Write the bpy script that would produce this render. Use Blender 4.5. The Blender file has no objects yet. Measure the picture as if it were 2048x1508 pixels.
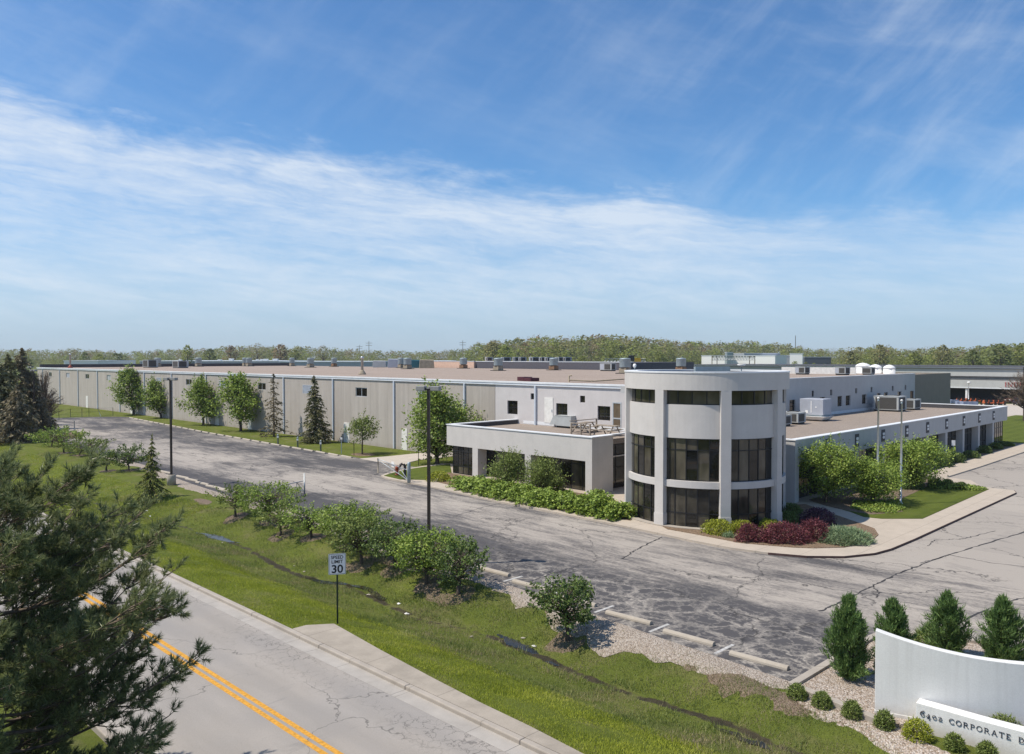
import bpy, math, random
import numpy as np
from mathutils import Vector, Matrix, Euler

random.seed(7)
HAZE = .00013
SC = bpy.context.scene
COL = SC.collection
R = math.radians
S2 = math.sqrt(.5)

# ------------------------------------------------------------------ camera model (read from the photograph)
H, F, HV, CX, CY = 9.5, 1600., 715., 1024., 754.
TH = math.atan((CY-HV)/F)
def ray(u, v):
    x = (u-CX)/F; z = -(v-CY)/F
    return (x, math.cos(TH)+z*math.sin(TH), -math.sin(TH)+z*math.cos(TH))
def gp(u, v, z=0.):
    r = ray(u, v); t = (z-H)/r[2]
    return Vector((r[0]*t, r[1]*t, z))
def at(u, v, Y):
    r = ray(u, v); t = Y/r[1]
    return Vector((r[0]*t, Y, H+r[2]*t))
def pq(P): return ((-P[0]+P[1])*S2, (P[0]+P[1])*S2)      # p runs up the long wall, q runs up the right wing
def xy(p, q): return ((-p+q)*S2, (p+q)*S2)
def onq(u, v, q):
    r = ray(u, v); t = q/((r[0]+r[1])*S2)
    return (-r[0]+r[1])*S2*t, H+r[2]*t
def onp(u, v, p):
    r = ray(u, v); t = p/((-r[0]+r[1])*S2)
    return (r[0]+r[1])*S2*t, H+r[2]*t

# ------------------------------------------------------------------ ground shape: level, with a drainage ditch beside the road
CURB_Q = 14.0
def sstep(a, b, x):
    t = np.clip((x-a)/(b-a), 0, 1); return t*t*(3-2*t)
_dp = sorted([pq(gp(u, v, -.72)) for u, v in ((245,1026),(300,1038),(360,1048),(420,1071),(478,1088),(522,1108),(548,1134),(600,1152),(660,1166),(715,1170),(752,1200),(820,1238),(900,1250),(960,1258),(1040,1295),(1090,1318),(1150,1344),(1210,1366),(1300,1400),(1400,1438),(1460,1466),(1545,1502),(1640,1545))])
_dq = [k[1] for k in _dp]; _dq = [_dq[0]]+[(a+2*b+c)/4 for a, b, c in zip(_dq, _dq[1:], _dq[2:])]+[_dq[-1]]
def ditch_q(p): return np.interp(p, [k[0] for k in _dp], _dq)
def zt_pq(p, q):
    p = np.asarray(p, float); q = np.asarray(q, float)
    qc = ditch_q(p)
    dep = .72*(.62+.38*sstep(9, 15, p))*(1-.5*sstep(90, 150, p))
    top = 20.9+1.5*sstep(10.5, 14.5, p)+.02*np.clip(p-14, 0, 80)
    near = sstep(14.8, qc-.2, q); far = 1-sstep(qc+.2, np.maximum(top, qc+.9), q)
    d = -dep*np.minimum(near, far)
    bank = .10*(1-sstep(14.2, 17.5, q))*(q > 14.05)
    z = -.03+d+bank
    z = np.where(q < 14.05, -.06, z)                          # below the road slab
    z = np.where(q < 6.6, -.06+.16*sstep(6.6, 5.8, q)+0*q, z)
    z = np.where(q < 6.6, -.06+.16*(1-sstep(5.8, 6.6, q)), z)
    dist = np.hypot(p, q)
    z = z+.0*dist
    return z
def zt(x, y): return float(zt_pq((-x+y)*S2, (x+y)*S2))
def gpt(u, v):
    z = 0.
    for _ in range(25):
        P = gp(u, v, z); z += .6*(zt(P.x, P.y)-z)
    return gp(u, v, z)

# ------------------------------------------------------------------ mesh helpers
def np_mesh(name, V, faces):
    """V (n,3); faces: list of int arrays, each (m,k)"""
    me = bpy.data.meshes.new(name)
    V = np.asarray(V, np.float32)
    me.vertices.add(len(V)); me.vertices.foreach_set('co', V.ravel())
    loops = []; starts = []; tot = []; s = 0
    for f in faces:
        f = np.asarray(f, np.int32)
        if not len(f): continue
        m, k = f.shape
        loops.append(f.ravel()); starts.append(s+np.arange(m)*k); tot.append(np.full(m, k)); s += m*k
    loops = np.concatenate(loops); starts = np.concatenate(starts); tot = np.concatenate(tot)
    me.loops.add(len(loops)); me.loops.foreach_set('vertex_index', loops.astype(np.int32))
    me.polygons.add(len(starts))
    me.polygons.foreach_set('loop_start', starts.astype(np.int32))
    me.polygons.foreach_set('loop_total', tot.astype(np.int32))
    me.update(calc_edges=True); me.validate()
    return me

class MB:
    def __init__(s, off=(0, 0, 0)): s.v = []; s.f = []; s.o = off; s.smooth = []
    def add(s, vs, fs, sm=False):
        n = len(s.v); ox, oy, oz = s.o
        s.v += [(a-ox, b-oy, c-oz) for a, b, c in vs]
        s.f += [tuple(i+n for i in f) for f in fs]; s.smooth += [sm]*len(fs)
        return s
    def box(s, x0, x1, y0, y1, z0, z1):
        x0, x1 = sorted((x0, x1)); y0, y1 = sorted((y0, y1)); z0, z1 = sorted((z0, z1))
        return s.add([(x0,y0,z0),(x1,y0,z0),(x1,y1,z0),(x0,y1,z0),(x0,y0,z1),(x1,y0,z1),(x1,y1,z1),(x0,y1,z1)],
              [(0,3,2,1),(4,5,6,7),(0,1,5,4),(1,2,6,5),(2,3,7,6),(3,0,4,7)])
    def prism(s, poly, z0, z1):
        a = sum(poly[i-1][0]*poly[i][1]-poly[i][0]*poly[i-1][1] for i in range(len(poly)))
        if a < 0: poly = poly[::-1]
        n = len(poly)
        z0s = z0 if hasattr(z0, '__len__') else [z0]*n; z1s = z1 if hasattr(z1, '__len__') else [z1]*n
        vs = [(x, y, z) for (x, y), z in zip(poly, z0s)]+[(x, y, z) for (x, y), z in zip(poly, z1s)]
        return s.add(vs, [tuple(range(n))[::-1], tuple(range(n, 2*n))]+[(i, (i+1) % n, n+(i+1) % n, n+i) for i in range(n)])
    def quad(s, a, b, c, d): return s.add([a, b, c, d], [(0, 1, 2, 3)])
    def tube(s, pts, rad, n=8, cap=True):
        V, Fq = tube_np(pts, rad, n)
        fs = [tuple(f) for f in Fq]
        if cap:
            fs.append(tuple(range(n))[::-1]); m = len(V)-n; fs.append(tuple(range(m, m+n)))
        return s.add([tuple(v) for v in V], fs, True)
    def cyl(s, x, y, z0, z1, r0, r1=None, n=16):
        return s.tube([(x, y, z0), (x, y, z1)], [r0, r0 if r1 is None else r1], n)
    def lathe(s, x, y, prof, n=20):
        vs = []; fs = []
        for r, z in prof:
            for k in range(n):
                a = 2*math.pi*k/n; vs.append((x+r*math.cos(a), y+r*math.sin(a), z))
        for i in range(len(prof)-1):
            for k in range(n):
                fs.append((i*n+k, i*n+(k+1) % n, (i+1)*n+(k+1) % n, (i+1)*n+k))
        fs.append(tuple(range(n))[::-1]); m = len(vs)-n; fs.append(tuple(range(m, m+n)))
        return s.add(vs, fs, True)
    def arc(s, cx, cy, r0, r1, a0, a1, z0, z1, n=24):
        """solid ring segment"""
        vs = []; fs = []
        for k in range(n+1):
            a = a0+(a1-a0)*k/n; c, d = math.cos(a), math.sin(a)
            for r, z in ((r0, z0), (r1, z0), (r1, z1), (r0, z1)): vs.append((cx+r*c, cy+r*d, z))
        for k in range(n):
            for j in range(4):
                fs.append((4*k+j, 4*k+4+j, 4*k+4+(j+1) % 4, 4*k+(j+1) % 4)[::-1])
        fs += [(0, 1, 2, 3), tuple(4*n+j for j in (3, 2, 1, 0))]
        return s.add(vs, fs, False)
    def build(s, name, m, parent=None, bevel=0, smooth_angle=None):
        me = bpy.data.meshes.new(name); me.from_pydata(s.v, [], s.f); me.update()
        me.polygons.foreach_set('use_smooth', s.smooth)
        o = bpy.data.objects.new(name, me); COL.objects.link(o)
        if m: me.materials.append(m)
        if parent: o.parent = parent
        if bevel:
            b = o.modifiers.new('bevel', 'BEVEL'); b.width = bevel; b.segments = 2; b.limit_method = 'ANGLE'
        return o

def tube_np(pts, rad, n=6):
    P = np.asarray([tuple(p) for p in pts], float); rad = np.asarray(rad, float)
    T = np.gradient(P, axis=0); T /= np.linalg.norm(T, axis=1)[:, None]+1e-9
    up = np.array([0, 0, 1.]) if abs(T[0, 2]) < .9 else np.array([1., 0, 0])
    A = np.cross(T, up); A /= np.linalg.norm(A, axis=1)[:, None]+1e-9
    B = np.cross(T, A)
    a = np.arange(n)*2*np.pi/n
    V = P[:, None, :]+rad[:, None, None]*(np.cos(a)[None, :, None]*A[:, None, :]+np.sin(a)[None, :, None]*B[:, None, :])
    m = len(P); i = np.arange(m-1)[:, None]*n; k = np.arange(n)[None, :]; k2 = (k+1) % n
    Fq = np.stack([i+k, i+k2, i+n+k2, i+n+k], -1).reshape(-1, 4)[:, ::-1]
    return V.reshape(-1, 3), Fq

class NM:
    """numpy collector: tubes, leaves, needles"""
    def __init__(s): s.V = []; s.Q = []; s.T = []; s.n = 0
    def add(s, V, Q=None, T=None):
        V = np.asarray(V, float).reshape(-1, 3)
        if Q is not None: s.Q.append(np.asarray(Q)+s.n)
        if T is not None: s.T.append(np.asarray(T)+s.n)
        s.V.append(V); s.n += len(V); return s
    def tube(s, pts, rad, n=5):
        V, Q = tube_np(pts, rad, n); return s.add(V, Q)
    def leaves(s, C, size, rng, aspect=.6, up=.3, jit=.35):
        """rhombic leaves at C, random tilt (up = how level they lie)"""
        N = len(C)
        if N == 0: return s
        nrm = rng.normal(size=(N, 3)); nrm /= np.linalg.norm(nrm, axis=1)[:, None]; nrm[:, 2] = np.abs(nrm[:, 2])+up
        nrm /= np.linalg.norm(nrm, axis=1)[:, None]
        a = np.cross(nrm, rng.normal(size=(N, 3))); a /= np.linalg.norm(a, axis=1)[:, None]+1e-9
        b = np.cross(nrm, a)
        L = size*(1+jit*rng.uniform(-1, 1, N))[:, None]
        a = a*L*.5; b = b*L*.5*aspect
        V = np.stack([C-a, C-b+a*.1-nrm*L*.08, C+a, C+b+a*.1-nrm*L*.08], 1)
        Q = np.arange(N)[:, None]*4+np.array([0, 1, 2, 3])[None]
        return s.add(V, Q)
    def needles(s, B, D, L, w, rng):
        """thin triangles from B along D"""
        N = len(B); side = np.cross(D, rng.normal(size=(N, 3))); side /= np.linalg.norm(side, axis=1)[:, None]+1e-9
        L = np.asarray(L).reshape(-1, 1) if hasattr(L, '__len__') else L
        V = np.stack([B-side*w*.5, B+side*w*.5, B+D*L], 1)
        return s.add(V, None, np.arange(N)[:, None]*3+np.array([0, 1, 2])[None])
    def mesh(s, name, m, smooth=False):
        me = np_mesh(name, np.concatenate(s.V), ([np.concatenate(s.Q)] if s.Q else [])+([np.concatenate(s.T)] if s.T else []))
        if smooth: me.polygons.foreach_set('use_smooth', [True]*len(me.polygons))
        me.materials.append(m); return me
    def build(s, name, m, parent=None, smooth=False):
        o = bpy.data.objects.new(name, s.mesh(name, m, smooth)); COL.objects.link(o)
        if parent: o.parent = parent
        return o

def tag(o, label=None, cat=None, group=None, kind=None):
    if label: o['label'] = label
    if cat: o['category'] = cat
    if group: o['group'] = group
    if kind: o['kind'] = kind
    return o
def empty(name, loc, rz=0., label=None, cat=None, group=None):
    o = bpy.data.objects.new(name, None); COL.objects.link(o); o.empty_display_size = .3
    o.location = loc; o.rotation_euler = (0, 0, rz)
    return tag(o, label, cat, group)
def copy_tree(o, parent=None):
    c = o.copy(); COL.objects.link(c)
    if parent: c.parent = parent
    for ch in list(o.children): copy_tree(ch, c)
    return c
def struct(o): o['kind'] = 'structure'; return o

# ------------------------------------------------------------------ materials
class Mt:
    def __init__(s, name, rough=.8, spec=.3):
        s.m = bpy.data.materials.new(name); s.m.use_nodes = True
        s.t = s.m.node_tree; s.n = s.t.nodes; s.l = s.t.links
        s.b = s.n['Principled BSDF']; s.b.inputs['Roughness'].default_value = rough
        s.b.inputs['Specular IOR Level'].default_value = spec
        s.tc = s.n.new('ShaderNodeTexCoord')
        s.obj = s.tc.outputs['Object']
    def sock(s, x, inp):
        if hasattr(x, 'is_linked') or isinstance(x, bpy.types.NodeSocket): s.l.new(x, inp)
        else: inp.default_value = x
    def map(s, vec, scale=(1, 1, 1), rot=(0, 0, 0), loc=(0, 0, 0)):
        n = s.n.new('ShaderNodeMapping'); s.l.new(vec, n.inputs['Vector'])
        n.inputs['Scale'].default_value = scale; n.inputs['Rotation'].default_value = rot; n.inputs['Location'].default_value = loc
        return n.outputs[0]
    def noise(s, vec, scale, det=4., rough=.55, dist=0., out='Fac'):
        n = s.n.new('ShaderNodeTexNoise'); s.l.new(vec, n.inputs['Vector'])
        n.inputs['Scale'].default_value = scale; n.inputs['Detail'].default_value = det
        n.inputs['Roughness'].default_value = rough; n.inputs['Distortion'].default_value = dist
        return n.outputs[out]
    def vor(s, vec, scale, feat='F1', out='Distance', rnd=1.):
        n = s.n.new('ShaderNodeTexVoronoi'); s.l.new(vec, n.inputs['Vector']); n.feature = feat
        n.inputs['Scale'].default_value = scale; n.inputs['Randomness'].default_value = rnd
        return n.outputs[out]
    def math(s, op, a, b=0., c=None, clamp=False):
        n = s.n.new('ShaderNodeMath'); n.operation = op; n.use_clamp = clamp
        s.sock(a, n.inputs[0]); s.sock(b, n.inputs[1])
        if c is not None: s.sock(c, n.inputs[2])
        return n.outputs[0]
    def rng(s, x, a, b, c=0., d=1., smooth=False):
        n = s.n.new('ShaderNodeMapRange'); s.sock(x, n.inputs[0])
        if smooth: n.interpolation_type = 'SMOOTHSTEP'
        for i, k in enumerate((a, b, c, d)): n.inputs[i+1].default_value = k
        return n.outputs[0]
    def mix(s, f, a, b, mode='MIX'):
        n = s.n.new('ShaderNodeMix'); n.data_type = 'RGBA'; n.blend_type = mode
        s.sock(f, n.inputs[0])
        for x, i in ((a, 6), (b, 7)):
            if isinstance(x, (tuple, list)): n.inputs[i].default_value = (*x[:3], 1)
            else: s.l.new(x, n.inputs[i])
        return n.outputs[2]
    def ramp(s, f, stops):
        n = s.n.new('ShaderNodeValToRGB'); s.l.new(f, n.inputs[0]); e = n.color_ramp.elements
        while len(e) > 1: e.remove(e[-1])
        for i, (p, c) in enumerate(stops):
            k = e[0] if i == 0 else e.new(p)
            k.position = p; k.color = (*c, 1) if len(c) == 3 else c
        return n.outputs[0]
    def sep(s, v):
        n = s.n.new('ShaderNodeSeparateXYZ'); s.l.new(v, n.inputs[0]); return n.outputs
    def comb(s, x, y, z=0.):
        n = s.n.new('ShaderNodeCombineXYZ')
        for k, i in zip((x, y, z), n.inputs): s.sock(k, i)
        return n.outputs[0]
    def vadd(s, a, b, sc=1.):
        m = s.n.new('ShaderNodeVectorMath'); m.operation = 'MULTIPLY_ADD'
        s.l.new(b, m.inputs[0]); m.inputs[1].default_value = (sc, sc, sc); s.l.new(a, m.inputs[2]); return m.outputs[0]
    def col(s, c):
        if isinstance(c, (tuple, list)): s.b.inputs['Base Color'].default_value = (*c[:3], 1)
        else: s.l.new(c, s.b.inputs['Base Color'])
        return s
    def bump(s, h, st=.3, d=.02):
        n = s.n.new('ShaderNodeBump'); n.inputs['Strength'].default_value = st; n.inputs['Distance'].default_value = d
        s.l.new(h, n.inputs['Height']); s.l.new(n.outputs[0], s.b.inputs['Normal']); return s
    def rnd_island(s):
        g = s.n.new('ShaderNodeNewGeometry'); return g.outputs['Random Per Island']
    def rnd_obj(s):
        g = s.n.new('ShaderNodeObjectInfo'); return g.outputs['Random']

def simple(name, c, rough=.6, metal=0., var=.12, sc=3., spec=.3, dirt=0.):
    m = Mt(name, rough, spec); m.b.inputs['Metallic'].default_value = metal
    n = m.noise(m.obj, sc, 5, .6)
    k = m.mix(m.rng(n, .3, .7), tuple(x*(1-var) for x in c), tuple(min(1, x*(1+var)) for x in c))
    if dirt:
        n2 = m.noise(m.obj, sc*.4, 6, .7)
        k = m.mix(m.rng(n2, .5, .75, 0, dirt), k, tuple(x*.45 for x in c))
    m.col(k); return m.m

def leaf_mat(name, stops, trans=.24, rough=.55):
    m = Mt(name, rough, .25)
    r = m.rnd_island()
    big = m.noise(m.obj, .9, 2, .5)
    f = m.math('ADD', m.math('MULTIPLY', r, .65), m.math('MULTIPLY', big, .35))
    c = m.ramp(f, [(p_, g3(c_, LEAF_GAIN)) for p_, c_ in stops]); m.col(c)
    tr = m.n.new('ShaderNodeBsdfTranslucent'); m.l.new(c, tr.inputs[0])
    mx = m.n.new('ShaderNodeMixShader'); mx.inputs[0].default_value = trans
    m.l.new(m.b.outputs[0], mx.inputs[1]); m.l.new(tr.outputs[0], mx.inputs[2])
    m.l.new(mx.outputs[0], m.n['Material Output'].inputs['Surface'])
    return m.m

M = {}
LEAF_GAIN = 1.65
def g3(c, k): return tuple(min(.95, x*k) for x in c)
M['leaf_maple'] = leaf_mat('leaf_maple', [(.1, (.068, .10, .02)), (.5, (.13, .178, .036)), (.9, (.225, .27, .06))])
M['leaf_olive'] = leaf_mat('leaf_olive', [(.1, (.062, .08, .02)), (.5, (.108, .14, .034)), (.9, (.18, .21, .06))])
M['leaf_bright'] = leaf_mat('leaf_bright', [(.1, (.065, .10, .018)), (.5, (.135, .19, .032)), (.9, (.24, .285, .06))])
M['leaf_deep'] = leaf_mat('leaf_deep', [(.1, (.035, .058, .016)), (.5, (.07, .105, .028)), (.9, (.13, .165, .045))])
M['leaf_yellow'] = leaf_mat('leaf_yellow', [(.1, (.07, .085, .012)), (.5, (.17, .19, .018)), (.9, (.31, .31, .035))], .2)
M['leaf_red'] = leaf_mat('leaf_red', [(.1, (.03, .010, .014)), (.5, (.095, .026, .034)), (.9, (.21, .075, .075))], .2)
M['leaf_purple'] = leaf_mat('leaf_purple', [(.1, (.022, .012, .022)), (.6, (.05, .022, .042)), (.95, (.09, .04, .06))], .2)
M['leaf_sage'] = leaf_mat('leaf_sage', [(.1, (.08, .115, .06)), (.5, (.15, .20, .105)), (.9, (.24, .30, .17))], .2)
M['needle_spruce'] = leaf_mat('needle_spruce', [(.1, (.045, .048, .022)), (.5, (.088, .088, .038)), (.9, (.155, .14, .065))], .15)
M['needle_spruce_tan'] = leaf_mat('needle_spruce_tan', [(.1, (.06, .052, .028)), (.5, (.115, .097, .054)), (.9, (.20, .16, .10))], .15)
M['needle_gold'] = leaf_mat('needle_gold', [(.1, (.05, .065, .018)), (.5, (.10, .115, .025)), (.9, (.19, .19, .035))], .15)
M['needle_pine'] = leaf_mat('needle_pine', [(.1, (.055, .07, .03)), (.5, (.118, .138, .058)), (.88, (.205, .22, .10)), (1., (.31, .31, .17))], .35, .35)
M['needle_juniper'] = leaf_mat('needle_juniper', [(.1, (.035, .07, .02)), (.5, (.075, .125, .036)), (.9, (.14, .195, .06))], .25)
M['twig_brown'] = simple('twig_brown', (.20, .15, .11), .9, var=.3)
def bark():
    m = Mt('bark', .95, .1); v = m.map(m.obj, (6, 6, 1.2))
    n = m.noise(v, 2.5, 6, .65)
    m.col(m.ramp(n, [(.3, (.045, .033, .026)), (.55, (.11, .088, .07)), (.75, (.19, .155, .125))])); m.bump(n, .8, .03); return m.m
M['bark'] = bark()
M['bark_pine'] = simple('bark_pine', (.15, .115, .085), .9, var=.45, sc=9)

def asphalt_lot():
    m = Mt('lot_asphalt', .9, .25)
    o = m.obj; x, y, z = m.sep(o)[:3]          # x = q (across the lot), y = p (along it)
    warp = m.noise(o, .35, 3, .5, out='Color')
    wv = m.vadd(o, warp, .8)
    a = m.noise(m.map(wv, (1., .28, 1)), .55, 5, .6, .4)
    b = m.noise(m.map(wv, (1., .16, 1)), 2.6, 6, .65, .3)
    c = m.noise(m.map(o, (1, .6, 1)), 9., 5, .7)
    big = m.noise(o, .085, 3, .5)
    lane = m.math('SUBTRACT', m.rng(x, 26.5, 31., 0, 1, True), m.rng(x, 34.2, 37.4, 0, .9, True))
    east = m.math('MAXIMUM', m.math('MULTIPLY', m.rng(y, 16., 4., 0, 1, True), m.rng(x, 24., 29., 0, 1, True)), m.math('MULTIPLY', m.rng(y, 25., 18., 0, 1, True), m.rng(x, 35., 40., 0, 1.9, True)))
    bays = m.math('MULTIPLY', m.rng(x, 30., 26.5, 0, 1, True), m.rng(y, 5., 9, 0, 1, True))
    lane = m.math('MAXIMUM', lane, east)
    f = m.math('ADD', m.math('MULTIPLY', a, .85), m.math('MULTIPLY', b, .75))
    f = m.math('ADD', f, m.math('MULTIPLY', lane, .26)); f = m.math('ADD', f, m.math('MULTIPLY', m.math('SUBTRACT', big, .5), .7))
    f = m.math('ADD', f, m.math('MULTIPLY', m.math('SUBTRACT', c, .5), .55))
    f = m.math('SUBTRACT', f, m.math('MULTIPLY', bays, .30))
    worn = m.rng(f, .69, 1.18, 0, 1, True)
    colr = m.mix(worn, (.074, .070, .072), (.345, .308, .268))
    # old rectangular patches and overlays
    cell = m.n.new('ShaderNodeTexWhiteNoise'); cell.noise_dimensions = '2D'
    fl = m.comb(m.math('FLOOR', m.math('DIVIDE', m.math('ADD', x, m.math('MULTIPLY', m.noise(o, .5, 2), .25)), 6.3)), m.math('FLOOR', m.math('DIVIDE', y, 11.7)), 0.)
    m.l.new(fl, cell.inputs['Vector'])
    colr = m.mix(.5, colr, m.mix(cell.outputs['Value'], (.82, .82, .83), (1.16, 1.15, 1.13)), 'MULTIPLY')
    blot = m.noise(m.map(o, (1, .5, 1)), .9, 6, .7, .6)
    colr = m.mix(m.rng(blot, .55, .72, 0, .45), colr, (.11, .105, .105))
    # sediment lying in the crazed cracks of the parking bays
    wv2 = m.vadd(m.vadd(o, m.noise(o, .9, 4, .6, out='Color'), 1.3), m.noise(o, 4., 6, .72, out='Color'), .7)
    e1 = m.vor(m.map(wv2, (1.15, .85, 1)), .62, 'DISTANCE_TO_EDGE')
    e2 = m.vor(m.map(wv2, (1., 1., 1)), 1.5, 'DISTANCE_TO_EDGE')
    wid = m.rng(m.noise(o, .7, 3), .3, .7, .03, .17)
    s1 = m.math('SUBTRACT', 1., m.math('DIVIDE', e1, wid), clamp=True)
    s2 = m.math('MULTIPLY', m.math('SUBTRACT', 1., m.math('DIVIDE', e2, .11), clamp=True), .6)
    zone = m.math('MULTIPLY', m.math('MULTIPLY', m.rng(x, 30., 25.6, 0, 1, True), m.rng(y, 34., 21., 0, 1, True)), m.rng(m.noise(o, .22, 4, .6), .3, .52, .55, 1.))
    sed = m.math('MULTIPLY', m.math('MULTIPLY', m.math('MAXIMUM', s1, s2), zone), m.rng(c, .25, .6))
    colr = m.mix(sed, colr, (.40, .36, .31))
    # open cracks
    e3 = m.vor(m.vadd(o, m.noise(o, .6, 4, .65, out='Color'), 2.4), .11, 'DISTANCE_TO_EDGE')
    crk = m.math('MULTIPLY', m.math('SUBTRACT', 1., m.math('DIVIDE', e3, .0075), clamp=True), m.rng(m.noise(o, .3, 2), .36, .48))
    colr = m.mix(m.math('MULTIPLY', crk, .85), colr, (.035, .033, .033))
    e4 = m.vor(m.vadd(o, m.noise(o, 1.6, 4, .65, out='Color'), .8), 1.35, 'DISTANCE_TO_EDGE')
    c4 = m.math('MULTIPLY', m.math('SUBTRACT', 1., m.math('DIVIDE', e4, .028), clamp=True), m.rng(m.noise(o, .16, 4, .6), .50, .58))
    colr = m.mix(m.math('MULTIPLY', c4, .55), colr, (.06, .056, .055))
    spk = m.noise(o, 55., 2, .5)
    colr = m.mix(m.rng(spk, .3, .7, .0, .18), colr, (.16, .155, .15), 'MULTIPLY') if False else m.mix(.35, colr, m.mix(m.rng(spk, .3, .7), (.75, .75, .75), (1.2, 1.2, 1.2)), 'MULTIPLY')
    m.col(colr); m.bump(m.math('ADD', c, m.math('MULTIPLY', crk, -1.)), .25, .015)
    return m.m
M['lot'] = asphalt_lot()

def road_mat():
    m = Mt('road_surface', .9, .2); o = m.obj; x, y, z = m.sep(o)[:3]
    a = m.noise(m.map(o, (1, .2, 1)), 1.2, 5, .6); b = m.noise(o, 38, 3, .6); g = m.noise(o, .25, 3, .5)
    c = m.mix(m.rng(a, .3, .7), (.285, .258, .228), (.345, .312, .278))
    c = m.mix(m.rng(g, .45, .7, 0, .5), c, (.25, .238, .228))
    trk = m.math('MAXIMUM', m.rng(m.math('ABSOLUTE', m.math('SUBTRACT', x, 11.25)), .45, .1, 0, 1, True), m.rng(m.math('ABSOLUTE', m.math('SUBTRACT', x, 12.75)), .45, .1, 0, 1, True))
    c = m.mix(m.math('MULTIPLY', trk, m.rng(a, .3, .7, .15, .5)), c, (.245, .228, .212))
    c = m.mix(.4, c, m.mix(m.rng(b, .3, .7), (.72, .72, .72), (1.25, 1.25, 1.25)), 'MULTIPLY')
    wv = m.vadd(o, m.noise(o, 1.4, 4, .65, out='Color'), .9)
    e = m.vor(wv, 2.3, 'DISTANCE_TO_EDGE')
    edge = m.math('MULTIPLY', m.rng(x, 11.5, 12.9, 0, 1, True), m.rng(m.noise(m.map(o, (1, .4, 1)), .5, 2), .40, .52))
    crk = m.math('MULTIPLY', m.math('SUBTRACT', 1., m.math('DIVIDE', e, .035), clamp=True), edge)
    e2 = m.vor(m.vadd(o, m.noise(o, .5, 4, .6, out='Color'), 2.2), .16, 'DISTANCE_TO_EDGE')
    crk2 = m.math('MULTIPLY', m.math('SUBTRACT', 1., m.math('DIVIDE', e2, .004), clamp=True), m.rng(g, .4, .5))
    k = m.math('MAXIMUM', crk, crk2)
    skid = m.rng(m.noise(m.map(o, (.5, 2.5, 1), (0, 0, .9)), .8, 4, .6, 1.), .62, .72, 0, .35)
    c = m.mix(skid, c, (.16, .155, .152))
    c = m.mix(m.math('MULTIPLY', k, .75), c, (.075, .07, .065))
    m.col(c); m.bump(b, .2, .006); return m.m
M['road'] = road_mat()

def concrete(name, c, var=.1, joint=None, dirt=.35):
    m = Mt(name, .88, .25); o = m.obj
    n = m.noise(o, 1.3, 6, .65); b = m.noise(o, 30, 3, .6); d = m.noise(m.map(o, (1, 1, 1)), .5, 5, .7)
    k = m.mix(m.rng(n, .3, .7), g3(c, 1-var), g3(c, 1+var))
    k = m.mix(m.rng(d, .52, .72, 0, dirt), k, g3(c, .6))
    k = m.mix(.3, k, m.mix(m.rng(b, .3, .7), (.8, .8, .8), (1.15, 1.15, 1.15)), 'MULTIPLY')
    if joint:
        x, y, z = m.sep(o)[:3]
        fr = m.math('ABSOLUTE', m.math('SUBTRACT', m.math('FRACT', m.math('DIVIDE', y, joint)), .5))
        k = m.mix(m.math('MULTIPLY', m.math('GREATER_THAN', fr, .5-.012/joint*1.2), .5), k, g3(c, .35))
    m.col(k); m.bump(b, .15, .004); return m.m
M['apron'] = concrete('apron_concrete', (.335, .292, .24), .14, 3.4, .5)
M['sidewalk'] = concrete('sidewalk_concrete', (.43, .368, .30), .07, 1.9, .18)
M['drive'] = concrete('drive_concrete', (.45, .40, .345), .07, None, .2)
M['curb'] = concrete('curb_concrete', (.36, .318, .27), .12, 3., .4)
M['gutter'] = concrete('gutter_concrete', (.36, .33, .295), .12, 3., .4)
M['stop'] = concrete('stop_concrete', (.40, .352, .29), .12, None, .5)

def stucco(name, c, streak=.0):
    m = Mt(name, .9, .2); o = m.obj
    n = m.noise(o, 1.1, 5, .6); b = m.noise(o, 26, 4, .7)
    st = m.noise(m.map(o, (3.5, 3.5, .12)), 1.2, 5, .6)
    k = m.mix(m.rng(n, .3, .7), g3(c, .95), g3(c, 1.05))
    k = m.mix(m.rng(st, .5, .78, 0, .14+streak), k, g3(c, .68))
    k = m.mix(.28, k, m.mix(m.rng(b, .3, .7), (.8, .8, .8), (1.18, 1.18, 1.18)), 'MULTIPLY')
    m.col(k); m.bump(b, .3, .012); return m.m
M['stucco'] = stucco('painted_stucco', (.55, .52, .49))
M['stucco_grey'] = stucco('grey_stucco', (.46, .455, .45), .1)
M['office_white'] = stucco('office_paint', (.55, .52, .51))
def panel_wall():
    m = Mt('precast_panels', .92, .15); o = m.obj; x, y, z = m.sep(o)[:3]
    rib = m.math('SINE', m.math('MULTIPLY', m.math('ADD', x, y), 2*math.pi/.115))
    n = m.noise(m.map(o, (1, 1, .25)), .8, 5, .6); b = m.noise(m.map(o, (9, 9, 1.)), 2., 5, .7)
    st = m.noise(m.map(o, (2.2, 2.2, .08)), 1., 5, .6)
    c = (.445, .402, .358)
    k = m.mix(m.rng(n, .3, .7), g3(c, .92), g3(c, 1.08))
    k = m.mix(m.rng(st, .48, .74, 0, .38), k, (.27, .245, .215))
    k = m.mix(.35, k, m.mix(m.rng(b, .25, .75), (.72, .72, .72), (1.22, 1.22, 1.22)), 'MULTIPLY')
    pn = m.math('FRACT', m.math('DIVIDE', m.math('ADD', y, .35), 2.253))
    fr = m.math('ABSOLUTE', m.math('SUBTRACT', pn, .5))
    k = m.mix(m.math('MULTIPLY', m.math('GREATER_THAN', fr, .484), .6), k, (.52, .49, .45))
    base = m.rng(m.math('ADD', z, m.math('MULTIPLY', m.noise(m.map(o, (1, 1, .4)), .9, 4), 1.2)), .35, 1.0, .45, 0.)
    k = m.mix(base, k, (.25, .195, .14))
    m.col(k); m.bump(rib, .5, .02); return m.m
M['panel'] = panel_wall()
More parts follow.
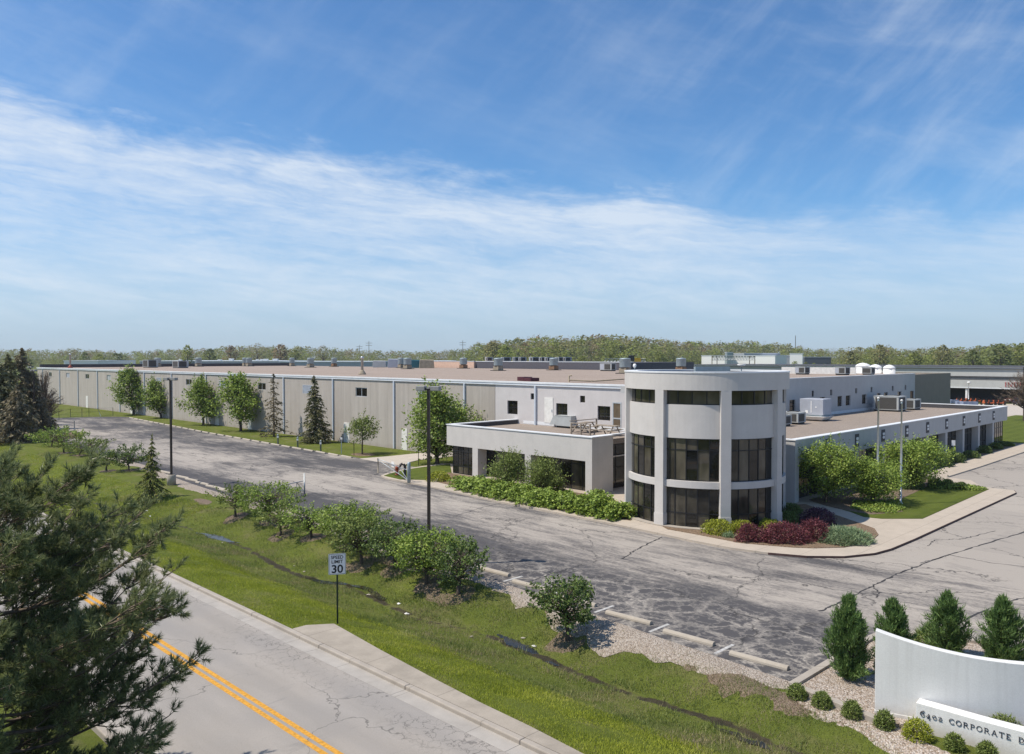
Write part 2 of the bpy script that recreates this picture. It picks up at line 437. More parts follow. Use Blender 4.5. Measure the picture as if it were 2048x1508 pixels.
def roof_gravel(name, c):
    m = Mt(name, .95, .1); o = m.obj
    a = m.noise(o, 9., 4, .75); b = m.noise(o, .12, 4, .6); d = m.noise(o, 1.1, 5, .6)
    k = m.mix(m.rng(a, .3, .7), g3(c, .55), g3(c, 1.4))
    k = m.mix(m.rng(b, .4, .65, 0, .5), k, g3(c, .82)); k = m.mix(m.rng(d, .45, .7, 0, .3), k, g3(c, .7))
    m.col(k); m.bump(a, .6, .03); return m.m
M['roof_gravel'] = roof_gravel('roof_gravel', (.335, .27, .225))
M['roof_gravel_low'] = roof_gravel('low_roof_gravel', (.30, .25, .21))
def gravel(name, stops, sc=18.):
    m = Mt(name, .9, .2); o = m.obj
    n = m.n.new('ShaderNodeTexVoronoi'); m.l.new(m.vadd(o, m.noise(o, 6, 2, out='Color'), .05), n.inputs['Vector']); n.inputs['Scale'].default_value = sc
    hs = m.sep(n.outputs['Color'])[0]
    k = m.ramp(hs, stops)
    k = m.mix(m.rng(n.outputs['Distance'], .4, .85, 0, .55), k, (.16, .13, .105))
    d = m.noise(o, .6, 5, .65)
    k = m.mix(m.rng(d, .52, .72, 0, .45), k, (.24, .19, .14))
    m.col(k); m.bump(m.math('SUBTRACT', 1., n.outputs['Distance']), .9, .05); return m.m
M['gravel'] = gravel('river_gravel', [(0, (.24, .18, .13)), (.3, (.40, .31, .235)), (.55, (.48, .40, .33)), (.8, (.60, .53, .46)), (1, (.40, .34, .29))], 21.)
M['gravel_path'] = gravel('edge_gravel', [(0, (.25, .20, .16)), (.4, (.40, .33, .265)), (.8, (.50, .44, .375)), (1, (.36, .315, .27))], 22.)
M['mulch'] = gravel('bark_mulch', [(0, (.12, .075, .045)), (.4, (.22, .145, .09)), (.8, (.32, .225, .145)), (1, (.17, .11, .07))], 22.)
M['soil'] = gravel('bare_soil', [(0, (.13, .09, .06)), (.5, (.22, .16, .11)), (1, (.30, .23, .165))], 30.)

def grass_mat(name, a, b, dry, stripe=0., blot=.5, wet=False):
    m = Mt(name, .95, .1); o = m.obj
    n1 = m.noise(o, .35, 4, .6); n2 = m.noise(o, 2.4, 5, .7); n3 = m.noise(o, 24., 4, .75); n4 = m.noise(m.map(o, (1, .45, 1)), .8, 5, .65)
    k = m.mix(m.rng(n1, .35, .65), a, b)
    k = m.mix(m.rng(n4, .5, .72, 0, blot), k, dry)
    k = m.mix(m.rng(n2, .3, .7, 0, .45), k, g3(a, .6))
    if stripe:
        x, y, z = m.sep(o)[:3]
        sn = m.math('SINE', m.math('MULTIPLY', y, 2*math.pi/stripe))
        k = m.mix(m.rng(sn, -.4, .4, 0, .22, True), k, g3(b, 1.25))
    k = m.mix(.75, k, m.mix(m.rng(n3, .25, .75), (.45, .45, .45), (1.45, 1.45, 1.4)), 'MULTIPLY')
    if wet:
        at_ = m.n.new('ShaderNodeAttribute'); at_.attribute_name = 'wet'
        nz = m.noise(o, 1.7, 5, .65); w_ = m.rng(m.math('ADD', at_.outputs['Fac'], m.math('MULTIPLY', m.math('SUBTRACT', nz, .5), 1.5)), .55, .82, 0, 1, True)
        k = m.mix(w_, k, m.mix(m.rng(n2, .3, .7), (.030, .026, .017), (.075, .06, .036)))
        m.l.new(m.rng(w_, 0., 1., .95, .45), m.b.inputs['Roughness'])
    m.col(k); m.bump(n3, .9, .05); return m.m
M['grass'] = grass_mat('grass_ground', (.10, .125, .024), (.145, .17, .032), (.22, .185, .10), 0., .7, True)
M['lawn'] = grass_mat('lawn_grass', (.085, .112, .02), (.115, .142, .026), (.16, .16, .055), 1.5, .4)
def leaf_mat2(name, stops, sc, trans=.3):
    m = leaf_mat(name, stops, trans); o = Mt.__new__(Mt); o.m = m; o.t = m.node_tree; o.n = o.t.nodes; o.l = o.t.links
    r = [n for n in o.n if n.bl_idname == 'ShaderNodeValToRGB'][0]; tc = [n for n in o.n if n.bl_idname == 'ShaderNodeTexCoord'][0].outputs['Object']
    a = o.noise(o.map(tc, (1, 1, .2), (0, 0, R(-45))), sc, 4, .62); b_ = o.noise(o.map(tc, (.35, 1.6, 1), (0, 0, R(-45))), sc*1.2, 4, .6); g = [n for n in o.n if n.bl_idname == 'ShaderNodeNewGeometry'][0].outputs['Random Per Island']
    f = o.math('ADD', o.math('MULTIPLY', o.rng(a, .3, .7), .38), o.math('ADD', o.math('MULTIPLY', o.rng(b_, .3, .7), .34), o.math('MULTIPLY', g, .28)))
    o.l.new(f, r.inputs[0]); return m
M['blade'] = leaf_mat2('grass_blade', [(.1, (.115, .138, .016)), (.40, (.198, .225, .025)), (.66, (.275, .29, .042)), (.92, (.34, .32, .11))], .42)
M['blade_dry'] = leaf_mat2('grass_blade_dry', [(.15, (.05, .07, .02)), (.38, (.105, .135, .034)), (.54, (.155, .172, .055)), (.66, (.205, .175, .09)), (.9, (.26, .205, .135))], .5)

def glass(name, c1, c2, rough=.04):
    m = Mt(name, rough, .6); o = m.obj
    n = m.noise(m.map(o, (1.6, 1.6, .35)), 1.3, 3, .5); r = m.noise(m.map(o, (.7, .7, .5)), 1., 2)
    m.col(m.mix(m.rng(n, .4, .65), c1, c2)); m.b.inputs['IOR'].default_value = 1.5
    m.bump(r, .03, .02); return m.m
M['glass'] = glass('dark_glass', (.008, .008, .008), (.03, .026, .02))
def glass_int(name='tinted_glass'):
    """bronze tinted glazing: the pale drapes behind it show through as soft bands"""
    m = Mt(name, .03, .5); o = m.obj
    r = m.rnd_island()
    v = m.noise(m.map(o, (.9, .9, .45)), 1.2, 2, .5)
    cur = m.mix(m.rng(v, .35, .65), (.03, .027, .02), (.12, .105, .078))
    k = m.mix(m.rng(r, .25, .95), (.012, .012, .011), cur)
    m.col(k); m.bump(m.noise(m.map(o, (.8, .8, .6)), 1., 2), .03, .02); return m.m
M['glass_tint'] = glass_int()
M['mullion'] = simple('dark_mullion', (.018, .018, .02), .45)
M['alum'] = simple('aluminium_frame', (.50, .52, .54), .45, .3)
M['fascia'] = simple('white_metal_fascia', (.66, .69, .73), .45, 0., .06, 1., dirt=.12)
M['coping'] = simple('coping_metal', (.70, .71, .72), .5, 0., .06, 2., dirt=.15)
M['downspout'] = simple('downspout_metal', (.52, .56, .62), .45, .0, .06)
M['door_white'] = simple('door_paint', (.72, .70, .66), .5, dirt=.2)
M['parapet_dark'] = simple('parapet_membrane_and_shade', (.07, .068, .072), .8)
M['galv'] = simple('galvanised_vent', (.30, .36, .385), .5, .25, .18, 2., dirt=.3)
M['rust'] = simple('rusted_curb', (.25, .15, .09), .9, 0, .5, 2.)
M['maroon'] = simple('maroon_metal', (.075, .022, .03), .6, dirt=.2)
M['tan_curb'] = simple('tan_curb', (.32, .27, .20), .85, 0, .2, 2.)
M['black'] = simple('black_metal', (.02, .02, .02), .5)
M['unit'] = simple('unit_paint', (.42, .435, .43), .55, .1, .1, 1.5, dirt=.25)
M['unit_blue'] = simple('unit_pale_blue', (.40, .42, .47), .55, .1, .08, 1.5, dirt=.15)
M['grille'] = simple('unit_grille', (.075, .072, .068), .7, .2, .4, 30)
M['white'] = simple('white_paint', (.78, .77, .75), .5, dirt=.12)
M['bronze'] = simple('bronze_pole', (.042, .034, .032), .4, .3)
M['lamp_box'] = simple('lamp_housing', (.30, .29, .28), .5, .1)
M['lens'] = simple('lamp_lens', (.5, .5, .5), .15)
M['wood'] = simple('weathered_wood', (.30, .255, .205), .85, 0, .3, 6)
M['flagpole'] = simple('flagpole_aluminium', (.55, .56, .57), .35, .6)
M['gate'] = simple('gate_galvanised', (.36, .38, .39), .45, .4)
M['hydrant'] = simple('hydrant_red', (.28, .06, .03), .5)
M['sign_white'] = simple('sign_sheet', (.80, .80, .80), .4, var=.03)
M['sign_black'] = simple('sign_ink', (.012, .012, .014), .5)
M['sign_post'] = simple('sign_post_green', (.012, .028, .018), .6)
def monument_mat():
    M_ = stucco('monument_plaster', (.71, .70, .675), .04); m = Mt.__new__(Mt); m.m = M_; m.t = M_.node_tree; m.n = m.t.nodes; m.l = m.t.links; m.b = m.n['Principled BSDF']
    o = [n for n in m.n if n.bl_idname == 'ShaderNodeTexCoord'][0].outputs['Object']; z = m.sep(o)[2]
    src = m.b.inputs['Base Color'].links[0].from_socket
    sp = m.rng(m.math('ADD', z, m.math('MULTIPLY', m.noise(o, 3.5, 5, .7), .5)), .22, .62, .55, 0.)
    st = m.rng(m.noise(m.map(o, (4., 4., .15)), 1.5, 5, .65), .5, .8, 0, .3)
    m.col(m.mix(st, m.mix(sp, src, (.36, .32, .27)), (.50, .48, .45))); return M_
M['monument'] = monument_mat()
M['letter'] = simple('letter_dark', (.03, .025, .035), .5)
M['yellow'] = simple('lane_yellow', (.56, .28, .04), .85, var=.3, sc=11, dirt=.55)
M['faded_white'] = simple('faded_white_line', (.42, .41, .39), .9, var=.3, sc=8, dirt=.5)
def water_mat():
    m = Mt('ditch_water', .05, .6); n = m.noise(m.obj, 1.2, 4)
    m.b.inputs['Roughness'].default_value = .09; m.b.inputs['Specular IOR Level'].default_value = .2
    m.col(m.mix(m.rng(n, .4, .6), (.018, .016, .010), (.04, .034, .02))); m.bump(m.noise(m.obj, 5, 3), .06, .02); return m.m
M['water'] = water_mat()
M['mud'] = simple('wet_mud', (.04, .034, .024), .6, 0, .4, 3.)
# ------------------------------------------------------------------ camera, sun, sky
cam = bpy.data.cameras.new('camera'); co = bpy.data.objects.new('camera', cam); COL.objects.link(co)
cam.sensor_width = 36; cam.lens = 36*F/2048.; cam.clip_start = .1; cam.clip_end = 9000
co.location = (0, 0, H); co.rotation_euler = (math.pi/2-TH, 0, 0)
SC.camera = co
SC.view_settings.view_transform = 'Standard'; SC.view_settings.look = 'None'
SC.view_settings.exposure = .42; SC.view_settings.gamma = 1.
SUN_EL, SUN_AZ = R(59), R(190)             # measured counter-clockwise from +X: the sun stands to the left
SUN_V = Vector((math.cos(SUN_AZ)*math.cos(SUN_EL), math.sin(SUN_AZ)*math.cos(SUN_EL), math.sin(SUN_EL)))
sl = bpy.data.lights.new('sun', 'SUN'); so = bpy.data.objects.new('sun', sl); COL.objects.link(so)
sl.energy = 3.9; sl.angle = R(.5); sl.color = (1., .925, .81)
so.rotation_euler = SUN_V.to_track_quat('Z', 'Y').to_euler(); so.location = (-30, 0, 60)

W = bpy.data.worlds.new('World'); SC.world = W; W.use_nodes = True
def build_sky():
    t = W.node_tree; m = Mt.__new__(Mt); m.t = t; m.n = t.nodes; m.l = t.links
    bg = t.nodes['Background']; bg.inputs['Strength'].default_value = .095
    sky = m.n.new('ShaderNodeTexSky'); sky.sky_type = 'NISHITA'; sky.sun_disc = False
    sky.sun_elevation = SUN_EL; sky.sun_rotation = math.pi/2-SUN_AZ
    sky.air_density = 1.; sky.dust_density = .6; sky.ozone_density = 2.2; sky.altitude = 200
    tc = m.n.new('ShaderNodeTexCoord'); d = tc.outputs['Generated']
    x, y, z = m.sep(d)[:3]
    az = m.math('ARCTAN2', x, y); el = m.math('ARCSINE', z)
    # blue deepened as a polarised spring sky is
    base = m.mix(1., sky.outputs[0], (.59, .89, 1.13), 'MULTIPLY')
    base = m.mix(m.rng(el, .0, .20, .62, 0., True), base, (3.75, 4.45, 5.9))
    # slanting coordinates: the cirrus sheet is combed along a line falling to the right
    e2 = m.math('ADD', el, m.math('MULTIPLY', az, .105))
    P = m.comb(az, e2, 0.)
    w1 = m.noise(m.map(P, (2.2, 5., 1)), 1.4, 5, .6, out='Color')
    Pw = m.vadd(P, w1, .045)
    streak = m.noise(m.map(Pw, (2.0, 17., 1), (0, 0, .05)), 2.2, 9, .66, .25)
    fine = m.noise(m.map(Pw, (7., 34., 1), (0, 0, .22)), 2.6, 8, .7, .5)
    puff = m.noise(m.map(Pw, (3.2, 6.5, 1)), 2.4, 8, .62, .3)
    edge = m.math('ADD', m.math('SUBTRACT', .222, e2), m.math('MULTIPLY', m.math('SUBTRACT', puff, .5), .13))
    edge = m.math('ADD', edge, m.math('MULTIPLY', m.math('SUBTRACT', streak, .5), .05))
    sheet = m.rng(edge, -.012, .045, 0, 1, True)
    right = m.rng(az, .1, .5, 1., .6, True)
    body = m.math('ADD', m.math('MULTIPLY', streak, .95), m.math('MULTIPLY', fine, .55))
    body = m.math('ADD', body, m.math('MULTIPLY', puff, .25))
    body = m.rng(body, .54, 1.22, 0., 1., True)
    crest = m.rng(m.math('ABSOLUTE', m.math('SUBTRACT', e2, .182)), .05, .0, 0., .22, True)
    fade = m.rng(el, .02, .085, .22, 1., True)
    lowthin = m.rng(e2, .04, .17, .88, 1., True)
    dens = m.math('MULTIPLY', sheet, m.math('ADD', m.math('MULTIPLY', m.math('ADD', .18, m.math('MULTIPLY', body, .80)), lowthin), crest, clamp=True))
    dens = m.math('MULTIPLY', m.math('MULTIPLY', dens, fade), right)
    # thin combed wisps in the open blue above
    P3 = m.vadd(m.comb(az, el, 0.), w1, .035)
    wis = m.noise(m.map(m.map(P3, rot=(0, 0, -.75)), (2.2, 8.5, 1)), 2.0, 9, .62, .1)
    wis2 = m.noise(m.map(m.map(P3, rot=(0, 0, .25)), (1.8, 7., 1), (0, 0, 0), (3, 1, 0)), 1.8, 9, .64, .15)
    reg = m.math('ADD', .30, m.math('ADD', m.rng(az, .0, .5, 0, .55, True), m.rng(az, -.25, -.55, 0, .25, True)))
    wd = m.math('MULTIPLY', m.math('ADD', m.rng(wis, .42, .82, 0, .36, True), m.rng(wis2, .42, .82, 0, .42, True)), reg)
    wd = m.math('MULTIPLY', wd, m.rng(el, .1, .2, .2, 1, True))
    dens = m.math('MAXIMUM', dens, wd)
    out = m.mix(m.math('MULTIPLY', dens, .77), base, (6.3, 6.85, 7.5))
    m.l.new(out, bg.inputs['Color'])
build_sky()

# ------------------------------------------------------------------ ground sheet (one sheet to the horizon; local x = q, y = p)
A45 = R(45)
def frame(name, q0, p0, z0=0., label=None, cat=None, group=None):
    x, y = xy(p0, q0); return empty(name, (x, y, z0), A45, label, cat, group)
def Lq(u, v, z=0.):
    p, q = pq(gp(u, v, z)); return (q, p)
def grow(a, b, s, f, lim):
    r = [a]; 
    while abs(r[-1]) < lim: r.append(r[-1]+s); s *= f
    return r
def ground():
    qs = sorted(set([round(k, 3) for k in list(np.arange(5.5, 17., .25))+list(np.arange(17., 20.6, .12))+list(np.arange(20.75, 24.01, .25))+list(np.arange(25, 60, 2.5))+[13.99, 14.06]
         +grow(5., 0, -1., 1.35, 4500)[1:]+grow(62, 0, 4, 1.35, 4500)]))
    ps = sorted(set([round(k, 3) for k in list(np.arange(-4, 80, .5))+list(np.arange(80, 200, 2.))
         +grow(-5, 0, -2, 1.35, 4500)+grow(204, 0, 6, 1.35, 4500)]))
    q = np.array(qs); p = np.array(ps); Q, P = np.meshgrid(q, p)
    Z = zt_pq(P, Q)
    rr = np.sin(P*1.7+Q*2.3)*np.sin(P*.9-Q*1.4)*.025
    Z = Z+np.where((Q > 15) & (Q < 22), rr, 0)
    n = len(q); k = np.arange(len(p)-1)[:, None]*n+np.arange(n-1)[None]
    Fq = np.stack([k, k+1, k+n+1, k+n], -1).reshape(-1, 4)
    me = np_mesh('ground', np.stack([Q, P, Z], -1).reshape(-1, 3), [Fq]); me.materials.append(M['grass'])
    me.polygons.foreach_set('use_smooth', [True]*len(me.polygons))
    dq = np.abs(Q-ditch_q(P)); wet = np.exp(-(dq/.30)**2)*sstep(2, 6, P)*(1-sstep(60, 80, P))*(.84+.2*np.sin(P*.55+1.)*np.sin(P*.23)); a_ = me.attributes.new('wet', 'FLOAT', 'POINT'); a_.data.foreach_set('value', wet.ravel().astype(np.float32))
    o = bpy.data.objects.new('ground', me); COL.objects.link(o); o.rotation_euler = (0, 0, A45); return struct(o)
ground()

def sheet(name, poly, z0, z1, m, kind='structure'):
    """flat slab; poly in (q, p)"""
    o = MB().prism(poly, z0, z1).build(name, m); o.rotation_euler = (0, 0, A45); o['kind'] = kind; return o

# the lot
near_px = [(1590,1368),(1486,1331),(1322,1277),(1181,1227),(1058,1185),(953,1148),(880,1122),(800,1094),(700,1060),(611,1029),(520,1008),(435,985),(351,957),(294,931),(212,912),(150,893),(110,876),(86,862)]
EDGE = [Lq(*k) for k in near_px]                                  # asphalt edge along the gravel strip
eq = sorted([(p, q) for q, p in EDGE])
def edge_q(p): return float(np.interp(p, [k[0] for k in eq], [k[1] for k in eq]))
far_px = [(99,836),(146,835),(201,833.5),(245,833.5),(262,834.5)]
stops_far = [Lq(*k) for k in ((260,836),(412,865.5),(574,894),(697,915))]
lot_poly = [(21.4, -14), (21.9, 4)]+EDGE+[Lq(*k) for k in far_px]
lot_poly += [(q+.55, p) for q, p in stops_far]
lot_poly += [Lq(*k) for k in ((721,916.4),(755,923.4),(802,930.3),(834,934.3),(812,939.5),(778,947.5))]
lot_poly += [(39.0, 46.9), (39.6, 28.), (44, 24.5), (101, 24.5), (140, 20), (140, -70), (21.4, -70)]
lot = sheet('parking_lot', lot_poly, -.12, 0., M['lot'])

# the road, its gutters and kerb, the centre lines
road = sheet('road', [(7.45, -60), (13.35, -60), (13.35, 400), (7.45, 400)], -.15, -.004, M['road'])
def ribbon(name, q0, q1, p0, p1, z0, z1, m, step=None):
    mb = MB(); n = int((p1-p0)/step) if step else 1
    for i in range(n):
        a = p0+(p1-p0)*i/n; b = p0+(p1-p0)*(i+1)/n-(.012 if step else 0)
        mb.box(q0, q1, a, b, z0, z1)
    o = mb.build(name, m, bevel=0); o.rotation_euler = (0, 0, A45); return struct(o)
ribbon('gutter', 13.352, 13.86, -60, 400, -.15, .0, M['gutter'], 4.6)
ribbon('gutter', 6.94, 7.448, -60, 400, -.15, .0, M['gutter'], 4.6)
kb = ribbon('road_kerb', 13.862, 14.06, -60, 400, -.15, .115, M['curb'], 4.6)
b = kb.modifiers.new('bevel', 'BEVEL'); b.width = .03; b.segments = 2
kb = ribbon('road_kerb', 6.74, 6.938, -60, 400, -.15, .115, M['curb'], 4.6)
b = kb.modifiers.new('bevel', 'BEVEL'); b.width = .03; b.segments = 2
ribbon('lane_marking', 10.15, 10.295, -60, 400, -.01, .001, M['yellow'])
ribbon('lane_marking', 10.405, 10.55, -60, 400, -.01, .001, M['yellow'])
# concrete apron behind the kerb
ap = [Lq(*k, .06) for k in ((612,1253),(668,1250),(700,1268),(760,1302),(860,1356),(960,1408),(1060,1456),(1160,1508),(1300,1580))]
apron = sheet('concrete_apron', [(14.062, ap[0][1])]+ap+[(14.062, ap[-1][1])], -.08, .112, M['apron'])

# gravel strip draped between asphalt and grass
def drape(name, strip, m, lift=.034, n=7, seed=3, jit=.16):
    """strip: list of (p, q_low, q_high)"""
    rng = np.random.RandomState(seed); strip = sorted(strip)
    pp = np.arange(strip[0][0], strip[-1][0], .22); A = np.array(strip)
    lo = np.interp(pp, A[:, 0], A[:, 1])+np.convolve(rng.normal(size=len(pp)+4), np.ones(5)/5, 'valid')*jit*2.2; hi = np.interp(pp, A[:, 0], A[:, 2])
    t = np.linspace(0, 1, n); Q = lo[:, None]+(hi-lo)[:, None]*t; P = np.repeat(pp[:, None], n, 1)
    Z = zt_pq(P, Q)+lift; Z[:, 0] -= .03
    k = np.arange(len(pp)-1)[:, None]*n+np.arange(n-1)[None]
    Fq = np.stack([k, k+1, k+n+1, k+n], -1).reshape(-1, 4)
    me = np_mesh(name, np.stack([Q, P, Z], -1).reshape(-1, 3), [Fq]); me.materials.append(m)
    o = bpy.data.objects.new(name, me); COL.objects.link(o); o.rotation_euler = (0, 0, A45); return struct(o)
low_px = [(1421,1362),(1369,1340),(1290,1318),(1193,1290),(1064,1231),(973,1190)]
gs = []
for k in low_px:
    q, p = Lq(*k, -.35); gs.append((p, q, edge_q(p)+.03))
gs += [(p, edge_q(p)-w, edge_q(p)+.03) for p, w in ((9.5, .25), (11., .7), (29.5, 1.5), (35., 1.2), (41, .8), (46., 1.0), (52, .7), (56, 1.15), (60, 1.1), (64, .9), (72, 1.0), (84, .5))]
drape('gravel_strip', gs, M['gravel_path'])
# patches of bare soil on the bank
for i, (u, v, a, b) in enumerate(((1478,1372,1.6,.35),(1215,1262,1.2,.5),(1122,1225,.8,.4),(880,1192,1.2,.45),(770,1120,1.1,.4),(690,1135,.7,.35),(402,1003,1.3,.5),(560,1050,.9,.4))):
    P = gpt(u, v); p, q = pq(P)
    st = [(p+a*t, q-b*math.sqrt(max(0, 1-t*t))*1.0, q+b*math.sqrt(max(0, 1-t*t))) for t in np.linspace(-1, 1, 9)]
    drape('bare_soil', st, M['soil'], .012, 5, i, .12)
# bare, brown fringe between gravel and grass
drape('bare_soil', [(9.2, 20.6, 21.6), (10.5, 20.6, 22.), (12., 20.7, 22.), (13.2, 21.4, 22.), (14.5, 21.9, 22.)], M['soil'], .02, 6, 77, .2)
# long open seams in the lot, dark with old tar
def seam(px, w, seed):
    rng = np.random.RandomState(seed); P = np.array([Lq(*k) for k in px]); t = np.linspace(0, len(P)-1, (len(P)-1)*14+1)
    q = np.interp(t, range(len(P)), P[:, 0])+rng.normal(size=len(t))*.035; p = np.interp(t, range(len(P)), P[:, 1])+rng.normal(size=len(t))*.035
    d = np.stack([np.gradient(q), np.gradient(p)], 1); d /= np.linalg.norm(d, axis=1)[:, None]; n_ = np.stack([-d[:, 1], d[:, 0]], 1)*(w*rng.uniform(.4, 1.3, len(t)))[:, None]
    V = np.concatenate([np.stack([q-n_[:, 0], p-n_[:, 1], q*0+.004], 1), np.stack([q+n_[:, 0], p+n_[:, 1], q*0+.004], 1)]); n = len(t); k = np.arange(n-1)
    me = np_mesh('tar_seam', V, [np.stack([k, k+n, k+n+1, k+1], -1)]); me.materials.append(M['tar']); o = bpy.data.objects.new('tar_seam', me); COL.objects.link(o); o.rotation_euler = (0, 0, A45); struct(o)
M['tar'] = simple('old_tar', (.045, .042, .042), .8, var=.4)
for i, (px, w) in enumerate((((( 1245,1118),(1262,1106),(1282,1094),(1325,1074)), .05), (((2100,1050),(1960,1090),(1860,1122),(1800,1146),(1745,1172),(1690,1200),(1640,1222)), .05), (((2100,1140),(1980,1125),(1900,1110),(1840,1126)), .03),
   (((1060,1163),(1110,1146),(1165,1129)), .04), (((905,1034),(960,1016),(1050,996)), .03), (((1745,1172),(1758,1185),(1752,1196)), .03), (((1990,1062),(1925,1078),(1870,1080),(1855,1092)), .035), (((560,935),(640,944),(720,951)), .035), (((1620,1112),(1700,1128),(1770,1140),(1860,1150)), .025),
   (((1880,1270),(1960,1225),(2030,1200),(2090,1185)), .045), (((1470,1225),(1560,1250),(1640,1276)), .025))): seam(px, w, 40+i)
# the trickle of water along the ditch bottom
def stream(name, pts, m, lift, widths, seed):
    rng = np.random.RandomState(seed)
    P = np.array([pq(gpt(*k)) for k in pts]); t = np.linspace(0, len(P)-1, len(P)*7)
    p = np.interp(t, range(len(P)), P[:, 0]); q = np.interp(t, range(len(P)), P[:, 1]); w = np.interp(t, range(len(P)), widths)
    widths = [k*1.35 for k in widths]; lift = .014
    sm_ = lambda a: np.convolve(np.pad(a, 3, 'edge'), np.ones(7)/7, 'valid')
    w = sm_(w)*(1+sm_(.75*rng.normal(size=len(w)))); w[0] = w[-1] = .02
    w = np.clip(w, .02, 9); q = sm_(q)+sm_(.16*rng.normal(size=len(q)))
    z = zt_pq(p, q)+lift
    V = np.concatenate([np.stack([q-w, p, z], -1), np.stack([q+w, p, z], -1)]); n = len(p); k = np.arange(n-1)
    me = np_mesh(name, V, [np.stack([k, k+n, k+n+1, k+1], -1)]); me.materials.append(m)
    o = bpy.data.objects.new(name, me); COL.objects.link(o); o.rotation_euler = (0, 0, A45); return struct(o)
S1 = [(245,1026),(300,1038),(360,1048),(395,1064),(440,1078),(478,1088)]
0 and stream('ditch_mud', S1, M['mud'], .03, [.1,.12,.1,.3,.3,.12], 1)
stream('ditch_water', [(395,1065),(420,1071),(446,1080),(476,1087)], M['water'], .05, [.12,.32,.28,.1], 2)
stream('ditch_water', [(250,1027),(275,1032),(300,1038)], M['water'], .05, [.1,.16,.1], 12)
S2_ = [(522,1108),(528,1122),(548,1134),(585,1146),(620,1158),(660,1166),(700,1168),(735,1178),(775,1196)]
0 and stream('ditch_mud', S2_, M['mud'], .03, [.05,.09,.24,.36,.36,.3,.25,.2,.1], 3)
stream('ditch_water', [(600,1152),(640,1164),(680,1167),(715,1170),(745,1186),(776,1200)], M['water'], .05, [.1,.22,.28,.24,.17,.16], 4)
S3 = [(752,1212),(765,1224),(790,1236),(840,1240),(900,1250),(960,1258),(1000,1268),(1040,1295),(1090,1318),(1150,1344),(1210,1366),(1300,1400),(1400,1438),(1440,1456),(1490,1480),(1540,1500),(1600,1525)]
0 and stream('ditch_mud', S3, M['mud'], .03, [.04,.06,.10,.04,.04,.05,.13,.13,.07,.05,.035,.04,.07,.12,.15,.18,.18], 5)
stream('ditch_water', [(998,1267),(1020,1280),(1040,1294),(1075,1312),(1120,1332)], M['water'], .05, [.1,.2,.18,.1,.05], 6)
stream('ditch_water', [(1420,1446),(1460,1466),(1500,1484),(1545,1502)], M['water'], .05, [.05,.11,.12,.12], 7)

# raised island round the offices: kerbed concrete, lawns and beds on it
cq = [Lq(*k, .1) for k in ((762,951),(775,945.5),(812,937.5),(845,932),(885,927))]
curve = [Lq(*k, .1) for k in ((1075,1017),(1251,1052),(1330,1068.5),(1380,1079.5),(1462,1095),(1536,1105),(1614,1111.7),(1688,1112.3),(1749,1106),(1782,1097),(1830,1077),(1900,1045),(2032,985))]
tip = [Lq(*k, .1) for k in ((2028,980.5),(1985,976),(1962,972.5),(1942,960.5),(1915,957),(1892,954),(1960,933),(2048,903.5))]
isl = cq[::-1]+[Lq(*k, .1) for k in ((771,956),(797.7,960.5),(856,971.5),(989,1001))]+curve+tip
isl = isl+[(150, tip[-1][1]-.6), (150, 36), (50, 36), (50, 49)]
sheet('sidewalk', isl, -.12, .10, M['sidewalk'])
# kerb face on the lot side is painted maroon further down; lawns:
lawn1 = [Lq(*k, .12) for k in ((768,951),(778,947.5),(812,939),(845,934),(900,928),(905,955),(868,957),(852,959.5),(800,958.5))]
sheet('lawn', lawn1, .03, .125, M['lawn'])
lawn2 = [Lq(*k, .12) for k in ((1700,1023),(1728,1033.5),(1763,1037),(1845,1037),(1978,978),(1950,971.5),(1900,965),(1860,956))]
lawn2 += [(70, 23.3), (51, 23.3)]
sheet('lawn', lawn2, .03, .125, M['lawn'])
lawn3 = [(101.2, 21.2), (150, 20.6), (150, 34), (101.2, 34)]
red_ = [P for P in curve[5:]]+tip[:1]
mb = MB()
for i in range(len(red_)-1):
    a, b_ = Vector(red_[i]), Vector(red_[i+1]); d = (b_-a).normalized(); n_ = Vector((d.y, -d.x))
    if n_.dot(Vector((37., 24.))-a) > 0: n_ = -n_
    mb.prism([tuple(a+n_*.002), tuple(b_+n_*.002), tuple(b_+n_*.03), tuple(a+n_*.03)], -.05, .104+.0005*i)
o = mb.build('painted_kerb', simple('maroon_kerb', (.085, .05, .045), .8, var=.3)); o.rotation_euler = (0, 0, A45); struct(o)
sheet('lawn', lawn3, .03, .125, M['lawn'])
bed1 = [Lq(*k, .12) for k in ((1335,1058),(1380,1066),(1482,1085.6),(1585,1094.5),(1626,1096),(1688,1094.5),(1716,1088.5),(1749,1076.5),(1757,1069),(1749,1057),(1722,1047),(1690,1036),(1650,1022),(1610,1008))]
sheet('mulch_bed', bed1+[(47, 24), (43, 26), (38, 26.5)], .03, .13, M['mulch'])
bed2 = [Lq(*k, .12) for k in ((876,964),(911,972.5),(978,985.5),(1075,1006),(1180,1026),(1262,1041))]
sheet('mulch_bed', bed2+[(41, 31), (42.3, 33), (42.3, 49.6), (41.2, 49.6)], .03, .13, M['mulch'])
bed3 = [Lq(*k, .13) for k in ((1650,1010),(1700,1022),(1745,1029),(1806,1023),(1790,1003),(1830,985),(1870,965),(1850,953))]
sheet('mulch_bed', bed3+[(64, 23.3), (51, 23.3)], .03, .135, M['soil'])
bed4 = [Lq(*k, .13) for k in ((1845,946),(1960,912),(2040,887))]
sheet('mulch_bed', bed4+[(100, 23.3), (68, 23.3)], .03, .137, M['mulch'])
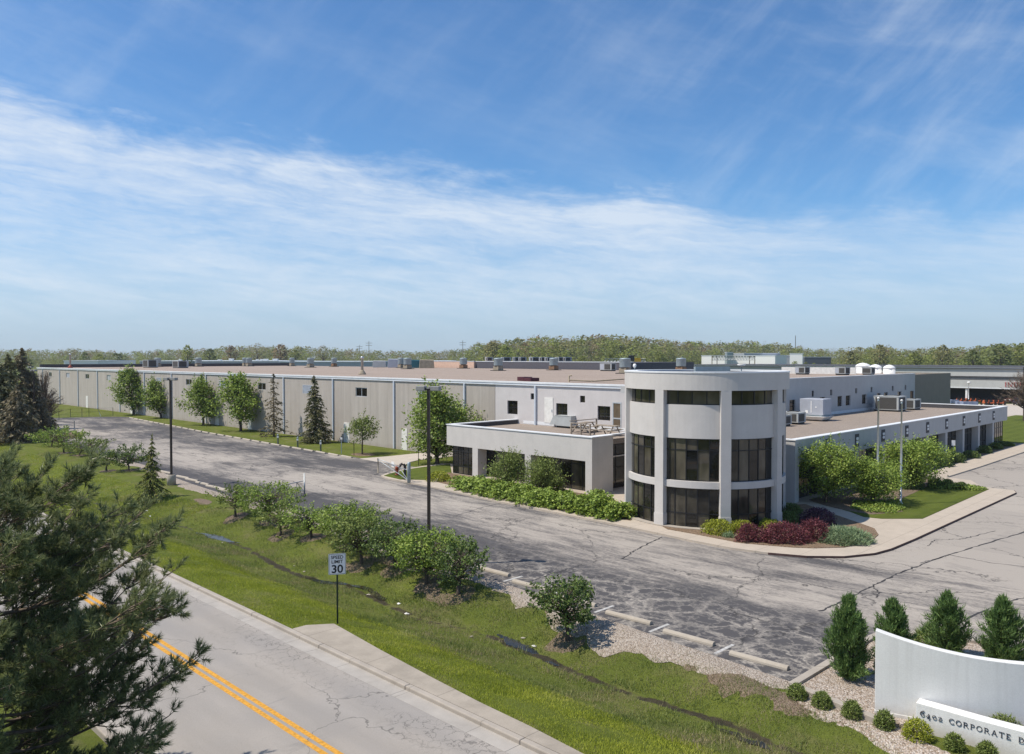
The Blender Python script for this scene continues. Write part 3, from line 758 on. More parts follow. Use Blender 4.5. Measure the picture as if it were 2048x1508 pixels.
# concrete drive to the side door
dv = [Lq(*k, .02) for k in ((719,917),(778,912.3),(824,907.5),(872,903.5),(912,902),(912,911),(885,914.6),(856,917.6),(837,920),(820,924),(811,929.5),(803,930.6),(755,923.6))]
sheet('concrete_drive', dv, -.1, .022, M['drive'])
# road surface far right, in front of the store
sheet('store_forecourt', [pq(k)[::-1] for k in ((58, 113), (220, 117), (220, 163), (40, 163))], -.2, .03, M['drive'])

# parking-bay lines, nearly worn away
def bay_line(p):
    q0 = edge_q(p)+.1; mb = MB().box(q0+.1, q0+1.25, p-.06, p+.06, -.01, .004)
    o = mb.build('bay_line', M['faded_white']); o.rotation_euler = (0, 0, A45); return struct(o)
# ------------------------------------------------------------------ the building
BQ, BP = 50.3, 34.5
bld = frame('commercial_building', BQ, BP, 0, 'long grey warehouse with round three-storey office tower and two low flat-roofed wings', 'building')
def B(): return MB((BQ, BP, 0))
def wall_open(mb, axis, c0, c1, a0, a1, z0, z1, ops):
    """wall between c0..c1 across, a0..a1 along, with rectangular openings"""
    A = sorted(set([a0, a1]+[k for o in ops for k in o[:2]])); 
    for i in range(len(A)-1):
        l, r = A[i], A[i+1]; mid = (l+r)/2
        cuts = sorted([(o[2], o[3]) for o in ops if o[0] < mid < o[1]]); z = z0
        for b, t in cuts+[(z1, z1)]:
            if b > z+1e-6:
                if axis == 'q': mb.box(c0, c1, l, r, z, b)
                else: mb.box(l, r, c0, c1, z, b)
            z = t
    return mb
def pane_grid(mb_f, mb_g, axis, face, a0, a1, z0, z1, nv, zs=(), fw=.05, deep=.06, glass_in=.03, sgn=1):
    """frame bars and glass in an opening. axis 'q': plane q = face, looking towards -q; 'p': plane p = face"""
    def bx(mb, al, ar, zb, zt_, d0, d1):
        if axis == 'q': mb.box(face+d0, face+d1, al, ar, zb, zt_)
        else: mb.box(al, ar, face+d0, face+d1, zb, zt_)
    bx(mb_f, a0, a0+fw, z0, z1, 0, deep); bx(mb_f, a1-fw, a1, z0, z1, 0, deep)
    bx(mb_f, a0+fw, a1-fw, z0, z0+fw, 0, deep); bx(mb_f, a0+fw, a1-fw, z1-fw, z1, 0, deep)
    xs = [a0+fw+(a1-a0-2*fw)*i/nv for i in range(nv+1)]
    zz = [z0+fw]+list(zs)+[z1-fw]
    for i in range(1, nv): bx(mb_f, xs[i]-fw/2, xs[i]+fw/2, z0+fw, z1-fw, .004, deep-.004)
    for i in range(nv):
        for j in range(1, len(zz)-1): bx(mb_f, xs[i]+(fw/2 if i else 0), xs[i+1]-(fw/2 if i < nv-1 else 0), zz[j]-fw/2, zz[j]+fw/2, .006, deep-.006)
        for j in range(len(zz)-1): bx(mb_g, xs[i]+.002, xs[i+1]-.002, zz[j]+.002, zz[j+1]-.002, glass_in, glass_in+.012)

def window(axis, face, a0, a1, z0, z1, nv, zs=(), frame_m='alum', fw=.05, glass_m='glass', name='window', inset=.1):
    f, g = B(), B()
    pane_grid(f, g, axis, face+inset, a0, a1, z0, z1, nv, zs, fw)
    w = f.build(name, M[frame_m], bld); g.build('pane', M[glass_m], w); return w

M['bronze_blind'] = simple('brown_blind', (.13, .095, .06), .35, var=.25, spec=.5)
# --- long wall (plane q = 50.3)
z1_ = lambda x, y: (60+x/6.0235, 660+y/6.0235)
z2_ = lambda x, y: (400+x/6.0235, 660+y/6.0235)
z3_ = lambda x, y: (740+x/6.0235, 660+y/6.0235)
z6_ = lambda x, y: (1030+x/7.539, 660+y/7.539)
def rect_q(za, a, b, q=BQ):
    p0, t = onq(*za(*a), q); p1, bo = onq(*za(*b), q); return (min(p0, p1), max(p0, p1), bo, t)
LW = [('slide', 188.6, 186.7, 5.5, 6.4), ('blue', 177.0, 174.9, 5.5, 6.4), ('slide', 165.25, 163.2, 5.45, 6.35), ('grey', 153.6, 151.6, 5.45, 6.35),
      ('louver', 130.8, 128.8, 5.4, 6.3), ('slide', 119.57, 117.5, 5.38, 6.26), ('louver', 108.45, 106.36, 5.3, 6.26), ('slide', 97.2, 95.1, 5.3, 6.2),
      ('louver', 85.96, 83.8, 5.2, 6.2), ('slide', 74.76, 72.6, 5.2, 6.2), ('louver', 63.64, 61.5, 5.1, 6.17)]
ops = [(b, a, c, d) for _, a, b, c, d in LW]
wl = wall_open(B(), 'q', BQ, BQ+.3, 52.5, 197., -.1, 7.05, ops).build('warehouse_wall', M['panel'], bld)
B().box(BQ+.3, 112, 197-.3, 197, -.1, 7.05).build('end_wall', M['panel'], bld)
for k, a, b, c, d in LW:
    if k == 'louver':
        mb = B(); n = 9
        mb.box(BQ+.2, BQ+.25, b, a, c, d)
        mb.box(BQ-.02, BQ+.2, b, b+.06, c, d).box(BQ-.02, BQ+.2, a-.06, a, c, d).box(BQ-.02, BQ+.2, b+.06, a-.06, d-.05, d)
        for i in range(n):
            z = c+(d-.05-c)*i/n
            mb.add([(BQ-.01, b+.06, z), (BQ-.01, a-.06, z), (BQ+.14, a-.06, z+.085), (BQ+.14, b+.06, z+.085),
                    (BQ-.01, b+.06, z+.018), (BQ-.01, a-.06, z+.018), (BQ+.14, a-.06, z+.103), (BQ+.14, b+.06, z+.103)],
                   [(0, 1, 2, 3), (7, 6, 5, 4), (0, 4, 5, 1), (3, 2, 6, 7)])
        mb.build('wall_louver', M['downspout'], bld)
    else:
        gm = {'slide': 'glass', 'blue': 'unit_blue', 'grey': 'unit'}[k]
        w = window('q', BQ, b, a, c, d, 2, (), 'alum', .07, gm, 'window', .06)
for p0, p1, z1 in ((187.4, 188.6, 2.2), (163.97, 165.05, 2.2), (141.1, 142.15, 2.2), (108.6, 109.7, 2.2), (99., 100., 2.1), (76., 77.1, 2.2), (65.5, 66.4, 2.2)):
    d = B().box(BQ-.035, BQ-.003, p0, p1, -.02, z1).build('side_door', M['door_white'], bld)
    B().box(BQ-.08, BQ-.037, p0+.08, p0+.2, 1., 1.05).build('handle', M['alum'], d)
dsp = [192.95, 181.06, 169.5, 158.4, 147.03, 135.78, 124.7, 113.8, 112.5, 101.83, 90.4, 79.23, 67.63, 56.58, 47.37]
for p in dsp:
    B().box(BQ-.16, BQ-.004, p-.085, p+.085, .02, 7.04).build('downspout', M['downspout'], bld)
B().box(BQ-.11, BQ-.002, 34.6, 197.1, 7.055, 7.23).build('eave_gutter', M['fascia'], bld)
B().box(BQ-.15, BQ+.42, 34.5, 197.15, 7.235, 7.37).build('eave_fascia', M['coping'], bld)
# roof deck
B().box(BQ+.3, 112, 35, 196.7, 7.0, 7.28).build('roof', M['roof_gravel'], bld)
B().box(BQ+.45, 112.3, 196.72, 197.3, 7.06, 8.0).build('end_parapet', M['parapet_dark'], bld)  # inner face lies in shade; that shade is put into the dark colour
# --- painted office part of the long wall
OW = [('w', *rect_q(z3_, (1655,848), (1778,1018)), 2, (5.06,)), ('s', *rect_q(z3_, (1935,762), (1990,838)), 1, ()),
      ('w', *rect_q(z6_, (620,1103), (790,1300)), 2, (5.0,)), ('s', *rect_q(z6_, (980,990), (1055,1095)), 1, ()),
      ('w', *rect_q(z6_, (1245,1143), (1435,1370)), 2, (5.0,)), ('s', 36.6, 37.2, 5.75, 6.3, 1, ())]
door_a = rect_q(z6_, (447,1015), (575,1370)); door_b = rect_q(z6_, (1470,1085), (1605,1410))
door_a = (door_a[0], door_a[1], 3.95, door_a[3]); door_b = (door_b[0], door_b[1], 3.95, door_b[3])
wall_open(B(), 'q', BQ, BQ+.3, 34.5, 52.45, -.1, 7.05, [k[1:5] for k in OW]+[door_b]).build('office_wall', M['office_white'], bld)
B().box(BQ+.02, BQ+.28, 52.452, 52.498, -.1, 7.04).build('wall_joint', M['parapet_dark'], bld)
for k in OW: window('q', BQ, *k[1:5], k[5], k[6], 'mullion', .05, 'glass', 'window', .12)
d = B().box(BQ-.04, BQ-.003, door_a[0], door_a[1], door_a[2], door_a[3]).build('roof_door', M['door_white'], bld)
B().box(BQ-.08, BQ-.042, door_a[0]+.08, door_a[0]+.16, 4.9, 5.1).build('handle', M['alum'], d)
window('q', BQ, *door_b, 1, (4.7,), 'alum', .1, 'bronze_blind', 'roof_door', -.02)
B().box(BQ-.012, BQ-.002, 35, 48.9, 3.72, 3.98).build('wall_flashing', M['coping'], bld)
# --- right-hand upper wall (plane p = 34.5)
z4_ = lambda x, y: (1540+x/3.77, 660+y/3.77)
UW = []
for a, b, c, d in ((148,190,528,640),(228,270,522,640),(376,413,508,600),(510,543,500,595),(572,606,495,588),(695,726,487,577),(806,834,478,565),(860,888,472,560),(962,990,465,550)):
    q0, t = onp(*z4_(a, c), BP); q1, bo = onp(*z4_(b, d), BP); UW.append((q0, q1, max(4.45, bo), t))
US = []
for a, b, c, d in ((83,101,475,518),(316,332,458,502),(455,470,450,492),(644,658,440,478),(760,773,430,470),(920,932,422,458),(1017,1028,415,450)):
    q0, t = onp(*z4_(a, c), BP); q1, bo = onp(*z4_(b, d), BP); US.append((q0, q1, bo, t))
q0, t = onp(*z4_(1057, 460), BP); q1, bo = onp(*z4_(1083, 540), BP); UD = (q0, q1, 3.95, t)
wall_open(B(), 'p', BP, BP+.3, BQ+.3, 104.6, -.1, 7.5, UW+US+[UD]).build('office_side_wall', M['stucco_grey'], bld)
B().box(104.62, 118.3, BP, BP+.3, -.1, 7.42).box(118.0, 118.3, BP+.3, 60, -.1, 7.42).build('warehouse_side_wall', stucco('brown_stucco', (.24, .215, .18), .25), bld)
B().box(BQ+.43, 104.6, BP-.04, BP+.34, 7.502, 7.56).build('parapet_coping', M['coping'], bld)
B().box(112, 118, 34.85, 60, 7., 7.26).build('roof', M['roof_gravel'], bld)
for k in UW: window('p', BP, *k, 1, (k[2]+.42*(k[3]-k[2]),), 'mullion', .06, 'glass_tint', 'window', .12)
for k in US: window('p', BP, *k, 1, (), 'mullion', .06, 'glass', 'window', .12)
window('p', BP, *UD, 1, (), 'mullion', .08, 'rust', 'roof_door', .1)
# --- low wing on the left
B().box(42.4, 42.75, 34.67, 49.95, 2.36, 4.0).box(42.75, 50.296, 49.6, 49.95, 2.36, 4.0).build('low_wing_band', M['stucco'], bld)
for a, b in ((40.45, 41.06), (46.2, 46.83)):
    w = B().box(42.4, 43.45, a, b, .1, 2.356).build('low_wing_pier', M['stucco'], bld)
B().box(42.752, 44.73, 34.67, 35.26, 2.36, 3.996).box(42.4, 44.73, 34.67, 35.26, .1, 2.357).build('low_wing_end_wall', M['stucco'], bld)
B().box(42.75, 50.29, 35.27, 49.6, 3.3, 3.66).build('low_wing_roof', M['roof_gravel_low'], bld)
B().box(42.75, 50.28, 35.28, 49.58, 2.362, 2.45).build('low_wing_soffit', M['stucco'], bld)
B().box(42.76, 50.27, 49.555, 49.598, 3.66, 3.99).box(42.755, 42.80, 35.3, 49.55, 3.66, 3.99).build('parapet_lining', M['parapet_dark'], bld)
B().box(42.35, 42.84, 34.62, 50.0, 4.004, 4.07).box(42.842, 50.29, 49.5, 50.0, 4.004, 4.07).box(42.842, 44.78, 34.62, 35.3, 4.004, 4.07).box(44.782, 50.2, 35.2, 35.5, 3.92, 4.03).build('parapet_coping', M['coping'], bld)
window('q', 43.35, 35.262, 40.448, .1, 2.36, 5, (1.95,), 'mullion', .055, 'glass_tint', 'storefront_window', 0)
window('q', 43.35, 41.062, 46.198, .1, 2.36, 5, (1.95,), 'mullion', .055, 'glass_tint', 'storefront_window', 0)
window('q', 42.55, 46.832, 49.36, .1, 2.358, 4, (.75, 1.95), 'mullion', .055, 'glass_tint', 'storefront_window', 0)
window('p', 49.3, 42.62, 50.2, .1, 2.358, 7, (.75, 1.95), 'mullion', .055, 'glass_tint', 'storefront_window', 0)
window('p', 35.32, 44.74, 50.28, .1, 3.3, 5, (1.6, 2.5), 'mullion', .06, 'glass', 'storefront_window', 0)
# --- low wing on the right
RP = [(49.35, 49.92), (54.0, 54.57), (59.05, 59.62), (64.12, 64.69), (69.2, 69.76), (74.27, 74.83), (79.35, 79.92), (84.45, 85.0), (89.47, 90.03), (94.53, 95.1)]
B().box(49.35, 100.2, 23.5, 23.9, 2.66, 4.12).box(99.8, 100.2, 23.902, 34.49, 2.66, 4.12).build('right_wing_band', M['stucco_grey'], bld)
for i, (a, b) in enumerate(RP):
    d = 24.15 if i else 33.0
    B().box(a, b, 23.5, d, .1, 2.656).build('right_wing_pier', M['stucco_grey'], bld)
B().box(49.35, 49.75, 23.902, 33.0, 2.66, 4.118).build('right_wing_end_wall', M['stucco_grey'], bld)
B().box(49.75, 99.8, 23.9, 34.49, 3.35, 3.7).build('right_wing_roof', M['roof_gravel_low'], bld)
B().box(49.76, 99.79, 23.91, 34.48, 2.662, 2.75).build('right_wing_soffit', M['stucco_grey'], bld)
B().box(99.75, 99.798, 23.95, 34.45, 3.7, 4.11).build('parapet_lining', M['parapet_dark'], bld)
B().box(49.3, 100.25, 23.45, 23.98, 4.122, 4.19).box(99.72, 100.25, 23.982, 34.48, 4.122, 4.19).box(49.3, 49.82, 23.982, 33.0, 4.122, 4.19).build('parapet_coping', M['coping'], bld)
B().box(50.7, 99.7, 34.47, 34.497, 3.7, 3.98).build('wall_flashing', M['coping'], bld)
for i in range(len(RP)-1):
    a, b = RP[i][1]+.002, RP[i+1][0]-.002
    window('p', 24.1, a, b, .1, 2.66, 4, (.8, 2.0), 'mullion', .055, 'glass_tint', 'storefront_window', 0)
window('p', 23.62, 95.102, 98.95, .1, 2.658, 5, (.75, 2.0), 'mullion', .055, 'glass_tint', 'storefront_window', 0)
window('q', 98.9, 23.7, 34.4, .1, 2.658, 8, (.75, 2.0), 'mullion', .055, 'glass_tint', 'storefront_window', 0)
# square plaques with a pale four-lobed rosette
for q in (54.15, 59.23, 64.3, 69.43, 74.47, 79.59, 84.7, 89.76, 94.81):
    pl = B().box(q-.34, q+.34, 23.46, 23.498, 2.97, 3.9).build('wall_plaque', M['parapet_dark'], bld)
    mb = B()
    def disk(cx, cz, r, n=12):
        vs = []
        for y in (23.43, 23.458):
            vs += [(cx+r*math.cos(2*math.pi*k/n), y, cz+r*math.sin(2*math.pi*k/n)) for k in range(n)]
        mb.add(vs, [tuple(range(n)), tuple(range(n, 2*n))[::-1]]+[(k, n+k, n+(k+1) % n, (k+1) % n) for k in range(n)])
    for j, (dx, dz) in enumerate(((.095, .13), (-.095, .13), (.095, -.13), (-.095, -.13))): disk(q+dx, 3.435+dz, .112)
    mb.build('rosette', M['coping'], pl)
# --- round tower
TQ, TP, TR = 42.14, 25.74, 4.78
PW = .56
def ringwin(name, r, z0, z1, zs, n, k, m_glass, fw=.05):
    """curved glazing of one bay between two columns"""
    half = PW/2/TR; a0 = k*math.pi/4+half-.02; a1 = (k+1)*math.pi/4-half+.02
    f, g = B(), B()
    for i in range(n+1):
        a = a0+(a1-a0)*i/n; d = fw/2/r
        f.arc(TQ, TP, r-.04, r+.035, a-d, a+d, z0, z1, 1)
    zz = [z0]+list(zs)+[z1]
    for i in range(n):
        b0 = a0+(a1-a0)*i/n; b1 = a0+(a1-a0)*(i+1)/n; d = fw/2/r
        for j, z in enumerate(zz):
            lo, hi = (z, z+fw) if j == 0 else ((z-fw, z) if j == len(zz)-1 else (z-fw/2, z+fw/2))
            f.arc(TQ, TP, r-.036, r+.03, b0+d, b1-d, lo, hi, 1)
        for j in range(len(zz)-1): g.arc(TQ, TP, r-.012, r, b0+.0006, b1-.0006, zz[j]+.004, zz[j+1]-.004, 1)
    w = f.build(name, M['mullion'], bld); g.build('pane', M[m_glass], w)
for k in range(8):
    a = k*math.pi/4; c, s = math.cos(a), math.sin(a)
    def radial(mb, r0, r1, w, z0, z1):
        P = [(TQ+r0*c+w*s, TP+r0*s-w*c), (TQ+r1*c+w*s, TP+r1*s-w*c), (TQ+r1*c-w*s, TP+r1*s+w*c), (TQ+r0*c-w*s, TP+r0*s+w*c)]
        mb.prism(P, z0, z1)
    cb = B(); radial(cb, TR-.55, TR, PW/2, .8, 7.698); cl = cb.build('tower_column', M['stucco'], bld)
    pb = B(); radial(pb, TR-.56, TR+.025, PW/2+.025, .1, .802); pb.build('plinth', M['stucco'], cl)
    half = PW/2/TR; a0, a1 = a+half-.03, a+math.pi/4-half+.03
    r = TR-.22
    sp = B().arc(TQ, TP, r-.25, r, a0, a1, 5.05, 6.9, 14).build('tower_spandrel', M['stucco'], bld)
    B().arc(TQ, TP, r-.25, r+.06, a0, a1, 2.32, 2.7, 14).build('tower_band', M['stucco'], bld)
    ringwin('tower_window', r-.12, .12, 2.32, (.9,), 5, k, 'glass_tint')
    ringwin('tower_window', r-.12, 2.7, 5.05, (4.4,), 5, k, 'glass_tint')
    ringwin('tower_window', r-.12, 6.9, 7.7, (), 4, k, 'glass_tint')
f = B().arc(TQ, TP, TR-.7, TR+.006, 0, 2*math.pi-.0001, 7.7, 8.64, 96).build('tower_fascia', M['stucco'], bld)
B().arc(TQ, TP, TR-.75, TR+.035, 0, 2*math.pi-.0001, 8.642, 8.72, 96).build('tower_coping', M['coping'], bld)
B().cyl(TQ, TP, 8.2, 8.42, TR-.72, n=48).build('tower_roof', M['parapet_dark'], bld)
for z in (5.0, 2.45): B().cyl(TQ, TP, z-.1, z, TR-.6, n=48).build('tower_floor', M['parapet_dark'], bld)
B().arc(TQ, TP, TR-.3, TR+.12, 0, 2*math.pi-.0001, .09, .16, 48).build('tower_base', M['curb'], bld)
# link between tower and the block behind it
B().box(45.2, 50.29, 27., 34.4, 7.0, 7.5).box(46.2, 50.2, 30, 33.2, .1, 7.).build('tower_link', M['stucco_grey'], bld)
# ------------------------------------------------------------------ things on the roofs
RZ = 7.28
def vent(p, q, big, label, rusty, group='roof ventilators of the warehouse', z=RZ):
    x, y = xy(p, q); t = empty('roof_ventilator', (x, y, z), A45, label, 'roof vent', group)
    k = 1. if big else .86
    MB().box(-.95*k, .95*k, -.95*k, .95*k, 0, .1).build('flashing', M['black'], t)
    MB().box(-.6*k, .6*k, -.6*k, .6*k, .1, .74).build('curb', M['rust'] if rusty else M['tan_curb'], t)
    MB().lathe(0, 0, [(.5*k, .72), (.5*k, .95)], 24).build('neck', M['rust'], t)
    MB().lathe(0, 0, [(.62*k, .84), (.74*k, .86), (.76*k, .94), (.76*k, 1.98), (.78*k, 2.01), (.76*k, 2.06), (.7*k, 2.12), (.1, 2.16)], 28).build('cowl', M['galv'], t)
    return t
VENTS = [(498, 96, 1, 0, 'paler, nearer ventilator of a close pair on the gravel roof above the third tree'), (490, 97, 0, 0, 'small ventilator half hidden behind another on the gravel roof'),
  (621, 94, 1, 0, 'blue-grey ventilator on tan curb on the roof behind the tall spruce'), (815, 95, 1, 0, 'blue-grey ventilator on tan curb standing before the teal tarped crate'), (802, 104, 0, 0, 'ventilator on the roof partly hidden by the one next to the teal crate'),
  (996.5, 93, 1, 0, 'blue-grey ventilator on tan curb in front of the dark roof wall'), (1250, 89, 1, 0, 'large ventilator beside the left edge of the round tower top'),
  (315.7, 75, 1, 0, 'farthest ventilator, behind a boxy grey roof unit'), (397, 84, 1, 0, 'ventilator on tan curb to the right of two boxy roof units'), (584, 106, 0, 0, 'small ventilator on tan curb on the back of the gravel roof'),
  (668, 106, 0, 1, 'small ventilator with rusty curb left of the silver chimney pipe'), (926.8, 107, 1, 1, 'ventilator with rust-streaked curb before the peach roof wall'),
  (1107.3, 104, 1, 1, 'ventilator with bright rusty orange curb before the dark roof wall'), (1362, 106, 1, 1, 'ventilator with rusty neck seen over the tower top')]
for u, q, big, rusty, lab in VENTS:
    r = ray(u, 735); p = q*(-r[0]+r[1])/(r[0]+r[1])
    vent(p, q, big, lab, rusty)
def hvac(P, w, d, h, label, kind=0, rz=A45, group='air conditioning units on the roofs', mat='unit', name='rooftop_unit'):
    t = empty(name, P, rz, label, 'roof unit', group)
    MB().box(-w/2+.08, w/2-.08, -d/2+.08, d/2-.08, 0, .16).build('base_curb', M['black'], t)
    if kind == 2:      # hooded intake at one end
        bd = MB().box(-w/2, w/2, -d*.5, d*.28, .16, h).build('body', M[mat], t, bevel=.02)
        MB().add([(-w/2+.03, -d*.5-.002, .25), (w/2-.03, -d*.5-.002, .25), (w/2-.03, -d*.5-.002, h), (-w/2+.03, -d*.5-.002, h), (-w/2+.03, -d*.82, .18), (w/2-.03, -d*.82, .18), (w/2-.03, -d*.62, h-.03), (-w/2+.03, -d*.62, h-.03)],
                 [(0, 1, 2, 3), (4, 7, 6, 5), (0, 4, 5, 1), (1, 5, 6, 2), (2, 6, 7, 3), (3, 7, 4, 0)]).build('intake_hood', M[mat], t)
        MB().box(-w/2-.012, -w/2-.002, d*.0, d*.24, .25, h-.08).build('grille', M['grille'], t)
        MB().box(-w/2-.006, -w/2-.001, -d*.47, -d*.12, .24, h-.1).build('access_panel', M['unit_blue'], t)
    else:
        MB().box(-w/2, w/2, -d/2, d/2, .16, h).build('body', M[mat], t, bevel=.02)
        MB().box(-w/2-.014, -w/2-.002, -d*.42, d*.1 if kind == 0 else d*.42, .26, h-.1).build('grille', M['grille'], t)
        MB().box(-w*.42, w*.3, -d/2-.014, -d/2-.002, .26, h-.1).build('grille', M['grille'], t)
        if kind == 0: MB().box(-w/2-.008, -w/2-.001, d*.14, d*.44, .26, h-.1).build('access_panel', M['unit_blue'], t)
        MB().lathe(w*.15, 0, [(.32*min(w, d), h), (.34*min(w, d), h+.06), (.3*min(w, d), h+.06), (.29*min(w, d), h+.01), (.02, h+.01)], 20).build('fan_ring', M['grille'], t)
    MB().box(-w/2-.02, w/2+.02, -d/2-.02, d*(.28 if kind == 2 else .5)+.02, h, h+.03).build('lid', M[mat], t)
    return t
def on_roof(u, v, z=RZ): return gp(u, v, z)
def rq(u, q): r = ray(u, 735); p = q*(-r[0]+r[1])/(r[0]+r[1]); x, y = xy(p, q); return Vector((x, y, RZ))
hvac(rq(301, 68), 2.2, 3.0, 1.7, 'boxy grey roof unit left of its pair at the far end of the gravel roof', 1)
hvac(rq(361, 70), 2.2, 3.0, 1.5, 'boxy grey roof unit right of its pair at the far end of the gravel roof', 1)
hvac(rq(1216, 104), 1.3, 2.4, 1.25, 'small pale roof unit with square fan grille left of the tower')
hvac(gp(1605, 749, RZ), 1.5, 1.35, 1.0, 'pale roof unit just right of the tower top on the upper roof')
hvac(gp(1685, 750, RZ), 1.5, 1.35, 1.0, 'middle roof unit of the upper roof behind the grey side wall')
hvac(gp(1737, 749.5, RZ), 1.3, 1.2, .95, 'roof unit beside the white domed tanks on the upper roof', 1)
WZ = 3.7
hvac(gp(1131, 857, 3.66)+Vector((.4, .6, 0)), 1.15, 2.2, 1.0, 'grey roof unit with sloped hood on the low left wing', 2, R(45+180)-R(90)+R(90))
hvac(gp(1588, 849, WZ)+Vector((.1, .9, 0)), 1.5, 1.9, 1.0, 'roof unit with dark square grille close to the tower on the right wing')
hvac(gp(1566, 853, WZ)+Vector((.1, .6, 0)), 1.2, 1.2, .95, 'roof unit mostly hidden by the edge of the tower')
hvac(gp(1785, 823, WZ)+Vector((.2, 1.0, 0)), 2.4, 2.6, 1.6, 'largest roof unit with wide grille behind the flagpoles on the right wing', 1)
hvac(gp(1823, 820, WZ)+Vector((.2, 1.0, 0)), 2.0, 1.9, 1.15, 'roof unit at the right of the largest one on the right wing')
P0 = gp(1634, 842, WZ)+Vector((.2, .9, 0))
t = empty('air_handler', P0, A45, 'tall pale blue-grey air handler with sloping white skirt on the right wing', 'roof unit')
MB().box(-.9, .9, -1.1, 1.1, .55, 2.0).build('body', M['unit_blue'], t, bevel=.02)
MB().add([(-.95, -1.0, .1), (.8, -1.0, .1), (.8, 1.0, .1), (-.95, 1.0, .1), (-1.25, -1.3, .42), (1.1, -1.3, .42), (1.1, 1.3, .42), (-1.25, 1.3, .42)],
         [(3, 2, 1, 0), (4, 5, 6, 7), (0, 1, 5, 4), (1, 2, 6, 5), (2, 3, 7, 6), (3, 0, 4, 7)]).build('skirt', M['white'], t)
MB().box(-.85, .75, -.9, .9, .0, .1).build('base_curb', M['black'], t)
MB().box(-.8, .8, -.95, .95, .42, .55).build('collar', M['galv'], t)
MB().box(-.93, -.902, -.04, .04, .75, 1.8).box(-.925, -.902, -.5, -.38, 1.2, 1.32).box(-.925, -.902, .3, .55, .7, .95).build('latch', M['white'], t)
MB().tube([(-.95, .7, .6), (-1.2, .7, .6), (-1.2, .7, .3)], [.05]*3, 8).build('drain_pipe', M['flagpole'], t)
# chimney pipes
def stack(P, h, label, col):
    t = empty('chimney_pipe', P, 0, label, 'pipe')
    MB().lathe(0, 0, [(.52, 0), (.5, .12), (.28, .42), (.2, .6)], 20).build('flashing_cone', M[col], t)
    MB().lathe(0, 0, [(.17, .55), (.17, h), (.2, h), (.2, h+.05)], 18).build('pipe', M['flagpole'], t)
    MB().lathe(0, 0, [(.21, h-.05), (.21, h+.22), (.05, h+.28)], 16).build('cap', M['flagpole'], t)
stack(gp(724.5, 749, RZ), 2.1, 'silver chimney pipe on rusty cone near the roof edge', 'tan_curb')
stack(rq(140.5, 54), 2.8, 'thin pale pipe on red cone at the far left roof end', 'hydrant')
t = tag(MB().box(-.5, .5, -1.1, -.02, .0, .32).box(-.5, .5, 0, 1.05, .02, .38).build('roof_hatch', M['maroon']), 'low dark red hatch box lying on the gravel roof', 'roof hatch')
t.location = gp(1056, 762, RZ); t.rotation_euler = (0, 0, R(35))
pts = [gp(1138, 764, RZ), gp(1185, 766.5, RZ), gp(1248, 762, RZ)]
tag(MB().tube([p+Vector((0, 0, .18)) for p in pts], [.06]*3, 8).tube([pts[0]+Vector((0, 0, .0)), pts[0]+Vector((0, 0, .55)), pts[0]+Vector((.25, 0, .6))], [.08]*3, 8).build('gas_pipe', M['tan_curb']), 'thin pipe run laid across the gravel roof beside the tower', 'pipe')
# things stored at the back of the roof
for u0, u1, h, mt, lab in ((751, 767, 1.5, 'unit', 'pale grey crate farthest left of the crates on the roof'), (781, 798, 1.9, 'unit_blue', 'grey tarp-wrapped crate on the roof'), (823, 843, 1.7, None, 'teal tarp-wrapped crate on the roof'), (844, 863, 1.75, 'tan_curb', 'beige tarp-wrapped crate right of the teal one')):
    a, b_ = rq(u0, 106), rq(u1, 106); w = (b_-a).length/2; c = (a+b_)/2
    mb = MB().add([(-w, -1, 0), (w, -1, 0), (w, 1, 0), (-w, 1, 0), (-w*.92, -.9, h), (w*.9, -.9, h*.95), (w*.92, .9, h), (-w*.9, .9, h*1.03)], [(3, 2, 1, 0), (4, 5, 6, 7), (0, 1, 5, 4), (1, 2, 6, 5), (2, 3, 7, 6), (3, 0, 4, 7)])
    o = mb.build('tarped_crate', M[mt] if mt else simple('teal_tarp', (.03, .12, .15), .6), bevel=.06); o.location = c; o.rotation_euler = (0, 0, R(8))
    tag(o, lab, 'crate', 'wrapped crates stored on the roof')
# neighbouring roof sections that stand higher
def block(name, u0, v0, u1, v1, q, zt_, m, label, cat='building', thick=20):
    r = ray(u0, v0); pa = q*(-r[0]+r[1])/(r[0]+r[1]); r = ray(u1, v1); pb = q*(-r[0]+r[1])/(r[0]+r[1])
    t = frame(name, q, pb, 0, label, cat)
    MB((q, pb, 0)).box(q, q+thick, pb, pa, -.1, zt_).build('wall', m, t)
    MB((q, pb, 0)).box(q-.06, q+.4, pb, pa, zt_+.002, zt_+.12).build('coping', M['fascia'], t)
    return t
block('rear_building', 865, 726, 948, 738, 112.5, 8.65, simple('peach_wall', (.62, .43, .33), .9), 'peach-walled block standing behind the gravel roof')
rb = block('rear_building', 949, 726, 1262, 742, 113, 8.62, simple('slate_wall', (.105, .10, .115), .8), 'long dark slate block standing behind the gravel roof')
for k, (u, w) in enumerate(((978, 1.6), (1012, 2.), (1033, 1.5), (1045, 1.5), (1070, 2.2), (1086, 1.5), (1098, 1.6), (1122, 2.2), (1134, 1.6))):
    r = ray(u, 735); q = 118.; p = q*(-r[0]+r[1])/(r[0]+r[1]); x, y = xy(p, q)
    hvac(Vector((x, y, 8.62)), w*.85, w*.9, .95, 'small white roof unit in the row on the dark slate block', 0, R(20), 'units in a row on the slate block')
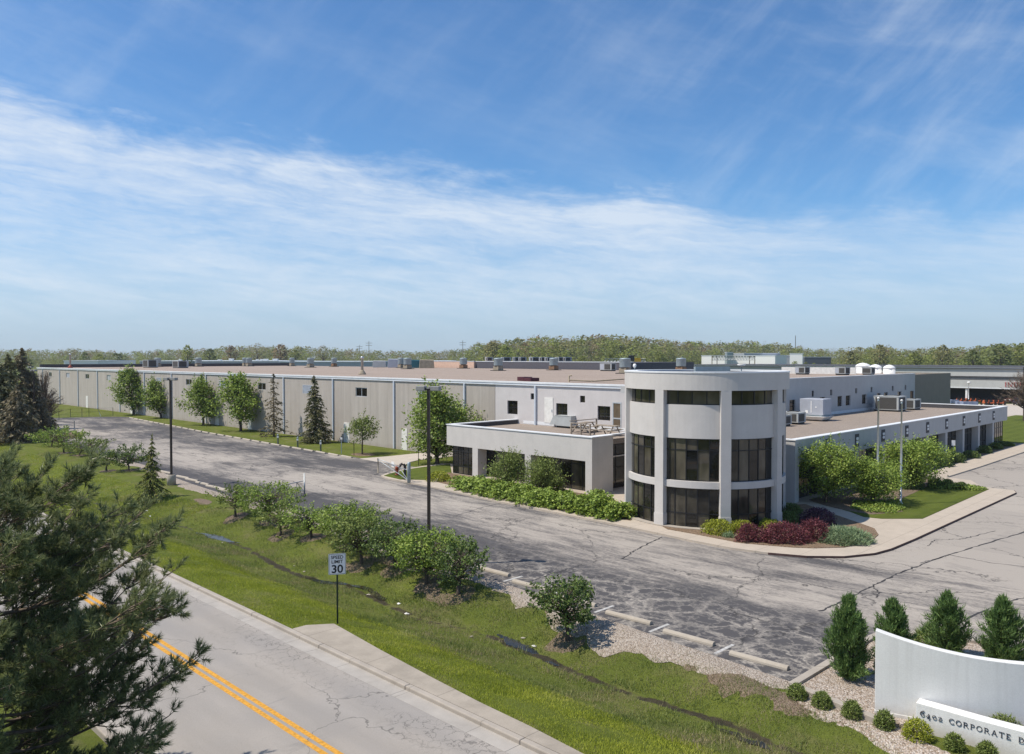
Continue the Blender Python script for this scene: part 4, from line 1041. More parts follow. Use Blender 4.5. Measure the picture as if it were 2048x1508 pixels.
# white domed tanks and cream roof wall of the upper roof
for u, q, r_, h, lab in ((1726, 116, .98, 2.15, 'left white domed tank, with stepped cap, behind the upper roof'), (1751, 116, .82, 1.95, 'middle white domed tank partly behind the roof unit'), (1778.5, 116, .78, 1.9, 'right white domed tank standing clear behind the upper roof')):
    r = ray(u, 735); p = q*(-r[0]+r[1])/(r[0]+r[1]); x, y = xy(p, q)
    t = empty('white_tank', (x, y, 6.6), 0, lab, 'tank', 'white domed tanks')
    MB().lathe(0, 0, [(r_, -6.6), (r_, h-.55)], 32).build('shell', M['white'], t)
    MB().lathe(0, 0, [(r_+.04, h-.56), (r_+.02, h-.46), (r_*.86, h-.26), (r_*.5, h-.1), (.05, h)], 32).build('dome', M['white'], t)
a, b_ = gp(1563, 747, RZ), gp(1712, 748.5, RZ)
o = MB().box(0, (b_-a).length, 0, .3, 0, .9).build('roof_screen_wall', M['door_white']); o.location = a; o.rotation_euler = (0, 0, math.atan2(b_.y-a.y, b_.x-a.x))
tag(o, 'long low cream screen wall standing on the upper roof', 'wall')
# things on the tower roof
t = empty('satellite_dish', Vector((*xy(TP, TQ), 8.42))+Vector((2.6, 1.5, 0)), 0, 'small white dish on the tower roof near its right edge', 'dish')
MB().tube([(0, 0, 0), (0, 0, .55)], [.03, .03], 8).build('mast', M['galv'], t)
MB().lathe(0, 0, [(.02, .5), (.2, .56), (.27, .66), (.25, .66), (.02, .53)], 16).build('reflector', M['white'], t)
t = empty('roof_ball', Vector((*xy(TP, TQ), 8.42))+Vector((-4.05, 1.2, 0)), 0, 'white globe lamp at the left edge of the tower roof', 'lamp')
MB().tube([(0, 0, 0), (0, 0, .5)], [.03, .03], 8).build('mast', M['galv'], t)
MB().lathe(0, 0, [(.03, .46), (.09, .49), (.115, .58), (.09, .67), (.03, .7)], 16).build('globe', M['white'], t)
o = MB().box(-1.2, 1.0, -.25, .25, 0, .5).build('roof_duct', M['galv']); o.location = Vector((*xy(TP, TQ), 8.42))+Vector((1.2, 2.8, 0)); tag(o, 'low metal duct lying on the tower roof', 'duct')

# picnic tables on the low wing
def picnic(P, rz, label):
    t = empty('picnic_table', P, rz, label, 'picnic table', 'picnic tables on the low left wing')
    mb = MB()
    for i in range(5): mb.box(-.95, .95, -.38+i*.155, -.24+i*.155, .72, .765)
    mb.build('tabletop', M['wood'], t)
    for s in (-1, 1):
        mb = MB(); mb.box(-.95, .95, s*.62, s*.62+.13, .43, .47).box(-.95, .95, s*.77, s*.77+.13, .43, .47); mb.build('bench', M['wood'], t)
        for e in (-.7, .7): MB().tube([(e, s*.75, 0), (e, s*.22, .72)], [.06, .06], 4).build('leg', M['wood'], t)
    for e in (-.64, .64): MB().box(e-.03, e+.03, -.9, .9, .36, .43).build('crossbar', M['wood'], t)
picnic(Vector((*xy(40.2, 48.3), 3.66)), A45+R(8), 'weathered picnic table in front of the wide roof window')
picnic(Vector((*xy(37.3, 47.4), 3.66)), A45+R(92), 'weathered picnic table closest to the tower on the low wing')
t = frame('timber_railing', 47.2, 39.6, 3.66, 'weathered timber railing round the roof terrace of the low wing', 'railing')
mb = MB()
mb.box(-.9, -.8, -1.6, .4, .82, .88).box(-.88, -.82, -1.6, .4, .4, .46); mb.build('rail', M['wood'], t)
for y in (-1.5, -.6, .35): MB().box(-.9, -.8, y-.05, y+.05, 0, .82).build('post', M['wood'], t)
MB().box(-.9, 2.4, .42, .52, .95, 1.01).build('handrail', M['wood'], t)
MB().box(2.3, 2.4, .42, .52, 0, .949).build('post', M['wood'], t)

# ------------------------------------------------------------------ lamp posts, flagpoles, signs, gates
def lamp(P, h, label, rz, base=True, heads=2, k=1.):
    t = empty('lamp_post', P, rz, label, 'lamp post', 'parking-lot lamp posts')
    if base: MB().lathe(0, 0, [(.32, -.1), (.32, .72), (.29, .75), (.1, .75)], 20).build('footing', M['stop'], t)
    MB().box(-.058*k, .058*k, -.058*k, .058*k, .0, h-.12).build('pole', M['bronze'], t)
    if base: MB().box(-.16, .16, -.16, .16, .752, .79).build('base_plate', M['bronze'], t)
    for s in ((-1, 1) if heads == 2 else (1,)):
        a = MB().box(s*.06, s*.14, -.04, .04, h-.17, h-.08).build('arm', M['bronze'], t)
        hd = MB().box(s*.142, s*.56, -.17, .17, h-.2, h).build('lamp_head', M['lamp_box'], t, bevel=.02)
        MB().box(s*.18, s*.52, -.14, .14, h-.212, h-.202).build('lens', M['lens'], hd)
    MB().box(-.075, .075, -.075, .075, h-.119, h-.05).build('cap', M['lamp_box'], t)
p0 = gp(858, 1131)
lamp(p0, 8.2, 'dark twin-headed lamp post rising behind the crabapple trees in the middle', R(-16), k=1.05)
lamp(gp(343, 969), 8.0, 'dark twin-headed lamp post on concrete footing beside the drooping conifer', R(-20), k=1.05)
lamp(gp(69, 868), 8.0, 'dark lamp post with pale head in front of the far left evergreens', R(-30), k=1.05)
P_ = at(61, 733, 125); lamp(Vector((P_.x, P_.y, 0)), P_.z, 'farthest lamp post, half hidden by the far left evergreens', R(-30), k=1.1)
def flagpole(P, h, label):
    t = empty('flagpole', P, 0, label, 'flagpole', 'flagpoles on the front lawn')
    MB().lathe(0, 0, [(.14, .1), (.13, .2), (.075, .26)], 16).build('base_collar', M['flagpole'], t)
    MB().tube([(0, 0, .2), (0, 0, h*.5), (0, 0, h)], [.07, .062, .04], 14).build('pole', M['flagpole'], t)
    MB().lathe(0, 0, [(.015, h), (.07, h+.04), (.085, h+.1), (.06, h+.16), (.01, h+.18)], 14).build('finial', M['door_white'], t)
    MB().lathe(0, 0, [(.05, h-.12), (.06, h-.09), (.06, h-.02), (.04, h)], 12).build('truck', M['galv'], t)
    MB().tube([(.05, -.03, 1.2), (.075, -.04, h*.5), (.05, -.03, h-.08)], [.006]*3, 4).build('halyard', M['door_white'], t)
P = gp(1801, 1009, .1); flagpole(Vector((P.x, P.y, 0)), at(1800, 801, P.y).z-.1, 'flagpole nearest the lawn corner, in front of the trees')
P = gp(1754.5, 996, .1); flagpole(Vector((P.x, P.y, 0)), at(1752, 796, P.y).z-.1, 'flagpole set back among the small trees')

def text(s, size, mat, parent, loc, rot, ext=.004, align='CENTER', name='lettering', sx=1., weight=.0, space=1.):
    c = bpy.data.curves.new(name, 'FONT'); c.body = s; c.size = size; c.extrude = ext; c.align_x = align; c.offset = weight; c.space_character = space
    o = bpy.data.objects.new(name, c); COL.objects.link(o)
    dg = bpy.context.evaluated_depsgraph_get(); me = bpy.data.meshes.new_from_object(o.evaluated_get(dg)); me.name = name
    bpy.data.objects.remove(o); bpy.data.curves.remove(c)
    o = bpy.data.objects.new(name, me); COL.objects.link(o); me.materials.clear(); me.materials.append(mat)
    o.parent = parent; o.location = loc; o.rotation_euler = rot; o.scale = (sx, 1, 1); return o
# speed limit sign
P = gpt(675, 1248); hs = at(675, 1107, P.y).z-P.z; bs = at(675, 1149, P.y).z-P.z
t = empty('speed_limit_sign', P, R(13), 'white speed limit 30 sign on dark green post on the grass verge', 'road sign')
MB().add([(-.03, .03, -.1), (.03, .03, -.1), (.03, .0, -.1), (-.03, 0., -.1), (-.03, .03, hs-.05), (.03, .03, hs-.05), (.03, 0, hs-.05), (-.03, 0, hs-.05)], [(0, 1, 2, 3), (7, 6, 5, 4), (0, 4, 5, 1), (1, 5, 6, 2), (2, 6, 7, 3), (3, 7, 4, 0)]).build('post', M['sign_post'], t)
sw, sh = .305, (hs-bs)
def rrect(w, h, r, n=5):
    o = []
    for cx, cz, a0 in ((w-r, h-r, 0), (-w+r, h-r, 90), (-w+r, -h+r, 180), (w-r, -h+r, 270)):
        for k in range(n+1): a = R(a0+90*k/n); o.append((cx+r*math.cos(a), cz+r*math.sin(a)))
    return o
def plate(mb, w, h, r, zc, y0, y1):
    o = rrect(w, h, r); n = len(o)
    mb.add([(x, y0, zc+z) for x, z in o]+[(x, y1, zc+z) for x, z in o], [tuple(range(n)), tuple(range(n, 2*n))[::-1]]+[(k, n+k, n+(k+1) % n, (k+1) % n) for k in range(n)]); return mb
zc = bs+sh/2
pl = plate(MB(), sw, sh/2, .04, zc, -.006, -.001).build('plate', M['sign_white'], t)
o1, o2 = rrect(sw-.016, sh/2-.016, .03), rrect(sw-.028, sh/2-.028, .022); n = len(o1)
MB().add([(x, -.0085, zc+z) for x, z in o1]+[(x, -.0085, zc+z) for x, z in o2], [(k, (k+1) % n, n+(k+1) % n, n+k) for k in range(n)]).build('border', M['sign_black'], pl)
text('SPEED', .165, M['sign_black'], pl, (0, -.009, zc+.19), (R(90), 0, 0), .001, weight=.003, sx=.98)
text('LIMIT', .165, M['sign_black'], pl, (0, -.009, zc+.03), (R(90), 0, 0), .001, weight=.003, sx=1.05)
text('30', .40, M['sign_black'], pl, (0, -.009, zc-.31), (R(90), 0, 0), .001, weight=.008, sx=1.05)
MB().cyl(0, 0, 0, .004, .012, n=8).build('bolt', M['galv'], pl).location = (0, -.006, zc+.3)

# wheel stops
def stop_mesh():
    mb = MB(); L = .96
    prof = [(-.11, 0), (.11, 0), (.10, .07), (.055, .13), (-.055, .13), (-.10, .07)]
    n = len(prof)
    mb.add([(x, -L, z) for x, z in prof]+[(x, L, z) for x, z in prof], [tuple(range(n)), tuple(range(n, 2*n))[::-1]]+[(k, n+k, n+(k+1) % n, (k+1) % n) for k in range(n)])
    return mb
st0 = stop_mesh().build('wheel_stop', M['stop'], bevel=.012)
NEAR = [(1519,1322.,''),(1405,1281.,''),(1290,1244,''),(1198,1213,''),(1104,1182,''),(1026,1158.5,''),(962,1137,'')]
first = True
def put_stop(P, rz, label, group):
    global first
    o = st0 if first else st0.copy()
    if not first: COL.objects.link(o)
    first = False
    o.location = P; o.rotation_euler = (0, 0, rz+random.uniform(-.03, .03)); tag(o, label, 'wheel stop', group)
q_, p_ = zip(*[Lq(u, v) for u, v in ((355,952),(451,981),(1001,1149),(1064,1174),(1580,1345))])
sq = sorted(zip(p_, q_)); stop_q = lambda p: float(np.interp(p, [k[0] for k in sq], [k[1] for k in sq]))
lab_near = ['pale concrete wheel stop nearest the monument planter', 'second concrete wheel stop from the monument planter', 'third concrete wheel stop from the monument planter', 'concrete wheel stop just right of the lone small tree on gravel', 'concrete wheel stop partly behind the lone small tree on gravel', 'concrete wheel stop near the lamp post shadow, left of the lone tree', 'concrete wheel stop beside the end of the crabapple row']
for i in range(7):
    p = 12.05+2.68*i; x, y = xy(p, stop_q(p)); put_stop(Vector((x, y, .0)), A45+R(3), lab_near[i], 'wheel stops along the gravel strip')
    bay_line(p+1.34)
for i in range(7, 17):
    p = 12.05+2.68*i
    x, y = xy(p, stop_q(p)); put_stop(Vector((x, y, .0)), A45+R(3), 'concrete wheel stop in the lot edge row behind the crabapple trees', 'wheel stops behind the crabapple row')
for i, (u, v) in enumerate(((366,955.5),(384,961),(405,968),(427,975),(449,982),(331,945.5))):
    P = gp(u, v); put_stop(P, A45+R(3), 'concrete wheel stop in the row beside the left lamp post', 'wheel stops beside the left lamp post')
fp = np.array([pq(gp(*k)) for k in ((262,836.3),(412,865.5),(574,894),(697,915))]); o_ = np.argsort(fp[:, 0]); fp = fp[o_]
L_ = 64.9
while L_ < 131:
    q = float(np.interp(L_, fp[:, 0], fp[:, 1])); x, y = xy(L_, q)
    put_stop(Vector((x, y, .0)), A45+R(-3), 'pale wheel stop in the long row along the grass strip by the warehouse', 'wheel stops along the warehouse grass'); L_ += 2.42
# lined-up short posts and thin signs on the grass strip
for u, v, h, lab in ((556,888,.95,'short grey post beside the wheel stops, left of the dark spruce'), (595.5,894,.95,'short grey post on the grass right under the dark spruce'), (641.5,902,.95,'short grey post on the grass right of the dark spruce')):
    t = empty('bollard', gp(u, v), 0, lab, 'bollard', 'short posts on the grass strip')
    MB().lathe(0, 0, [(.09, -.1), (.09, h), (.1, h), (.1, h+.1), (.03, h+.14)], 12).build('post', M['galv'], t)
    MB().box(-.1, .1, -.11, -.1, h-.25, h-.05).build('faceplate', M['white'], t)
def post_sign(P, h, label, w=.3, hh=.45, rz=0., thick=.03, face='white'):
    t = empty('post_sign', P, rz, label, 'sign post')
    MB().box(-thick, thick, -thick, thick, -.1, h).build('post', M['galv'] if face == 'white' else M['black'], t)
    MB().box(-w/2, w/2, -thick-.012, -thick-.002, h-hh, h).build('plate', M[face], t)
post_sign(gp(683, 907), 1.6, 'thin signpost with small white plate on the grass strip', .2, .2, R(-10))
post_sign(gp(708, 910), 1.25, 'thin dark stake beside the small round tree', .1, .12, R(-10), .025, 'black')
post_sign(gp(837, 930), 1.4, 'thin dark stake on the grass island near the large tree', .1, .12, R(0), .025, 'black')
post_sign(gp(855, 950), 2.1, 'slim grey signpost seen just left of the middle lamp post', .3, .3, R(80), .03)
post_sign(gp(1879, 929, .1), 2.0, 'slim signpost seen edge-on before the right wing', .3, .45, R(75), .03)
post_sign(gp(1906, 925, .1), 2.0, 'white parking sign on slim post before the right wing', .32, .48, R(-5), .03)
for u, v, lab in ((98,858,'thin grey post at the left end of the lot'), (149,866,'thin grey post on the small gravel island of the lot')):
    t = tag(MB().tube([(0, 0, -.1), (0, 0, 1.5)], [.06, .05], 8).lathe(0, 0, [(.07, 1.5), (.07, 1.54), (.02, 1.57)], 8).build('marker_post', M['galv']), lab, 'post'); t.location = gp(u, v)
isl_ = sheet('lot_island', [Lq(*k) for k in ((128,873),(130,866.5),(150,865),(164,867),(168,870),(160,873.5),(145,876))], -.1, .08, M['mulch'])
# chain-link fence at the far left of the lot
t = None
fpx = [(98,843),(118,840.5),(141,834.5),(164,833.5),(178,833),(202,832.5),(226,831.5)]
FP = [gp(u, v) for u, v in fpx]
t = empty('chain_link_fence', FP[0], 0, 'low thin chain-link fence along the grass at the far left of the lot', 'fence')
for i, P in enumerate(FP):
    d = P-FP[0]; lean = .55 if i == 5 else 0
    MB().tube([(d.x, d.y, -.1), (d.x-lean, d.y, 1.35)], [.035, .035], 6).build('post', M['galv'] if i == 5 else M['black'], t)
mb = MB()
for i in range(len(FP)-1):
    a, b_ = FP[i]-FP[0], FP[i+1]-FP[0]
    for z in (.1, .75, 1.3): mb.tube([(a.x, a.y, z), (b_.x, b_.y, z)], [.012, .012], 4)
mb.build('wire', M['black'], t)

# tube gates
def gate(hinge, tipP, h_h, h_t, label, heavy):
    d = tipP-hinge; L = d.length; rz = math.atan2(d.y, d.x); pr_ = 1. if heavy else .42
    t = empty('barrier_gate', hinge, rz, label, 'gate', 'tube barrier gates of the lot')
    MB().lathe(0, 0, [(.13*pr_, -.1), (.13*pr_, h_h+.15), (.1*pr_, h_h+.24*pr_), (.02*pr_, h_h+.28*pr_)], 16).build('hinge_post', M['galv'] if heavy else M['gate'], t)
    mb = MB(); r = .03
    mb.tube([(.1, 0, h_h*.72), (L, 0, h_t)], [r, r], 8).tube([(.1, 0, .22), (L, 0, h_t-.08)], [r, r], 8)
    for k in (.3, .62): mb.tube([(L*k, 0, .22+(h_t-.3)*k), (L*k, 0, h_h*.72+(h_t-h_h*.72)*k)], [r*.8]*2, 8)
    mb.tube([(.1, 0, .2), (L*.3, 0, h_h*.72+(h_t-h_h*.72)*.3)], [r*.8]*2, 8)
    mb.build('gate_arm', M['gate'], t)
    MB().tube([(L*.98, 0, -.0), (L*.98, 0, h_t+.05)], [.05, .05], 8).build('rest_post', M['tan_curb'] if heavy else M['gate'], t)
    if heavy:
        MB().box(L*.47, L*.55, -.06, -.05, h_h*.62, h_h*.62+.42).build('sign_plate', M['white'], t)
        MB().cyl(0, 0, -.02, .04, .3, n=16).build('base_plate', M['stop'], t)
gate(gp(818, 967), gp(755, 945), 1.35, 1.15, 'silver tube gate with white plate beside the hydrant island', True)
gate(gp(609, 988), gp(556, 1003), 1.3, 1.0, 'open silver tube gate half hidden behind the crabapple shrubs', False)
# hydrant and bent vent pipe
t = empty('fire_hydrant', gp(794, 950, .12), R(20), 'rusty red fire hydrant on the grass island behind the gate', 'hydrant')
MB().lathe(0, 0, [(.17, 0), (.17, .06), (.12, .08), (.12, .5), (.15, .52), (.15, .58), (.12, .66), (.05, .74), (.03, .8)], 18).build('body', M['hydrant'], t)
for s in (-1, 1): MB().tube([(s*.1, 0, .42), (s*.2, 0, .42)], [.055, .06], 10).build('nozzle', M['hydrant'], t)
MB().tube([(0, -.1, .36), (0, -.2, .36)], [.075, .08], 10).build('nozzle', M['hydrant'], t)
t = empty('vent_pipe', gp(810, 957, .12), R(200), 'dark bent pipe standing between hydrant and gate post', 'pipe')
MB().tube([(0, 0, 0), (0, 0, .95), (.08, 0, 1.1), (.22, 0, 1.15), (.36, 0, 1.08), (.42, 0, .92)], [.1, .1, .1, .1, .1, .1], 12).build('pipe', M['bronze'], t)
MB().lathe(0, 0, [(.17, 0), (.17, .05), (.11, .06)], 14).build('flange', M['bronze'], t)
t.children[0].location = (0, 0, 0)

# ------------------------------------------------------------------ monument sign and its planter
MZ = 0.
pc = [gp(1585, 1367, .14), gp(1735, 1277, .14), gp(1765, 1264, .14), gp(1800, 1262, .14)]
far = [Vector((15.5, 26.2, .14)), Vector((17.5, 22.5, .14))]
fr = [gp(1757, 1436, .14), gp(1585, 1367, .14)]
poly = [(P.x, P.y) for P in pc+far+[Vector((17.5, 17.5, 0))]+fr[:1]]
o = MB().prism(poly, -.05, .07).build('planter_gravel', M['gravel']); struct(o)
def kerb(path, w, z0, z1, name, m):
    mb = MB()
    for i in range(len(path)-1):
        a, b_ = Vector(path[i][:2]), Vector(path[i+1][:2]); d = (b_-a).normalized(); n = Vector((-d.y, d.x))*w/2
        e = d*w*.25 if i < len(path)-2 else d*0
        mb.prism([tuple(a-n), tuple(b_-n), tuple(b_+n), tuple(a+n)], z0, z1+.003*i)
    o = mb.build(name, m, bevel=.012); return tag(o, 'low pale concrete kerb framing the gravel planter of the monument', 'kerb')
kerb([P.xy for P in fr[:1]+pc+far[:1]], .24, -.1, .15, 'planter_kerb', M['curb'])
# gravel bed in front of it
fb = [gp(*k, .0) for k in ((1588,1368),(1757,1436),(1835,1478),(1940,1524),(2080,1570),(2080,1640),(1900,1560),(1800,1512),(1745,1490),(1690,1460),(1640,1440),(1600,1412),(1573,1390),(1566,1374))]
def drape_poly(name, px, m, lift):
    c = [pq(gpt(*k)) for k in px]; poly = [(q, p) for p, q in c]
    mb = MB().prism(poly, -.3, .0); me = bpy.data.meshes.new(name)
    import bmesh
    bm = bmesh.new(); vs = [bm.verts.new((x, y, 0)) for x, y in poly]; f = bm.faces.new(vs)
    bmesh.ops.triangulate(bm, faces=[f]); 
    for _ in range(5):
        es = [e for e in bm.edges if e.calc_length() > .35]
        if not es: break
        bmesh.ops.subdivide_edges(bm, edges=es, cuts=1); bmesh.ops.triangulate(bm, faces=bm.faces[:])
    rng = random.Random(4)
    for v in bm.verts:
        bd = v.is_boundary
        if bd: v.co.x += rng.uniform(-.06, .06); v.co.y += rng.uniform(-.06, .06)
        v.co.z = float(zt_pq(v.co.y, v.co.x))+lift-(.03 if bd else 0)
    bmesh.ops.recalc_face_normals(bm, faces=bm.faces[:])
    bm.to_mesh(me); bm.free(); me.materials.append(m)
    o = bpy.data.objects.new(name, me); COL.objects.link(o); o.rotation_euler = (0, 0, A45); return struct(o)
drape_poly('monument_gravel', ((1586,1367),(1757,1437),(1835,1475),(1940,1522),(2080,1566),(2080,1640),(1900,1565),(1800,1512),(1745,1490),(1690,1462),(1640,1442),(1600,1415),(1573,1392),(1566,1374)), M['gravel'], .03)
mon = empty('monument_sign', (10, 20.6, 0), 0, 'curved white monument wall sign with lower front wall lettered 6402 CORPORATE D', 'monument sign')
def swall(pts, tops, th, name, z0=-.2):
    """smooth wall: pts front-face plan points, thickness th behind"""
    n = 40; t = np.linspace(0, len(pts)-1, n); P = np.array(pts, float); 
    co = [np.polyfit(range(len(pts)), P[:, k], min(3, len(pts)-1)) for k in (0, 1)]; cz = np.polyfit(range(len(pts)), tops, min(3, len(pts)-1))
    X, Y, Zt = np.polyval(co[0], t), np.polyval(co[1], t), np.polyval(cz, t)
    dx, dy = np.gradient(X), np.gradient(Y); l = np.hypot(dx, dy); nx, ny = -dy/l, dx/l
    vs = []; fs = []
    for i in range(n):
        vs += [(X[i], Y[i], z0), (X[i]+nx[i]*th, Y[i]+ny[i]*th, z0), (X[i]+nx[i]*th, Y[i]+ny[i]*th, Zt[i]), (X[i], Y[i], Zt[i])]
    for i in range(n-1):
        for j in range(4): fs.append((4*i+j, 4*i+(j+1) % 4, 4*i+4+(j+1) % 4, 4*i+4+j))
    fs += [(3, 2, 1, 0), tuple(4*(n-1)+j for j in range(4))]
    return MB((10, 20.6, 0)).add(vs, fs).build(name, M['monument'], mon, bevel=.012)
swall([(9.62, 21.0), (11.12, 20.28), (12.75, 19.85), (14.6, 19.7)], [2.28, 1.96, 1.82, 1.84], .24, 'main_wall')
swall([(9.6, 20.985), (10.45, 20.53)], [.16, .16], .1, 'wall_footing')
fw = [(10.33, 20.25), (12.0, 18.78), (14.3, 16.9)]
swall([fw[0], ((fw[0][0]+fw[1][0])/2, (fw[0][1]+fw[1][1])/2-.01), fw[1], fw[2]], [.68, .66, .65, .64], .36, 'front_wall')
dx, dy = fw[1][0]-fw[0][0], fw[1][1]-fw[0][1]; l = math.hypot(dx, dy); ang = math.atan2(dy, dx)
tx, ty = fw[0][0]+dx/l*.27-10, fw[0][1]+dy/l*.27-20.6
s = 1.
# letters with serifs, cut from thick and thin strokes (cap height 1)
def glyph(ch):
    """list of quads in the plane, and the width of the letter"""
    T, t, sf, sw = .12, .065, .045, .085
    Qs = []
    def bar(x0, x1, y0, y1): Qs.append([(x0, y0), (x1, y0), (x1, y1), (x0, y1)])
    def dia(x0, y0, x1, y1, w): Qs.append([(x0-w/2, y0), (x0+w/2, y0), (x1+w/2, y1), (x1-w/2, y1)])
    def ring(cx, cy, a, b_, ta, tb, a0, a1, n=18):
        P = []
        for k in range(n+1):
            g = R(a0+(a1-a0)*k/n); P.append(((cx+a*math.cos(g), cy+b_*math.sin(g)), (cx+(a-ta)*math.cos(g), cy+(b_-tb)*math.sin(g))))
        for k in range(n): Qs.append([P[k][0], P[k+1][0], P[k+1][1], P[k][1]])
    def stem(x, w=T, y0=0, y1=1, top=True, bot=True):
        bar(x, x+w, y0, y1)
        if bot: bar(x-sw, x, 0, sf); bar(x+w, x+w+sw, 0, sf)
        if top: bar(x-sw, x, 1-sf, 1); bar(x+w, x+w+sw, 1-sf, 1)
    W_ = .8
    if ch == 'T': stem(.36, top=False); bar(0, .36, 1-t, 1); bar(.51, .87, 1-t, 1); bar(0, .05, .78, 1-t); bar(.82, .87, .78, 1-t); W_ = .87
    elif ch == 'E': stem(.1); bar(.25, .72, 0, t); bar(.25, .68, 1-t, 1); bar(.25, .52, .48, .48+t); bar(.67, .72, t, .24); bar(.63, .68, .78, 1-t); bar(.47, .52, .40, .48); W_ = .76
    elif ch == 'I': stem(.1); W_ = .35
    elif ch in 'PR':
        stem(.1); ring(.42, .74, .33, .26, T, t, -90, 90); bar(.25, .42, 1-t, 1); bar(.25, .42, .48, .48+t)
        if ch == 'R': dia(.82, 0, .47, .50, T*1.1); bar(.82, .95, 0, sf)
        W_ = .78 if ch == 'P' else .95
    elif ch == 'D': stem(.1); ring(.38, .5, .52, .5, T, t, -90, 90); bar(.25, .38, 1-t, 1); bar(.25, .38, 0, t); W_ = .95
    elif ch == 'O': ring(.5, .5, .5, .52, T, t, 0, 360, 32); W_ = 1.
    elif ch == '0': ring(.40, .36, .38, .38, T*.9, t, 0, 360, 30); W_ = .8
    elif ch == 'C': ring(.5, .5, .5, .52, T, t, 48, 312, 28); bar(.80, .85, .66, .96); bar(.80, .85, .06, .22); W_ = .90
    elif ch == 'A': dia(.12, 0, .46, 1, t*1.1); dia(.86, 0, .50, 1, T*1.1); bar(.26, .70, .32, .32+t); bar(0, .26, 0, sf); bar(.70, 1.0, 0, sf); W_ = 1.
    elif ch == 'N': stem(.1, t); bar(.82, .82+t, .0, 1); bar(.72, .98, 1-sf, 1); dia(.80, .0, .12, 1., T); W_ = 1.
    elif ch == 'S': ring(.34, .75, .30, .25, T*.8, t, 30, 270); ring(.34, .27, .33, .27, T*.9, t, -150, 90); bar(.56, .61, .70, .95); bar(0, .05, .05, .30); W_ = .70
    elif ch == '6': ring(.42, .36, .40, .36, T, t, 0, 360, 30); ring(.76, .36, .74, .74, T, .14, 86, 180, 14); W_ = .84
    elif ch == '4': bar(.46, .46+T, -.28, .72); dia(.05, .08, .53, .72, t*1.2); bar(.02, .80, .04, .04+t); bar(.36, .72, -.28, -.28+sf); W_ = .84
    elif ch == '2': ring(.36, .47, .33, .25, T*.9, t, -20, 175, 16); dia(.10, .03, .60, .40, T); bar(.03, .70, 0, .085); W_ = .74
    return Qs, W_
def letters(s, cap, m, parent, origin, rz, ext, gap, space, name='letter', sx=1.):
    x = 0.
    for ch in s:
        if ch == ' ': x += space; continue
        Qs, w = glyph(ch); mb = MB()
        for j, q in enumerate(Qs):
            e = ext+.0004*(j % 5)
            mb.add([(sx*cap*a, -e, cap*b_) for a, b_ in q]+[(sx*cap*a, .004, cap*b_) for a, b_ in q], [(0, 1, 2, 3), (7, 6, 5, 4), (0, 4, 5, 1), (1, 5, 6, 2), (2, 6, 7, 3), (3, 7, 4, 0)])
        o = mb.build(name, m, parent); o.location = (origin[0]+x*math.cos(rz), origin[1]+x*math.sin(rz), origin[2]); o.rotation_euler = (0, 0, rz)
        x += sx*w*cap+gap
    return x
s0 = .10
letters('6402 CORPORATE D', .128, M['letter'], mon, (fw[0][0]+dx/l*s0-10+math.sin(ang)*.016, fw[0][1]+dy/l*s0-20.6-math.cos(ang)*.016, .385), ang, .008, .034, .12, 'letter', 1.0)

# ------------------------------------------------------------------ litter along the ditch
rng = random.Random(11)
for u, v, s, lab in ((300,1033,.22,'white scrap of litter by the upper puddle'),(294,1022,.3,'white paper litter on the grass above the upper puddle'),(445,1086,.16,'pale litter below the puddle'),(588,1133,.16,'white scrap on the muddy ditch edge'),(608,1144,.2,'pale scrap beside the muddy water'),(798,1208,.22,'crumpled white litter past the water end'),(813,1228,.3,'largest white crumpled litter on the ditch bank'),(943,1274,.16,'small white litter on the grass slope'),(1046,1277,.2,'white scrap at the narrow water channel'),(1068,1293,.24,'pale stone-like litter beside the narrow channel'),(737,1190,.2,'dark and pale scrap on the grass by the sign')):
    P = gpt(u, v); n = 7
    vs = [(s*.5*math.cos(2*math.pi*k/n)*rng.uniform(.6, 1), s*.4*math.sin(2*math.pi*k/n)*rng.uniform(.6, 1), rng.uniform(.0, .04)) for k in range(n)]+[(0, 0, .06), (0, 0, -.02)]
    o = MB().add(vs, [(k, (k+1) % n, n) for k in range(n)]+[((k+1) % n, k, n+1) for k in range(n)]).build('litter', M['door_white' if s > .2 else 'stop']); o.location = P
    tag(o, lab, 'litter', 'litter along the ditch')
